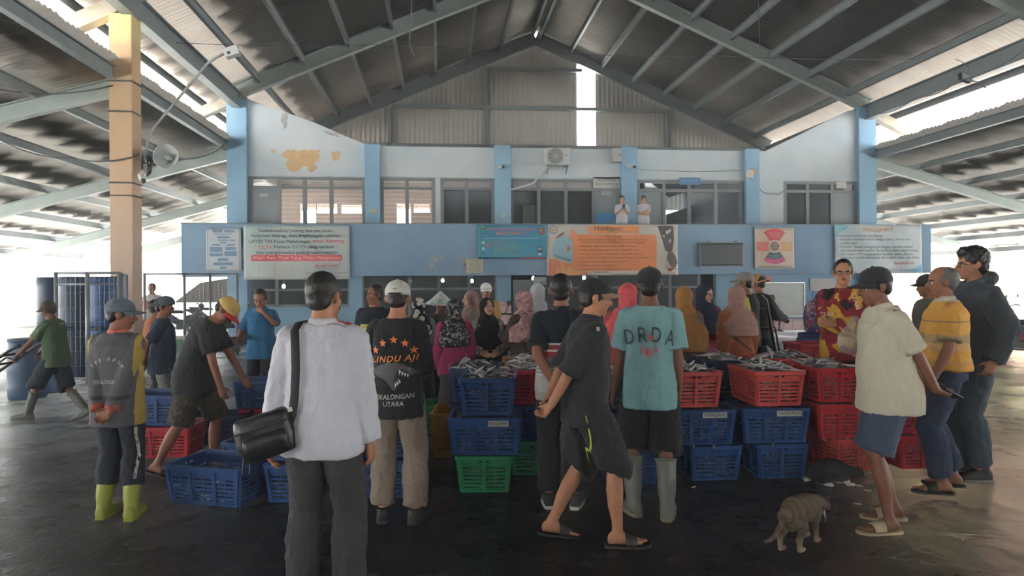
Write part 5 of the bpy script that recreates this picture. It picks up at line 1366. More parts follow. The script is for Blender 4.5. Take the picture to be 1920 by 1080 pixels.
# 9 navy tee facing, yellow print
p = Person('person in a dark t-shirt with a yellow chest print, face turned aside by the pillar', 704, 7.6, 176, Ht(535,7.6), w=1.03, belly=.03, head=(48,-2), sk='b'); p.top(cloth('ink_tee', 34,40,54), 'short', e=.03); p.trousers(DKT()); p.shoes(BLKR())
p.shape([(-.085,-.032),(-.065,-.045),(-.04,-.035),(0,-.042),(.04,-.035),(.06,-.045),(.075,-.032),(.085,.038),(-.075,.038)], (206,186,66), 'front', (-.08,1.22)); p.words("LEVI'S", (60,60,50), 'front', (-.08,1.225), .10, .026, .03)
# 10 daisy hijab
p = Person('person in a black daisy-print headscarf half hidden beside the white cap', 786, 8.2, -12, Ht(557,8.2,.02), sk='f', hair=None, face=False); p.hijab(flowers('daisy_cloth', (26,26,30), (214,212,206), (206,160,60), 13)); p.top(cloth('grey_top', 110,112,112), 'long'); p.skirt(BLK())
# 11 conical hat
p = Person('person under a pale conical hat in a dark green shirt', 826, 8.5, 152, Ht(537,8.5,.125), sk='c', head=(10,6)); p.conical(bands('hat_paint', [(0,(120,176,184)),(1.60*.0+.2,(150,190,196))]) if 0 else blobs('hat_paint', ((206,206,200),(150,192,198),(214,212,204)), 5, .5, (.5,.58))); p.top(cloth('dark_green_shirt', 66,72,66), 'short', e=.03); p.trousers(DKT()); p.shoes(BLKR())
# 12 fuchsia top
p = Person('person in a fuchsia top and black patterned headscarf seen from behind', 852, 7.2, -6, Ht(558,7.2,.03), w=0.92, sk='f', hair=None, arms=('down',dict(w=(.20,.12,.90))), face=False); p.hijab(blobs('sequin_scarf', ((20,20,22),(206,206,206),(22,22,24),(24,24,26)), 22, 1.5, (.56,.62,.8)), .36, .22); p.top(cloth('fuchsia_knit', 146,32,84), 'long', hem=.80, e=.035, flare=.03, se=.008); p.skirt(pinstripe('striped_skirt', (34,34,38), (120,120,122), 40), .08, .22)
# 13 black hijab facing
p = Person('person in a long black headscarf and grey floral dress looking up to the side', 915, 7.6, 172, Ht(556,7.6,.03), w=0.90, sk='f', hair=None, head=(-14,-8), arms=('front','front')); p.hijab(cloth('black_scarf', 26,27,30), .62, .26); p.top(blobs('grey_floral', ((60,60,62),(168,164,156),(88,86,84),(190,186,178)), 20, 2, (.42,.52,.6)), 'long', e=.03); p.skirt(cloth('black_skirt', 34,34,38), .06, .24)
# 14, 15
p = Person('person in a rose brown headscarf seen in profile behind the black headscarf', 884, 9.0, -95, Ht(543,9.0,.03), sk='f', hair=None); p.hijab(cloth('rose_scarf', 150,112,108), .42, .27); p.top(cloth('grey_dress', 120,116,114), 'long'); p.skirt(BLK())
p = Person('person in a white cap and mustard t-shirt near the middle blue pillar', 912, 10.2, 172, Ht(529,10.2,.03), sk='b', hair='under', head=(0,8)); p.cap(cloth('white_cap', 222,222,218)); p.top(cloth('mustard_tee', 190,144,62), 'short'); p.trousers(DKT()); p.shoes(BLKR())
# 16, 17
p = Person('person in a brown and pink floral headscarf and dark brown dress, looking at a handset', 984, 7.3, -48, Ht(543,7.3,.03), w=0.95, sk='c', hair=None, arms=('phone','phone'), head=(0,10)); p.hijab(blobs('brown_floral_scarf', ((52,42,42),(150,112,112),(184,150,148),(70,54,54)), 7, 2, (.40,.55,.68)), .38, .25); p.top(cloth('umber_dress', 66,54,50), 'long', e=.035, se=.01); p.skirt(cloth('umber_dress', 66,54,50), .06, .26)
p = Person('person in a pale grey hooded jumper, hood up, in the middle of the crowd', 1008, 9.3, -70, Ht(531,9.3,.03), sk='b', hair=None); p.hijab(cloth('grey_hood', 172,174,178), .12, .16, 'hood'); p.top(cloth('grey_hood', 172,174,178), 'long', e=.035); p.trousers(DKT()); p.shoes(BLKR())
# 18 striped polo
k_ = Ht(519,4.95)/1.70
p = Person('person in a navy polo shirt with red and grey stripes, seen from behind', 1053, 4.95, 6, Ht(519,4.95), w=0.97, sk='b', head=(4,0), arms=(dict(w=(-.04,-.19,.93),p=(-1,-.7,.1),d=(.7,-.25,-.4),n=(0,-1,0)), dict(w=(.24,.1,.9))))
p.top(bands('striped_polo', [(0,(150,150,148)),(.86,(168,168,166)),(.98,(206,206,204)),(.992,(140,140,138)),(1.005,(206,206,204)),(1.017,(140,140,138)),(1.03,(206,206,204)),(1.042,(124,124,122)),(1.11,(150,52,64)),(1.15,(214,208,206)),(1.165,(150,52,64)),(1.205,(200,196,194)),(1.218,(30,38,46))], k=k_), 'short', hem=.80, e=.030, flare=.012, cuff=cloth('ink_cuff', 30,36,40)); p.collar(cloth('navy_collar', 28,36,44), .062, .036)
p.trousers(BLK(), e=.02); p.shoes(mat('dark_shoe', srgb(52,54,50), .7, 0, .2), mat('white_sole', srgb(190,188,180), .6))
for j in range(3): p.shape([(-.16+.018*j,.78),(-.15+.018*j,.78),(-.135+.018*j,.70),(-.145+.018*j,.70)], (214,214,214), 'back', garment=p.pants, name='side_stripe')
# 19, 20
p = Person('person with short black hair in an olive shirt lettered on the back, in the crowd', 1098, 7.9, 4, Ht(541,7.9), w=0.99, sk='b'); p.top(cloth('olive_black', 52,54,50), 'short', e=.03); p.words('KOTA', (150,150,140), 'back', (-.02,1.27), .12, .025, .03); p.words('PEKALONGAN', (150,150,140), 'back', (-.02,1.23), .2, .022, .03); p.trousers(DKT()); p.shoes(BLKR())
p = Person('person in a coral red headscarf and dress between the black and teal shirts', 1178, 6.4, 14, Ht(531,6.4,.03), w=0.99, sk='f', hair=None, face=False); p.hijab(cloth('coral_scarf', 206,74,80), .42, .27); p.top(cloth('brick_dress', 160,60,66), 'long', e=.035, se=.01); p.skirt(cloth('brick_dress', 160,60,66), .08, .26)
# 21 walking man in black
p = Person('person in a black half-sleeved top and long black shorts walking right in sandals', 1097, 4.27, 80, Ht(522,4.27,.02), w=1.00, belly=.02, lean=7, head=(6,0), arms=(dict(w=(-.06,-.25,.90),p=(-1,-.9,.1),d=(.5,-.3,-.5),n=(0,-1,0)), dict(w=(.08,-.27,.88),p=(1,-1,.1),d=(-.3,-.35,-.6),n=(0,-1,.2),c=45)), sk='a', hair='under', sole=.02, feet=((-.10,-.20,8,.02,12),(.13,.17,10,0)))
p.top(cloth('black_sport', 38,39,41, .7), 'half', hem=.78, e=.022, flare=.012, amp=.008, se=.01); p.collar(cloth('black_sport', 38,39,41), .068, .036); p.trousers(cloth('black_shorts', 32,33,35, .75), 1.08, e=.028, f=.030, amp=.014, name='shorts')
p.sandals(BLKR(), mat('brown_black_strap', srgb(50,44,42), .6)); p.cap(cloth('black_cap', 36,37,39), cloth('tan_brim', 142,110,82), bl=.08)
bm_ = [(.02+.006*math.sin(t*3),.80-.05*t) for t in [q*.5 for q in range(11)]]
p.shape([(-.055,.86),(-.048,.86),(-.02,.74),(.0,.62),(.022,.52),(.016,.52),(-.008,.62),(-.028,.74)], (176,190,70), 'right', garment=p.pants, name='piping')
p.shape([(.01,1.425),(.03,1.425),(.03,1.40),(.01,1.40)], (190,190,186), 'right', (.0,-.01), name='printed_badge')
# 22 teal shirt
p = Person('person in a pale teal t-shirt lettered on the back, black cap and rubber boots', 1219, 4.73, 12, Ht(501,4.73,.03), w=0.88, sk='c', head=(-4,0), hair='under', arms=(dict(w=(-.255,.04,.84)),'down'), feet=((-.12,.03,25,0),(.11,-.02,5,0)))
p.top(cloth('teal_tee', 122,168,172, .85, .06), 'short', hem=.76, e=.034, flare=.012, amp=.011, se=.014); p.collar(cloth('teal_tee', 122,168,172), .060, .012)
for ch, x, z, w_, h_, r_ in (('D',-.135,1.245,.062,.105,.18),('R',-.045,1.262,.062,.105,.06),('D',.045,1.262,.062,.105,-.06),('A',.135,1.24,.06,.105,-.18)): p.words(ch, (52,66,78), 'back', (x,z), w_, h_, .015, rot=r_)
p.shape([(-.012,1.25),(.004,1.262),(.01,1.29),(.018,1.262),(.034,1.245),(.014,1.25),(.02,1.22),(.006,1.24),(-.014,1.222),(.0,1.248)], (206,66,70), 'back', off=.007)
for ch, x, z in (('N',-.04,1.16),('B',.0,1.145),('A',.042,1.165)): p.words(ch, (206,70,84), 'back', (x,z), .036, .055, .03)
for y_, w_ in ((1.08,.16),(1.03,.07),(1.015,.06),(1.0,.065),(.985,.05),(.93,.07),(.915,.06)): p.words('chicago tour nineteen', (84,112,120), 'back', (.02,y_), w_, .007)
p.trousers(cloth('black_bermuda', 36,37,38), 1.12, e=.030, f=.035, amp=.012, name='shorts'); p.boots(GUM(), .40, .066, mat('boot_sole', srgb(130,122,96), .6)); p.cap(cloth('faded_black_cap', 44,46,48), backhole=False)
# 23-27
p = Person('person in a mustard headscarf and taupe dress beside the teal t-shirt', 1284, 7.25, 24, Ht(538,7.25,.03), w=0.90, sk='f', hair=None, face=False); p.hijab(cloth('mustard_scarf', 166,112,52), .52, .27); p.top(cloth('taupe_dress', 112,98,86), 'long'); p.skirt(cloth('taupe_dress', 112,98,86), .06, .24)
p = Person('person in a navy headscarf over a red top and dark jeans', 1322, 8.2, 168, Ht(534,8.2,.03), sk='f', hair=None, head=(-28,4), arms=('front','down')); p.hijab(cloth('navy_scarf', 34,40,62), .42, .26); p.top(cloth('red_top', 176,40,62), 'long', sleeve if 0 else 'long') if 0 else p.top(cloth('red_top', 176,40,62), 'long'); p.trousers(cloth('dark_jeans', 40,48,58)); p.shoes(BLKR())
p.glasses(M['black'])
p = Person('person in a dusty pink headscarf and burnt orange dress seen from behind', 1381, 7.4, -22, Ht(538,7.4,.03), w=0.95, sk='f', hair=None, face=False); p.hijab(cloth('dusty_pink_scarf', 170,130,118), .36, .25, amp=.012); p.top(cloth('burnt_orange_dress', 168,92,46), 'long', e=.04, se=.02); p.skirt(cloth('burnt_orange_dress', 168,92,46), .08, .30, amp=.018)
mb = MB(); 
p.shape([(-.14,1.14),(-.02,1.05),(.08,.98),(.08,.95),(-.02,1.02),(-.14,1.11)], (34,34,36), 'back', name='bag_strap')
p = Person('person in a grey cap and black jersey with yellow sleeves behind the pink headscarf', 1400, 8.3, -58, Ht(512,8.3,.03), w=0.99, sk='b', hair='under', head=(0,4)); p.top(sided('black_yellow', (44,44,44), (206,190,70), .17, .3), 'short', e=.03); p.trousers(DKT()); p.shoes(BLKR()); p.cap(cloth('mottled_cap', 128,122,112))
p = Person('person in a mustard knit cap and black shirt gripping a hand trolley', 1424, 9.6, 60, Ht(516,9.6,.03), w=0.95, sk='b', hair='under', head=(-100,6), arms=('down', dict(w=(.14,.36,1.10),c=70,n=(0,-.2,-1),d=(0,.8,-.5)))); p.top(cloth('worn_black', 44,46,46), 'long', e=.03); p.trousers(DKT()); p.shoes(BLKR()); p.cap(cloth('mustard_cap', 186,138,66), yaw=180)
TROL = p
# 28 sitting on the tiled ledge
zt_ = PY(1430,598,YC).z; ps = PY(1441,622,YC-.42)
p = Person('person sitting hunched on the pink tiled ledge in front of the whiteboard', 0, pos=(ps.x,YC-.40,0), h=160, H=1.62, lean=22, head=(-30,10), sk='c', pelvis=(0,0,zt_/(1.62/1.7)-.95+.11), feet=((-.14,.36,10,0),(.12,.36,8,0)), arms=(dict(w=(-.22,.42,.62),abs=True,c=20), dict(w=(.10,.36,1.0),abs=True,p=(.5,0,-1))))
p.top(cloth('charcoal_top', 66,64,66), 'short', hem=.88, e=.025); p.trousers(cloth('brown_shorts', 92,80,72), 1.0, name='shorts'); p.sandals(BLKR(), wide=False)
# 29 team jersey
p = Person('person in glasses and a yellow, red and black jersey lettered TEAM', 1582, 6.66, 196, Ht(494,6.66), w=1.03, belly=.02, sk='a', head=(8,2), arms=('cross',dict(w=(-.06,.22,1.08),p=(1,.1,-1),n=(0,-1,0),d=(-1,.1,.2))), feet=((-.12,0,10,0),(.12,0,10,0)))
p.top(blobs('team_jersey', ((40,34,36),(128,38,48),(198,160,56),(140,42,50),(46,38,40)), 3.0, .7, (.42,.52,.62,.7)), 'long', hem=.80, e=.030, flare=.012, se=.006); p.trousers(cloth('ink_trousers', 34,38,48)); p.shoes(BLKR()); p.glasses(mat('glasses_frame', srgb(60,56,54), .3))
p.words('TEAM', (226,200,200), 'front', (.03,1.34), .035, .14, .02, rot=-PI/2) if 0 else p.words('TEAM', (226,200,196), 'front', (.08,1.34), .15, .04, .03, rot=-1.35)
p.words('RPATI', (226,200,196), 'front', (.10,1.02), .20, .05, .03, rot=-1.45); p.words('TEAM', (214,190,186), 'front', (-.16,1.22), .11, .035, .03); p.words('MERCI', (214,190,186), 'front', (-.16,1.17), .11, .03, .03)
# 30 beige shirt
p = Person('person in a rumpled beige shirt and denim shorts, hands clasped behind holding a phone', 1664, 4.5, -88, Ht(505,4.5,.02), w=0.86, belly=.03, sk='c', head=(0,4), hair='under', sole=.02, lean=7, arms=(dict(w=(-.10,-.27,.90),p=(-1,-.8,.2),d=(.2,-.85,-.45),n=(.3,-.4,.9),c=35), dict(w=(.04,-.27,.93),p=(1,-.8,.2),d=(-.4,-.6,-.5),n=(0,-1,0),c=40)), feet=((-.13,.06,5,0),(.13,-.10,8,0)))
p.top(cloth('beige_linen', 204,196,172, .9, .05, .4), 'short', hem=.77, e=.042, flare=.042, amp=.010, se=.008, cuff=cloth('beige_linen', 204,196,172)); p.collar(cloth('beige_linen', 204,196,172), .066, .038); p.trousers(DENIM(), .95, e=.018, f=.045, amp=.010, name='shorts')
p.sandals(mat('beige_slide', srgb(176,160,128), .6, 0, .12), mat('beige_slide', srgb(176,160,128), .6), True); p.cap(cloth('worn_black_cap', 40,42,44))
pp, dd, nn, tt = p.hands[0]; ph = thing('mobile_phone', 'dark mobile phone held behind the back of the beige shirt', 'phone', p.wpos(pp), p.root.rotation_euler.z)
Rm = Matrix((tt, dd, nn)).transposed().to_4x4(); mb = MB(); mb.M = Rm; mb.cbox((0,.02,0),(.075,.15,.010)); mb.build('body', mat('phone_black', srgb(48,52,56), .25), ph, bevel=.004)
mb = MB(); mb.M = Rm; mb.cbox((0,.02,.0055),(.068,.14,.001)); mb.build('screen', mat('phone_screen', srgb(70,76,80), .12), ph)
# 31 yellow polo
kk = Ht(508,5.27)/1.7
p = Person('person with greying hair in a yellow striped polo shirt, belt and jeans', 1772, 5.27, -72, Ht(508,5.27), w=1.06, belly=.06, sk='b', head=(-4,4), hair='receding', hairm=HAIRG, sole=.02, arms=(dict(w=(-.24,.14,.88),p=(-.4,-1,0)), dict(w=(.22,.16,.90))), feet=((-.12,.05,5,0),(.12,-.08,8,0)))
p.top(bands('yellow_polo', [(0,(206,152,72)),(.98,(196,150,96)),(1.0,(214,160,76)),(1.08,(208,170,116)),(1.14,(176,150,110)),(1.20,(214,160,76)),(1.29,(120,118,116)),(1.30,(216,160,74)),(1.44,(206,196,176))], k=kk), 'short', hem=.93, e=.034, flare=.0, amp=.010, se=.012, drape=1, cuff=cloth('taupe_cuff', 140,124,100)); p.collar(cloth('cream_collar', 196,186,166), .066, .040)
p.trousers(cloth('blue_jeans', 44,56,80, .9, .15), e=.024, amp=.012); p.sandals(BLKR(), BLKR()); 
mb = MB(); X_, Y_ = p.UX(.985); n_ = 28; rs = []
tt_ = [q for q in p.torso(.030, .97, 1.0)]
for zz in (0, 1): c_, X_, Y_, a_, b_ = tt_[0 if zz == 0 else -1]; rs.append([c_+X_*(a_*math.cos(2*PI*j/n_))+Y_*(b_*math.sin(2*PI*j/n_)) for j in range(n_)])
mb.rings(rs); p.small(mb, 'belt', mat('belt_leather', srgb(96,90,80), .5), p.pants)
# 32 tall hoodie
p = Person('tall person with bushy hair and glasses in a charcoal hooded jumper', 1828, 5.62, -78, Ht(475,5.62), w=0.97, sk='a', head=(-2,2), hair='full', arms=(dict(w=(-.25,-.02,.90),p=(-.5,-1,0)), 'down'), feet=((-.13,.02,5,0),(.13,.02,8,0)))
p.top(cloth('charcoal_hoodie', 62,68,74), 'long', hem=.86, e=.038, flare=-.006, amp=.012, se=.018, cuff=cloth('charcoal_hoodie', 62,68,74)); p.trousers(cloth('worn_dark_jeans', 60,72,82), e=.024, amp=.012); p.shoes(mat('black_trainer', srgb(44,44,44), .7), mat('grey_sole', srgb(110,106,100), .6)); p.glasses(M['black'])
mb = MB(); X_, Y_ = p.UX(1.45); c0 = p.U(V((0,-.05,1.43))); mb.tube([c0+X_*(.105*math.cos(a))+Y_*(.085*math.sin(a)+.03)+V((0,0,.03-.035*math.sin(a))) for a in [2*PI*j/20 for j in range(20)]], [.036+.014*(math.sin(2*PI*j/20) < -.3) for j in range(20)], 10); me = remesh(mb, .009, 3, p.wr(.006, 12, 1)); p.finish(me, 'hood', cloth('charcoal_hoodie', 62,68,74), p.shirt)
# 33, 34
p = Person('person in a black cap and olive jacket partly behind the yellow polo shirt', 1742, 7.3, -92, Ht(518,7.3,.03), sk='b', hair='under', head=(0,6)); p.top(cloth('olive_jacket', 96,98,88), 'long', e=.03); p.trousers(DKT()); p.shoes(BLKR()); p.cap(cloth('red_black_cap', 46,38,40))
p = Person('person whose face shows between the yellow polo and the charcoal jumper', 1800, 7.6, -95, 1.57, sk='b'); p.top(cloth('dark_grey_shirt', 74,74,74), 'short'); p.trousers(DKT()); p.shoes(BLKR())
# 37 two men on the balcony
for px, hd, lab, arms in ((1166,178,'person in a white uniform shirt on the balcony looking into a phone held up',(dict(w=(-.05,.26,1.27),p=(-.7,-.4,-1),c=50,n=(1,0,.2),d=(.3,.3,.8)),dict(w=(.05,.26,1.27),p=(.7,-.4,-1),c=50,n=(-1,0,.2),d=(-.3,.3,.8)))),(1207,186,'person in a white uniform shirt on the balcony with hands together at the chest',('cross',dict(w=(-.02,.24,1.18),p=(1,.1,-1),n=(0,-1,0),d=(-1,.1,.5))))):
    q = PY(px,421,YB+.42)
    p = Person(lab, 0, pos=(q.x,YB+.42,Z_FL), floor=Z_FL, h=hd, H=PY(px,368,YB+.42).z-Z_FL, w=0.92, sk='f', head=(0,20), arms=arms)
    p.top(cloth('white_uniform', 222,220,226), 'short', e=.028); p.collar(cloth('white_uniform', 222,220,226)); p.trousers(DKT()); p.shoes(BLKR())
    p.shape([(-.004,.84),(.004,.84),(.004,1.40),(-.004,1.40)], (170,168,176), 'front', name='button_strip'); p.words('DINAS', (90,84,90), 'front', (.08,1.30), .06, .014, .03)
    if hd == 178:
        pp = p.U(V((0,.33,1.35))); ph = thing('mobile_phone', 'black mobile phone held up by the person on the balcony', 'phone', p.wpos(pp), p.root.rotation_euler.z)
        mb = MB(); mb.cbox((0,0,0),(.08,.012,.15)); mb.build('body', mat('phone_black', srgb(48,52,56), .25), ph, bevel=.004); mb = MB(); mb.cbox((0,-.0065,0),(.07,.001,.14)); mb.build('screen', mat('phone_screen', srgb(70,76,80), .12), ph)
# ---------------------------------------------------------------- fish crates
def plastic(name, r, g, b):
    t = NT(name); v = t.co(); n = t.noise(v, 5, 4, .6); g2 = t.noise(v, 40, 4, .7); c = srgb(r,g,b)[:3]
    t.base(t.mix(t.ramp(g2.outputs['Fac'], [(.62,(0,0,0)),(.75,(.55,.55,.55))]), t.ramp(n.outputs['Fac'], [(.3,tuple(x*.72 for x in c)),(.7,tuple(min(1,x*1.15) for x in c))]), (c[0]*.6+.08,c[1]*.6+.07,c[2]*.6+.06,1)))
    t.bump(g2.outputs['Fac'], .12, .004); return t.set(.42, 0, .45)
PL = {'red':plastic('red_crate_plastic',190,46,58),'blue':plastic('blue_crate_plastic',34,72,126),'navy':plastic('navy_crate_plastic',32,52,88),'green':plastic('green_crate_plastic',34,132,84),'yellow':plastic('yellow_crate_plastic',192,136,56),'rose':plastic('faded_red_crate_plastic',206,82,78)}
def m_fish():
    t = NT('wet_fish_skin'); v = t.co('Object'); z = t.sep(v)[2]; n = t.noise(v, 30, 3)
    f = t.math('ADD', t.math('MULTIPLY', z, 22), t.math('ADD', t.math('MULTIPLY', n.outputs['Fac'], .3), .35))
    t.base(t.ramp(f, [(.2,srgb(226,226,226)),(.5,srgb(206,208,210)),(.66,srgb(140,146,152)),(.85,srgb(84,90,96))])); return t.set(.2, .12, .8)
FISHM = m_fish()
def m_heap():
    t = NT('fish_heap_skin'); v = t.co(scale=(1,1,2.2)); vo = t.N('TexVoronoi', Scale=24, feature='F1'); t.L(v, vo.inputs['Vector']); n = t.noise(v, 20, 3)
    t.base(t.ramp(t.math('ADD', vo.outputs['Distance'], t.math('MULTIPLY', n.outputs['Fac'], .4)), [(.25,srgb(206,204,202)),(.5,srgb(150,150,150)),(.8,srgb(70,70,72))])); t.bump(vo.outputs['Distance'], .6, .02); return t.set(.28, .2, .5)
HEAPM = m_heap()
CL, CW, CH = .53, .40, .285
def crate_meshes(L, W_, H, deep=False):
    tp = .90
    body = MB()
    def wall(p00, p10, p01, p11, blocks, handle):
        us = [0]; holes_u = []
        bw = (1-.07*(blocks+1))/blocks; u = .07
        for b in range(blocks):
            k = 2; cw = (bw-.02*(k-1))/k
            for q in range(k): holes_u.append((u+q*(cw+.02), u+q*(cw+.02)+cw))
            u += bw+.07
        rows = [(.12+.105*r, .12+.105*r+.046) for r in range(6)]
        hu = (.40,.60); hv = (.82,.91)
        ub = sorted({0,1}|{x for h in holes_u for x in h}|(set(hu) if handle else set())); vb = sorted({0,1}|{x for r in rows for x in r}|set(hv))
        P = lambda u,v: (V(p00)*(1-u)+V(p10)*u)*(1-v)+(V(p01)*(1-u)+V(p11)*u)*v
        idx = {}; vs = []; fs = []
        for j, v in enumerate(vb):
            for i, u in enumerate(ub): idx[i,j] = len(vs); vs.append(P(u,v))
        for j in range(len(vb)-1):
            for i in range(len(ub)-1):
                uc, vc = (ub[i]+ub[i+1])/2, (vb[j]+vb[j+1])/2
                if any(a < uc < b for a,b in holes_u) and any(a < vc < b for a,b in rows): continue
                if handle and hu[0] < uc < hu[1] and hv[0] < vc < hv[1]: continue
                fs.append((idx[i,j],idx[i+1,j],idx[i+1,j+1],idx[i,j+1]))
        nrm = (V(p10)-V(p00)).cross(V(p01)-V(p00)).normalized()*-.006; n0 = len(vs); cnt = {}
        for f in fs:
            for q in range(4): e = (f[q], f[(q+1)%4]); cnt[e] = 1
        side = [(b_, a_, a_+n0, b_+n0) for a_, b_ in cnt if (b_, a_) not in cnt]
        body.add(vs+[v+nrm for v in vs], fs+[tuple(i+n0 for i in reversed(f)) for f in fs]+side)
    a, b = L/2, W_/2; c, d = a*tp, b*tp*.98
    B = [(-c,-d,0),(c,-d,0),(c,d,0),(-c,d,0)]; T = [(-a,-b,H),(a,-b,H),(a,b,H),(-a,b,H)]
    for i, bl, hd in ((0,3,False),(1,2,True),(2,3,False),(3,2,True)):
        j = (i+1) % 4; wall(B[i],B[j],T[i],T[j],bl,hd)
    body.box((-c,-d,0),(c,d,.008))
    me = body.mesh('body', False)
    rim = MB(); n = 8
    def ring(x, y, z, r=.03):
        out = []
        for cx, cy, a0 in ((x-r,y-r,0),(-x+r,y-r,90),(-x+r,-y+r,180),(x-r,-y+r,270)):
            for k in range(n//2+1): t = math.radians(a0+90*k/(n//2)); out.append((cx+r*math.cos(t), cy+r*math.sin(t), z))
        return out
    rim.rings([ring(a+.003,b+.003,H-.035), ring(a+.020,b+.020,H-.030), ring(a+.022,b+.022,H), ring(a-.006,b-.006,H+.002), ring(a-.010,b-.010,H-.03), ring(a+.003,b+.003,H-.035)], cap=False)
    rme = rim.mesh('rim', False)
    ribs = []
    for (p, q) in [((sx*c*f, sy*(d+.004)), (sx*a*f, sy*(b+.004))) for sx in (-1,1) for sy in (-1,1) for f in (.34,.96)]+[((sx*(c+.004), 0), (sx*(a+.004), 0)) for sx in (-1,1)]+[((sx*(c+.004), sy*d*.93), (sx*(a+.004), sy*b*.93)) for sx in (-1,1) for sy in (-1,1)]:
        m_ = MB(); m_.bar((*p,.003),(*q,H-.03),.022,.014,(0,1,.1) if abs(p[0]) < abs(a) and abs(abs(p[1])-d) < .02 else (1,0,.1)); ribs.append(m_.mesh('rib', False))
    base = MB(); base.rings([ring(c-.004,d-.004,0,.025), ring(c+.008,d+.008,.004,.025), ring(c+.010,d+.010,.022,.025), ring(c-.004,d-.004,.024,.025)], cap=False)
    return me, rme, ribs, base.mesh('base_rim', False)
_cm = {}
def heap_mesh(L, W_, H, top, seed):
    mb = MB(); nx, ny = 26, 18; vs = []; fs = []
    a, b = L/2*.97-.012, W_/2*.96-.012
    for j in range(ny+1):
        for i in range(nx+1):
            x = -a+2*a*i/nx; y = -b+2*b*j/ny; e = min(i, nx-i, j, ny-j)/4
            vs.append((x,y,top-.012+min(1,e)*.02+.022*noise.noise(V((x*16+seed,y*16,seed)))))
    n = nx+1
    for j in range(ny):
        for i in range(nx): fs.append((j*n+i,j*n+i+1,(j+1)*n+i+1,(j+1)*n+i))
    mb.add(vs, fs); k = .905
    mb.box((-a*.92,-b*.915,.012),(a*.92,b*.915,top*.5)); mb.box((-a*.965,-b*.965,top*.5),(a*.965,b*.965,top-.03))
    return mb.mesh('fish_heap', True)
def fish_mesh(L, curve, open_=0):
    mb = MB(); secs = []
    prof = [(0,.004,.005),(.04,.012,.016),(.12,.022,.030),(.25,.030,.042),(.42,.032,.046),(.6,.025,.037),(.75,.014,.022),(.86,.006,.011),(.9,.0045,.012)]
    y_ = lambda t: curve*math.sin(t*2.6)
    for t, a, b in prof: secs.append((V((t*L-L/2, y_(t)*L, 0)), V((0,1,0)), V((0,0,1)), a*L/.3*.62, b*L/.3*.62))
    mb.loft(secs, 10)
    e = V((.88*L-L/2, y_(.88)*L, 0)); q = .055*L/.3
    for sz in (1,-1): mb.add([e+V((0,.002,sz*.004)), e+V((q*1.2,.0+curve*.02,sz*q)), e+V((q*.75,.0,sz*q*.3)), e+V((q*.4,0,0)), e+V((0,-.002,sz*.004))], [(0,1,2,3),(4,3,2,1)])
    m_ = .45*L-L/2; hb = .046*L/.3*.6; mb.add([(m_-.06*L,y_(.4)*L,hb*.95),(m_+.02*L,y_(.45)*L,hb*1.5),(m_+.10*L,y_(.5)*L,hb*.9)], [(0,1,2),(2,1,0)])
    me = mb.mesh('fish', True); fixnormals(me); me.materials.append(FISHM); return me
FISH = [fish_mesh(.17,.03),fish_mesh(.19,-.06),fish_mesh(.15,.09),fish_mesh(.21,.02),fish_mesh(.16,-.1)]
NFISH = 0
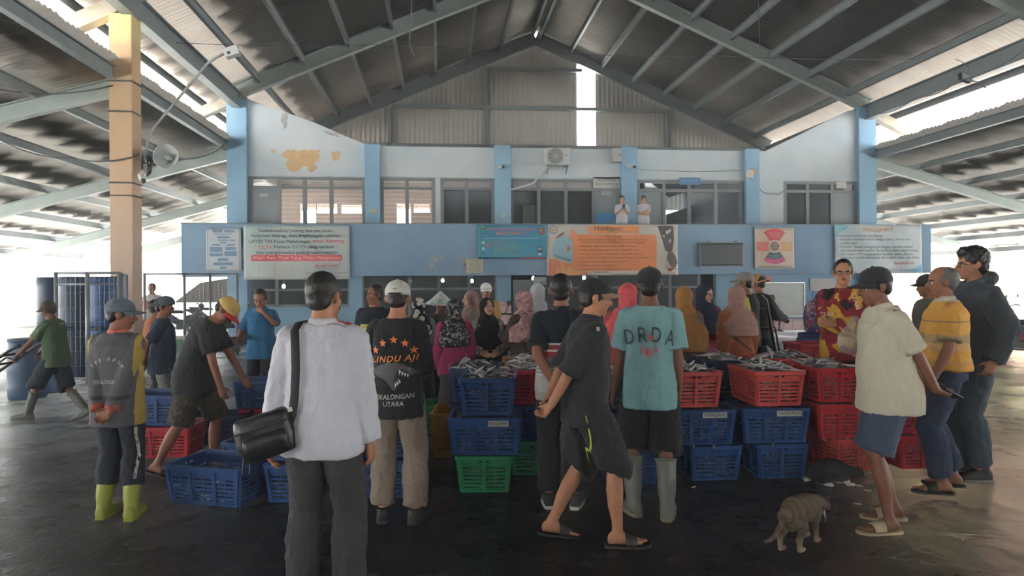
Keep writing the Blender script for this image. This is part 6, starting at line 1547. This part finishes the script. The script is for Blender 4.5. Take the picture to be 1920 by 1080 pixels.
def make_crate(label, color, px, z, level=0, face='short', yaw=0, fill=.9, fish=0, sx=1, sz=1, side=None, plate=None, zoff=0, where=None, group=None):
    """px: photo column of the crate; z: depth of its near face"""
    global NFISH
    where = label.replace(' of fish','').replace(' heaped with fish','')
    key = (color, sx, sz)
    L, W_, H = CL*sx, CW*sx, CH*sz
    if key not in _cm:
        k2 = (sx, sz)
        if k2 not in _cm: _cm[k2] = crate_meshes(L, W_, H)
        _cm[key] = tuple((m.copy() if not isinstance(m, list) else [r.copy() for r in m]) for m in _cm[k2])
        for m in _cm[key]:
            for q in (m if isinstance(m, list) else [m]): fixnormals(q); q.materials.append(PL[color])
    body, rim, ribs, base = _cm[key]
    dpt = z+(L if face == 'short' else W_)/2
    p = GD(px, dpt); p.z = level+zoff
    rz = -YAW+math.radians(yaw)+(PI/2 if face == 'short' else 0)
    r = thing('fish_crate', label, 'crate', p, rz)
    def put(me, name, par):
        o = bpy.data.objects.new(name, me); C.objects.link(o); o.parent = par; return o
    bo = put(body, 'body', r); put(rim, 'rim', r); put(base, 'base_rim', bo)
    for q in ribs: put(q, 'rib', bo)
    M4 = Matrix.Translation(p) @ Matrix.Rotation(rz,4,'Z')
    if fill:
        me = heap_mesh(L, W_, H, H*fill, px*.1); me.materials.append(HEAPM); fixnormals(me)
        o = bpy.data.objects.new('fish_heap', me); C.objects.link(o); o.matrix_world = M4
        tag(o, 'small fish inside the '+where, 'fish', kind='stuff')
    rn = random.Random(int(px*7+z*100))
    for i in range(fish):
        me = FISH[rn.randrange(len(FISH))]; o = bpy.data.objects.new('fish', me); C.objects.link(o)
        x = rn.uniform(-.40,.40)*L; y = rn.uniform(-.37,.37)*W_; up = rn.random()
        R = Matrix.Rotation(rn.uniform(0,2*PI),4,'Z') @ Matrix.Rotation(rn.uniform(-.28,.28) if up < .88 else rn.uniform(.5,.9),4,'Y') @ Matrix.Rotation(rn.uniform(.9,2.2),4,'X')
        o.matrix_world = M4 @ Matrix.Translation((x,y,H*fill+.022+rn.random()*.020)) @ R
        tag(o, 'fish on the '+where, 'fish', 'fish on the '+where); NFISH += 1
    if plate:
        sd = -1; me = text_mesh(plate, .034, 0); bm = bmesh.new(); bm.from_mesh(me); bpy.data.meshes.remove(me)
        fy = -(W_/2+.022); xs_ = [v.co.x for v in bm.verts]; wd = (max(xs_)-min(xs_))/2+.012
        mb = MB(); mb.box((.10-wd,fy-.004,H-.062),(.10+wd,fy+.004,H-.018)); o = mb.build('label_plate', mat('plate_white', srgb(196,192,182), .7, 0, .1), r)
        mb = MB(); bm.verts.index_update(); mb.add([(v.co.x+.10,fy-.006,H-.040+v.co.y) for v in bm.verts], [tuple(v.index for v in f.verts) for f in bm.faces]); bm.free(); mb.build('lettering', ink(40,44,50), o)
    return r
LV = [0, .294, .588]
mc = make_crate
# front middle stack and its neighbours
mc('green crate at the foot of the front middle stack', 'green', 909, 5.27, LV[0], fill=.9)
mc('wide blue crate with a white lettered plate in the middle of the front stack', 'blue', 911, 5.24, LV[1], 'long', fill=.92, plate='KCQ19M')
mc('blue crate of fish on top of the front middle stack', 'blue', 917, 5.26, LV[2], yaw=-2, fill=.93, fish=26)
for lv in (0,1): mc(('lowest' if lv == 0 else 'second')+' navy crate in the stack behind the front middle stack', 'navy', 893, 5.86, LV[lv], fill=.9)
mc('dark blue crate of fish just behind the top of the front middle stack', 'navy', 893, 5.86, LV[2], fill=.95, fish=16)
mc('green crate on the floor behind the striped polo shirt', 'green', 1000, 5.74, LV[0], fill=.9)
mc('blue crate under the red one behind the striped polo shirt', 'blue', 998, 5.74, LV[1], fill=.9)
mc('red crate heaped with fish behind the striped polo shirt', 'red', 994, 5.74, LV[2], fill=.97, fish=22)
for lv in (0,1): mc(('lower' if lv == 0 else 'upper')+' blue crate under the yellow crate in the middle', 'navy', 985, 6.36, LV[lv], fill=.9)
mc('yellow crate of fish behind the red one beside the striped polo shirt', 'yellow', 985, 6.36, LV[2], fill=.93, fish=16)
mc('tall yellow tub on the floor left of the front middle stack', 'yellow', 855, 6.33, 0, fill=0, sz=1.42)
mc('green crate on the floor in front of the fuchsia top', 'green', 816, 7.45, 0, fill=.4, sx=.9)
for lv, lab in ((0,'lowest blue crate in the stack between the black and teal shirts'),(1,'middle blue crate in the stack between the black and teal shirts'),(2,'topmost blue crate in the stack between the black and teal shirts')):
    mc(lab, 'blue', 1172-6*lv, 5.45, LV[lv], yaw=3, fill=.9, fish=10 if lv == 2 else 0)
# right-hand stacks
mc('blue crate at the foot of the stack right of the rubber boots', 'blue', 1320, 5.55, LV[0], yaw=4, fill=.93)
mc('wide blue crate lettered PEMALANG in the stack right of the teal shirt', 'blue', 1301, 5.52, LV[1], 'long', yaw=2, fill=.9, plate='PEMALANG')
mc('faded red crate of fish on top of the stack right of the teal shirt', 'rose', 1284, 5.55, LV[2], yaw=6, fill=.93, fish=26)
mc('blue crate at the foot of the stack behind the black and white cat', 'blue', 1441, 5.6, LV[0], yaw=3, fill=.93)
mc('wide blue crate with two white lettered words under the big faded red crate', 'blue', 1436, 5.57, LV[1], 'long', yaw=2, fill=.9, plate='YAHO MUN')
mc('big faded red crate of fish on top beside the long red row', 'rose', 1434, 5.58, LV[2], yaw=5, sx=1.0, fill=.95, fish=38)
mc('faded red crate with fish tails sticking out at the foot of the right stack', 'rose', 1568, 5.78, LV[0], yaw=16, fill=.98, fish=0)
mc('red crate in the middle of the stack left of the beige shirt', 'red', 1569, 5.72, LV[1], 'long', yaw=4, fill=.9)
mc('bright red crate of fish on top of the stack left of the beige shirt', 'red', 1546, 5.75, LV[2], yaw=6, fill=.93, fish=26)
for lv in (0,1): mc(('lowest' if lv == 0 else 'second')+' navy crate under the navy fish crate in the second row', 'navy', 1348, 6.35, LV[lv], fill=.9)
mc('navy crate of fish behind the big faded red crate', 'navy', 1348, 6.35, LV[2], yaw=2, sx=1.0, fill=.93, fish=20)
for lv in (0,1): mc(('lowest' if lv == 0 else 'second')+' red crate under the wide red fish crate in the second row', 'red', 1460, 6.5, LV[lv], 'long', fill=.9)
mc('wide red crate of fish in the second row beyond the faded red crate', 'red', 1460, 6.5, LV[2], 'long', yaw=-2, fill=.94, fish=20)
mc('lower red crate of the pair behind the beige shirt', 'red', 1645, 7.05, LV[0], 'long', fill=.9)
mc('upper red crate of the pair behind the beige shirt', 'red', 1641, 7.05, LV[1], 'long', yaw=-3, fill=.85, fish=10)
for lv in (0,1): mc(('lower' if lv == 0 else 'middle')+' red crate of the far stack by the team jersey', 'red', 1524, 8.0, LV[lv], fill=.9)
mc('red crate on top of the far stack by the team jersey', 'red', 1526, 8.0, LV[2], 'long', yaw=6, fill=.7)
mc('lower red crate between the beige and yellow shirts', 'red', 1694, 5.86, LV[0], yaw=4, fill=.85)
mc('upper red crate between the beige and yellow shirts', 'red', 1682, 5.86, LV[1], yaw=2, fill=.85)
# left group
mc('red crate on the floor under a blue one by the grey work jacket', 'red', 316, 6.4, LV[0], 'long', yaw=3, fill=.5)
mc('blue crate on the red one by the grey work jacket', 'blue', 298, 6.42, LV[1], 'long', yaw=-4, fill=.6)
mc('dark navy crate on the floor by the hand of the bending person', 'navy', 410, 6.87, LV[0], 'long', yaw=5, fill=.5, sx=1.05)
mc('red crate under a blue one in front of the bright blue shirt', 'red', 502, 7.3, LV[0], fill=.5)
mc('blue crate on a red one in front of the bright blue shirt', 'blue', 498, 7.3, LV[1], 'long', yaw=4, fill=.6)
mc('wide blue tub lying nearest on the floor at the left', 'blue', 416, 5.0, LV[0], 'long', yaw=-14, sx=1.16, fill=.55, fish=6)
mc('second blue tub just behind the nearest one at the left', 'blue', 503, 5.72, LV[0], 'long', yaw=-10, sx=1.1, fill=.55, fish=5)
mc('blue crate at the hip of the white shirt, upper of its pair', 'blue', 568, 5.1, LV[1], yaw=-6, fill=.4)
mc('blue crate near the left leg of the white-shirted person, lower of its pair', 'blue', 572, 5.05, LV[0], yaw=-4, fill=.6)
mc('lower blue crate seen past the legs of the khaki trousers', 'blue', 722, 5.15, LV[0], fill=.7)
mc('upper blue crate seen past the legs of the khaki trousers', 'blue', 724, 5.18, LV[1], yaw=3, fill=.7)
# fish tails poking over the foot of the right stack, scraps on the floor
for px, py, z, a in ((1536,832,5.80,.9),(1562,830,5.80,1.2),(1580,826,5.82,.8),(1602,824,5.84,1.4),(1300,842,5.56,.3),(1336,838,5.57,.8),(1450,832,5.6,1.0)):
    o = bpy.data.objects.new('fish', FISH[int(px) % 5]); C.objects.link(o)
    o.location = GD(px, z-.015); o.location.z = .303; o.rotation_euler = (.2, -.12-.1*a, PI/2+.5*math.sin(px))
    tag(o, 'silver fish sticking out of a crate at the foot of the right stacks', 'fish', 'fish sticking out of the lower crates')
mb = MB(); mb.box((0,0,0),(.001,.001,.001))
sm_ = mat('fish_scrap_flesh', srgb(206,190,180), .5, 0, .15, 30)
for i, (px, py) in enumerate(((1610,912),(1628,921),(1608,946),(1640,962),(1300,915),(822,838),(1588,905),(1700,918))):
    mb = MB(); rn = random.Random(i); mb.ell((0,0,.006),(.022+.012*rn.random(),.010,.006)); mb.ell((.02,.006,.008),(.012,.007,.006)); me = remesh(mb, .004, 1, lambda c,n: .003*noise.noise(c*70))
    o = link('fish_scrap', me, sm_); o.location = G(px,py); o.rotation_euler = (0,0,rn.random()*3)
    tag(o, 'small pale scrap of fish lying on the wet dark floor', 'scrap', 'fish scraps on the floor')

# ---------------------------------------------------------------- hand trolleys
def trolley(label, cat, loc, rz, pts, wheel=True):
    o = thing('hand_trolley', label, cat, loc, rz); st = mat('dark_trolley_steel', srgb(62,58,56), .5, .4, .2, 8)
    a, b = V(pts[0]), V(pts[1])
    for sx in (-.2,.2):
        mb = MB(); mb.tube([a+V((sx,0,0))+V((0,-.12,.06)), a+V((sx,0,0)), b+V((sx,0,0))], .019, 8); mb.build('rail', st, o, True)
        mb = MB(); n_ = V((0,b.z-a.z,-(b.y-a.y))).normalized()*-.09; mb.tube([a.lerp(b,.25)+V((sx,0,0)), a.lerp(b,.32)+V((sx,0,0))+n_, a.lerp(b,.9)+V((sx,0,0))+n_, b+V((sx,0,0))], .013, 8); mb.build('brace', st, o, True)
    for k in range(5):
        c = a.lerp(b, .1+.2*k); mb = MB(); mb.tube([c+V((-.2,0,0)), c+V((.2,0,0))], .015, 8); mb.build('rung', st, o, True)
    for sx in (-.24,.24):
        mb = MB(); mb.lathe([(.0,-.03),(.05,-.03),(.06,-.02),(.11,-.025),(.125,0),(.11,.025),(.06,.02),(.05,.03),(0,.03)], (b.x+sx,b.y,.125), 20, Matrix.Rotation(PI/2,3,'Y')); mb.build('wheel', BLKR(), o, True)
    mb = MB(); mb.tube([(b.x-.24,b.y,.125),(b.x+.24,b.y,.125)], .014, 8); mb.build('axle', st, o, True)
    d = (b-a).normalized(); q = V((0,-d.z,d.y)); q = q if q.y > 0 else -q
    mb = MB(); mb.bar(b+V((0,0,0)), b+V((0,q.y*.22,q.z*.22)), .42, .01, (0,0,1) if abs(q.z) < .9 else (0,1,0)); mb.build('toe_plate', st, o)
    return o
k = WALK.k
trolley('ladder-framed hand trolley pushed by the person striding left', 'trolley', WALK.root.location, WALK.root.rotation_euler.z, ((0,.42*k+.05,1.0*k-.02),(0,1.35,.22)))
q = GD(1434, 9.1); trolley('upright ladder-framed hand trolley held beside the dusty pink headscarf', 'trolley', q, -YAW-.9, ((0,-.28,1.36),(0,.08,.14)))

# ---------------------------------------------------------------- drums, cage, fences
def drum(label, px, z, base=0, r=.26, h=.86, col=(52,84,124), lid=True, group=None):
    p = GD(px, z); p.z = base; o = thing('plastic_drum', label, 'drum', p, 0, group); m = mat('drum_blue_%d'%col[0], srgb(*col), .45, 0, .18, 3)
    mb = MB(); mb.lathe([(0,0),(r*.92,0),(r*.98,.03),(r,.12),(r*1.03,.15),(r,.18),(r*1.01,h*.5-.04),(r*1.035,h*.5),(r*1.01,h*.5+.04),(r,h-.18),(r*1.03,h-.15),(r,h-.12),(r*.96,h-.03),(r*.9,h-.01),(0,h-.012)], (0,0,0), 28); mb.build('barrel', m, o, True)
    if lid:
        mb = MB(); mb.lathe([(r*.9,h-.03),(r*.98,h-.03),(r*.98,h+.005),(r*.9,h+.008),(0,h+.004)], (0,0,0), 28); mb.build('lid', mat('drum_lid', srgb(44,60,84), .5), o, True)
    return o
DG = 'blue drums stacked two high behind the wire cage'
for i, px in enumerate((96,140,196)):
    for j in range(2): drum(('lower' if j == 0 else 'upper')+' blue plastic drum '+('at the left edge of the wire cage','in the left half of the wire cage','in the right half of the wire cage')[i], px, 12.0+.35*(i==0), .012+.872*j, .25 if i else .22, .86, ((60,76,98) if i < 2 else (44,84,136)))
drum('dark blue plastic drum standing alone at the far left edge', 52, 9.9, 0, .245, .84, (64,92,122))
drum('light blue drum behind the legs of the person striding left', 86, 10.4, 0, .2, .6, (110,150,196), False)
def wire_panel(label, a, b, h, posts, top='steel', step=.075, z0=.05, rails=()):
    a, b = V(a), V(b); a.z = b.z = 0; o = thing('wire_fence', label, 'fence', a, 0); d = b-a; L = d.length; m = mat('galvanised', srgb(140,146,150), .45, .3, .12, 6)
    for t in posts:
        mb = MB(); q = d*t; mb.tube([q, q+V((0,0,h))], .03, 10, False); mb.build('post', m, o, True)
    for z in (z0+.05, h-.02)+tuple(rails):
        mb = MB(); mb.tube([V((0,0,z)), d+V((0,0,z))], .02, 8, False); mb.build('rail', m, o, True)
    mb = MB(); n = int(L/step)
    for k in range(n+1): q = d*(k/n); mb.tube([q+V((0,0,z0)), q+V((0,0,h))], .0035, 4, False)
    for k in range(int((h-z0)/(step*3.2))): z = z0+step*3.2*k; mb.tube([V((0,0,z)), d+V((0,0,z))], .0035, 4, False)
    mb.build('wire_mesh', m, o); return o
wire_panel('wire cage panel in front of the stacked blue drums', GD(106,11.2), GD(224,11.2), 1.82, (0,.5,1), rails=(1.62,))
wire_panel('side panel of the wire cage turned away beside the drums', GD(228,11.35), GD(238,13.0), 1.80, (0,1), step=.1)
wire_panel('long wire fence between the cream column and the blue building', GD(272,15.0), GD(446,15.6), 1.86, (0,.42,.70,1))
# far left: thatched shed, motorbikes, low green barrier, right: yellow house
def shed():
    q = GD(402, 24); o = thing('thatched_shed', 'small open shed with a drooping grey thatched roof beyond the wire fence', 'shed', q, -YAW)
    mb = MB(); h0, h1 = 1.0, 1.72; mb.rings([[(-1.0,-.8,h0),(.75,-.8,h0),(.75,.8,h0),(-1.0,.8,h0)],[(-.45,-.05,h1-.05),(.55,-.05,h1+.1),(.55,.05,h1+.1),(-.45,.05,h1-.05)]]); mb.build('roof', mat('thatch', srgb(110,106,100), .95, 0, .3, 12, .5, 30), o)
    for x, y in ((-.7,-.6),(.6,-.6),(.6,.6),(-.7,.6)): mb = MB(); mb.tube([(x,y,0),(x,y,1.05)], .035, 8); mb.build('post', mat('bamboo', srgb(140,124,100), .8), o)
shed()
def motorbike(label, pos, rz, col=(150,30,36), group=None):
    o = thing('motorbike', label, 'motorbike', pos, rz, group); red = mat('bike_paint_%d_%d'%col[:2], srgb(*col), .3, .1, .1, 4); chrome = mat('chrome', srgb(170,172,174), .25, .8, .05)
    def wheel(x, name):
        mb = MB(); R = Matrix.Rotation(PI/2,3,'X'); mb.lathe([(.235,-.04),(.285,-.045),(.30,0),(.285,.045),(.235,.04)], (x,0,.30), 32, R); w_ = mb.build(name, BLKR(), o, True)
        mb = MB(); mb.lathe([(.215,-.03),(.24,-.03),(.24,.03),(.215,.03)], (x,0,.30), 28, R); mb.lathe([(0,-.05),(.045,-.05),(.045,.05),(0,.05)], (x,0,.30), 12, R)
        for k in range(6): a = k*PI/3; mb.tube([(x,0,.30),(x+.22*math.cos(a),0,.30+.22*math.sin(a))], .012, 6, False)
        mb.build('hub', chrome, w_, True)
    wheel(.62,'wheel'); wheel(-.62,'wheel')
    for sy in (-.07,.07): mb = MB(); mb.tube([(.62,sy,.30),(.47,sy,.78),(.42,sy,.92)], .022, 8); mb.build('fork', chrome, o, True)
    mb = MB(); mb.loft([(V((x,0,z)),V((0,1,0)),V((0,0,1)),a,b) for x,z,a,b in ((.52,.78,.03,.05),(.44,.74,.10,.14),(.32,.58,.13,.20),(.15,.42,.11,.12),(-.1,.42,.11,.11),(-.3,.55,.12,.14),(-.55,.66,.10,.11),(-.80,.74,.05,.05))], 16); me = remesh(mb, .02, 3); link('fairing', me, red, o)
    mb = MB(); mb.loft([(V((x,0,z)),V((0,1,0)),V((0,0,1)),a,b) for x,z,a,b in ((.05,.74,.06,.03),(0,.76,.12,.05),(-.3,.77,.14,.06),(-.6,.80,.12,.05),(-.72,.82,.07,.03))], 14, 2.6); mb.build('seat', BLKR(), o, True)
    mb = MB(); mb.tube([(.36,-.34,1.0),(.40,-.2,1.02),(.43,0,.98),(.40,.2,1.02),(.36,.34,1.0)], .018, 8); mb.build('handlebar', BLKR(), o, True)
    mb = MB(); mb.ell((.50,0,.93),(.09,.11,.09)); h_ = mb.build('headlamp_shell', red, o, True); mb = MB(); mb.ell((.565,0,.925),(.035,.075,.06)); mb.build('headlamp', chrome, h_, True)
    for sy in (-1,1): mb = MB(); mb.tube([(.40,sy*.2,1.02),(.38,sy*.28,1.18)], .008, 6); mb.ell((.38,sy*.29,1.22),(.012,.06,.04)); mb.build('mirror', BLKR(), o, True)
    mb = MB(); mb.loft([(V((x,0,z)),V((0,1,0)),V((0,0,1)),a,.012) for x,z,a in ((.90,.42,.04),(.80,.56,.06),(.62,.63,.065),(.45,.58,.05))], 10); mb.build('mudguard', red, o, True)
    mb = MB(); mb.box((-.22,-.13,.22),(.14,.13,.42)); mb.build('engine', mat('engine_grey', srgb(90,92,94), .5, .4), o, bevel=.03)
    mb = MB(); mb.tube([(.0,.14,.26),(-.3,.16,.26),(-.75,.17,.36)], [.025,.03,.045], 10); mb.build('exhaust', chrome, o, True)
    mb = MB(); mb.box((-.90,-.10,.50),(-.885,.10,.60)); mb.build('number_plate', mat('plate_black', srgb(40,40,42), .5), o); mb = MB(); mb.ell((-.83,0,.70),(.03,.07,.035)); mb.build('tail_lamp', mat('tail_red', srgb(150,24,30), .25), o, True)
    return o
motorbike('black and red motorbike parked at the middle blue pillar, tail to the hall', GD(948,12.6), -YAW+PI/2+.5, (56,36,40))
motorbike('red motorbike parked in the sun at the far right edge', GD(1906,13.6), PI*.62, (176,40,50))
motorbike('second motorbike parked beyond the red one at the far right edge', GD(1935,15.6), PI*.65, (60,60,66))
motorbike('dark motorbike parked behind the yellow and red cap', GD(436,14.2), PI*.15, (70,66,70))
motorbike('motorbike parked under the thatched shed', GD(398,23.9), .2, (90,60,60))
motorbike('motorbike parked left of the thatched shed beyond the fence', GD(345,21.5), .4, (70,72,80))
b_ = thing('barrier', 'low white and green barrier standing beyond the wire fence', 'barrier', GD(352,16.2), -YAW); mb = MB(); mb.box((-.6,-.1,0),(.6,.1,.34)); mb.build('green_base', mat('barrier_green', srgb(90,140,110), .6), b_); mb = MB(); mb.box((-.62,-.12,.34),(.62,.12,.40)); mb.build('white_top', M['white'], b_)
# yellow house outside on the right
def house():
    y = 46; q = lambda px, py: W(px, py, y); A, B = q(1660,560), q(2150,560); o = thing('yellow_house', 'pale yellow house with dark windows far outside on the right', 'house', (A.x,A.y,0), math.atan2(B.y-A.y,B.x-A.x)); Lh = (B-A).length
    z1 = q(1700,528).z
    mb = MB(); mb.box((0,0,-.04),(Lh,5,3.2)); mb.build('wall', mat('yellow_house_paint', srgb(228,216,150), .8, 0, .05), o)
    mb = MB(); mb.rings([[(-.6,-.8,3.15),(Lh+.6,-.8,3.15),(Lh+.6,5.8,3.15),(-.6,5.8,3.15)],[(1.5,2.2,4.9),(Lh-1.5,2.2,4.9),(Lh-1.5,2.8,4.9),(1.5,2.8,4.9)]]); mb.build('roof', mat('red_roof_tiles', srgb(190,80,78), .8, 0, .15, 3), o)
    for k in range(6):
        mb = MB(); x = .6+k*2.6; mb.box((x,-.06,1.0),(x+1.1,.02,2.4)); f = mb.build('window', mat('house_window_frame', srgb(220,216,206), .6), o); mb = MB(); mb.box((x+.1,-.08,1.1),(x+.5,-.05,2.3)); mb.box((x+.6,-.08,1.1),(x+1.0,-.05,2.3)); mb.build('pane', mat('house_pane', srgb(150,160,160), .2), f)
house()
def tree(label, px, z, h, r):
    p = GD(px, z); p.z = -.04; o = thing('tree', label, 'tree', p); mb = MB(); mb.tube([(0,0,0),(.1,.05,h*.3),(.0,.0,h*.6)], [.22,.17,.1], 10); mb.build('trunk', mat('bark', srgb(110,96,84), .95, 0, .2, 6), o, True)
    mb = MB(); rn = random.Random(px)
    for k in range(900):
        a = rn.random()*2*PI; u = rn.uniform(-1,1); rr = r*rn.random()**.4; s_ = math.sqrt(1-u*u); c = V((rr*s_*math.cos(a), rr*s_*math.sin(a), h*.68+rr*u*.75)); d = V((rn.uniform(-1,1),rn.uniform(-1,1),rn.uniform(-.6,.4))).normalized()*.32; e = d.cross(V((rn.random(),rn.random(),1))).normalized()*.13
        mb.add([c-d,c+e,c+d,c-e], [(0,1,2,3)])
    mb.build('foliage', mat('leaf_green', srgb(110,136,84), .7, 0, .25, 2), o)
tree('hazy green tree beyond the yard at the far left', 60, 40, 6.5, 2.6); tree('second hazy tree behind the wire cage', 175, 46, 7, 2.8)
# blue cool box and backpack by the team jersey
q = GD(1530, 8.9); o = thing('blue_barrel', 'blue barrel standing behind the red crate by the team jersey', 'barrel', q); mb = MB(); mb.lathe([(0,0),(.22,0),(.235,.1),(.24,.5),(.235,.85),(.2,.9),(0,.9)], (0,0,0), 24); mb.build('barrel_body', mat('barrel_blue', srgb(62,86,140), .5), o, True); mb = MB(); mb.lathe([(.19,.88),(.215,.88),(.215,.93),(0,.94)], (0,0,0), 24); mb.build('lid', mat('barrel_lid_blue', srgb(50,70,120), .5), o, True)
o = thing('backpack', 'blue and red patterned backpack resting on the blue barrel', 'backpack', q+V((0,0,.945)), .3); mb = MB(); mb.loft([((0,0,z),V((1,0,0)),V((0,1,0)),a,b) for z,a,b in ((0,.12,.08),(.02,.15,.10),(.2,.155,.11),(.34,.13,.09),(.40,.07,.05))], 18, 3); mb.build('body', blobs('pack_print', ((50,80,140),(176,50,60),(196,196,200),(50,80,140)), 12, 1, (.5,.58,.64)), o, True)
mb = MB(); mb.loft([((0,-.09,z),V((1,0,0)),V((0,1,0)),a,b) for z,a,b in ((.04,.10,.03),(.06,.12,.05),(.2,.11,.045),(.22,.09,.02))], 16, 3); mb.build('front_pocket', mat('pack_blue', srgb(56,92,156), .7), o, True); mb = MB(); mb.tube([(-.04,0,.39),(0,0,.44),(.04,0,.39)], .01, 6); mb.build('loop', BLKR(), o, True)
# ---------------------------------------------------------------- cats
def cat(label, pos, rz, coat, pose):
    o = thing('cat', label, 'cat', pos, rz); mb = MB(); T = mb.tube
    if pose == 'stand':
        spine = [(-.17,0,.225),(-.10,0,.245),(0,0,.235),(.10,0,.225),(.17,0,.225)]; T(spine, [.055,.070,.072,.068,.050], 16); mb.ell((-.12,0,.20),(.075,.070,.085)); mb.ell((.09,0,.195),(.085,.062,.075)); mb.ell((0,0,.19),(.10,.058,.055))
        T([(.15,0,.235),(.22,0,.215),(.27,0,.195)], [.045,.040,.038], 12); hc = V((.30,0,.185)); pit = .5
        for sy in (-1,1):
            y = sy*.042; b = -.02 if sy > 0 else .03
            T([(-.13,y,.19),(-.09+b,y*1.1,.125),(-.165+b,y*1.1,.075),(-.155+b,y*1.1,.015)], [.046,.030,.019,.015], 12); T([(-.16+b,y*1.1,.016),(-.115+b,y*1.1,.012)], [.016,.017], 10)
            f = .03 if sy > 0 else -.01
            T([(.115,y,.19),(.10+f,y,.12),(.115+f,y,.065),(.118+f,y,.015)], [.036,.023,.017,.0145], 12); T([(.115+f,y,.014),(.15+f,y,.012)], [.015,.016], 10)
        T([(-.19,0,.235),(-.25,0,.20),(-.30,.01,.14),(-.36,.02,.12),(-.42,.02,.125)], [.020,.017,.016,.015,.011], 10)
    else:
        T([(-.15,0,.10),(-.08,0,.14),(0,0,.148),(.08,0,.135),(.14,0,.118)], [.060,.082,.084,.072,.05], 16); mb.ell((-.10,0,.085),(.09,.088,.08)); mb.ell((.06,0,.075),(.09,.07,.065))
        T([(.12,0,.115),(.17,0,.12),(.205,0,.115)], [.050,.044,.038], 12); hc = V((.235,0,.105)); pit = .35
        for sy in (-1,1):
            y = sy*.06; T([(-.10,y,.09),(-.04,y*1.25,.05),(-.10,y*1.2,.022),(-.03,y*1.2,.014)], [.05,.035,.022,.017], 12)
            T([(.08,y*.8,.08),(.10,y*.85,.035),(.12,y*.85,.016),(.165,y*.85,.013)], [.034,.022,.017,.016], 12)
        T([(-.17,0,.06),(-.22,.04,.025),(-.20,.12,.02),(-.12,.16,.02),(-.04,.165,.018)], [.02,.018,.017,.016,.012], 10)
    R = Matrix.Rotation(pit,3,'Y'); h = lambda x,y,z: hc+R @ V((x,y,z))
    mb.ell(hc, (.046,.044,.041), R); mb.ell(h(.036,0,-.012), (.024,.024,.018), R); 
    for sy in (-1,1):
        mb.ell(h(.02,sy*.022,-.014),(.026,.020,.018), R)
        ear = [h(-.012,sy*.036,.018),h(.008,sy*.028,.028),h(.006,sy*.014,.034)]; tip = h(-.012,sy*.036,.056); cc = (ear[0]+ear[1]+ear[2])/3
        mb.tube([cc-(tip-cc)*.2, cc, cc.lerp(tip,.55), tip], [.016,.015,.009,.004], 8)
    me = remesh(mb, .006, 3, lambda c,n: .002*noise.noise(c*60)); bo = link('body', me, coat, o)
    for sy in (-1,1): mb = MB(); mb.ell(h(.040,sy*.019,.008),(.006,.008,.008), R, 10, 8); mb.build('eye', mat('cat_eye', srgb(150,140,60), .2), o, True)
    mb = MB(); mb.ell(h(.060,0,-.004),(.004,.006,.004), R, 10, 8); mb.build('nose', mat('cat_nose', srgb(150,96,90), .5), o, True)
    return o, h
def m_tabby():
    t = NT('tabby_fur'); v = t.co(); wv = t.N('TexWave', Scale=6, Distortion=9, Detail=4, wave_type='BANDS', bands_direction='X'); t.L(v, wv.inputs['Vector']); z = t.sep(v)[2]; n = t.noise(t.co(scale=(1,1,3)), 70, 3)
    c = t.mix(t.math('MULTIPLY', wv.outputs['Fac'], .6), srgb(102,88,72), srgb(56,49,43)); t.base(t.mix(t.ramp(z, [(.03,(.75,)*3),(.10,(0,0,0))]), c, srgb(136,118,98))); t.bump(n.outputs['Fac'], .5, .004); return t.set(.9, 0, .2)
def m_calico():
    t = NT('black_white_fur'); v = t.co(); z = t.sep(v)[2]; n = t.noise(v, 9, 3, .5, .6); n2 = t.noise(t.co(scale=(1,1,3)), 70, 3)
    f = t.math('ADD', t.math('MULTIPLY', z, -7), t.math('MULTIPLY', n.outputs['Fac'], .9)); t.base(t.ramp(f, [(.0,srgb(48,48,50)),(.12,srgb(90,86,82)),(.2,srgb(206,202,196))], True)); t.bump(n2.outputs['Fac'], .5, .004); return t.set(.9, 0, .2)
_cats = 1
c1, h1 = cat('brown tabby cat walking across the wet floor with its head lowered', G(1503,1022), -YAW+.75, m_tabby(), 'stand')
cat('black and white cat crouching to eat in front of the faded red crate', G(1560,908), -YAW-.05, m_calico(), 'crouch')[0].scale = (.88,.88,.88)
o = bpy.data.objects.new('fish', fish_mesh(.09,.04)); C.objects.link(o); o.matrix_world = _mw(c1) @ Matrix.Translation(h1(.07,0,-.05)) @ Matrix.Rotation(1.2,4,'Y'); tag(o, 'little fish hanging from the mouth of the tabby cat', 'fish')
# clear plastic bag in the hands of the team jersey
t = NT('clear_bag_plastic'); t.p.inputs['Transmission Weight'].default_value = .0; t.p.inputs['Alpha'].default_value = .28; t.base(srgb(200,204,206)); t.set(.15)
mb = MB(); mb.ell((0,0,0),(.10,.07,.12)); mb.tube([(0,0,.10),(.02,0,.16),(.05,0,.19)], [.04,.018,.03], 10); me = remesh(mb, .008, 1, lambda c,n: .012*noise.noise(c*22)); o = link('plastic_bag', me, t.m); o.location = W(1592,640,6.0); tag(o, 'clear knotted plastic bag held against the team jersey', 'bag')
# ---------------------------------------------------------------- damp hazy air standing in the hall
def haze():
    t = NT('hazy_air'); t.n.remove(t.p)
    vs_ = t.N('VolumeScatter', Density=HAZE, Anisotropy=.35); vs_.inputs['Color'].default_value = (.94,.97,1,1)
    t.L(vs_.outputs[0], t.out.inputs['Volume'])
    mb = MB(); mb.box((-70,-6,.0),(85,66,ZRIDGE+1)); o = mb.build('haze', t.m)
    tag(o, 'thin pale haze hanging in the air of the hall', 'haze', kind='stuff')
    SC.cycles.volume_step_rate = 4
haze()
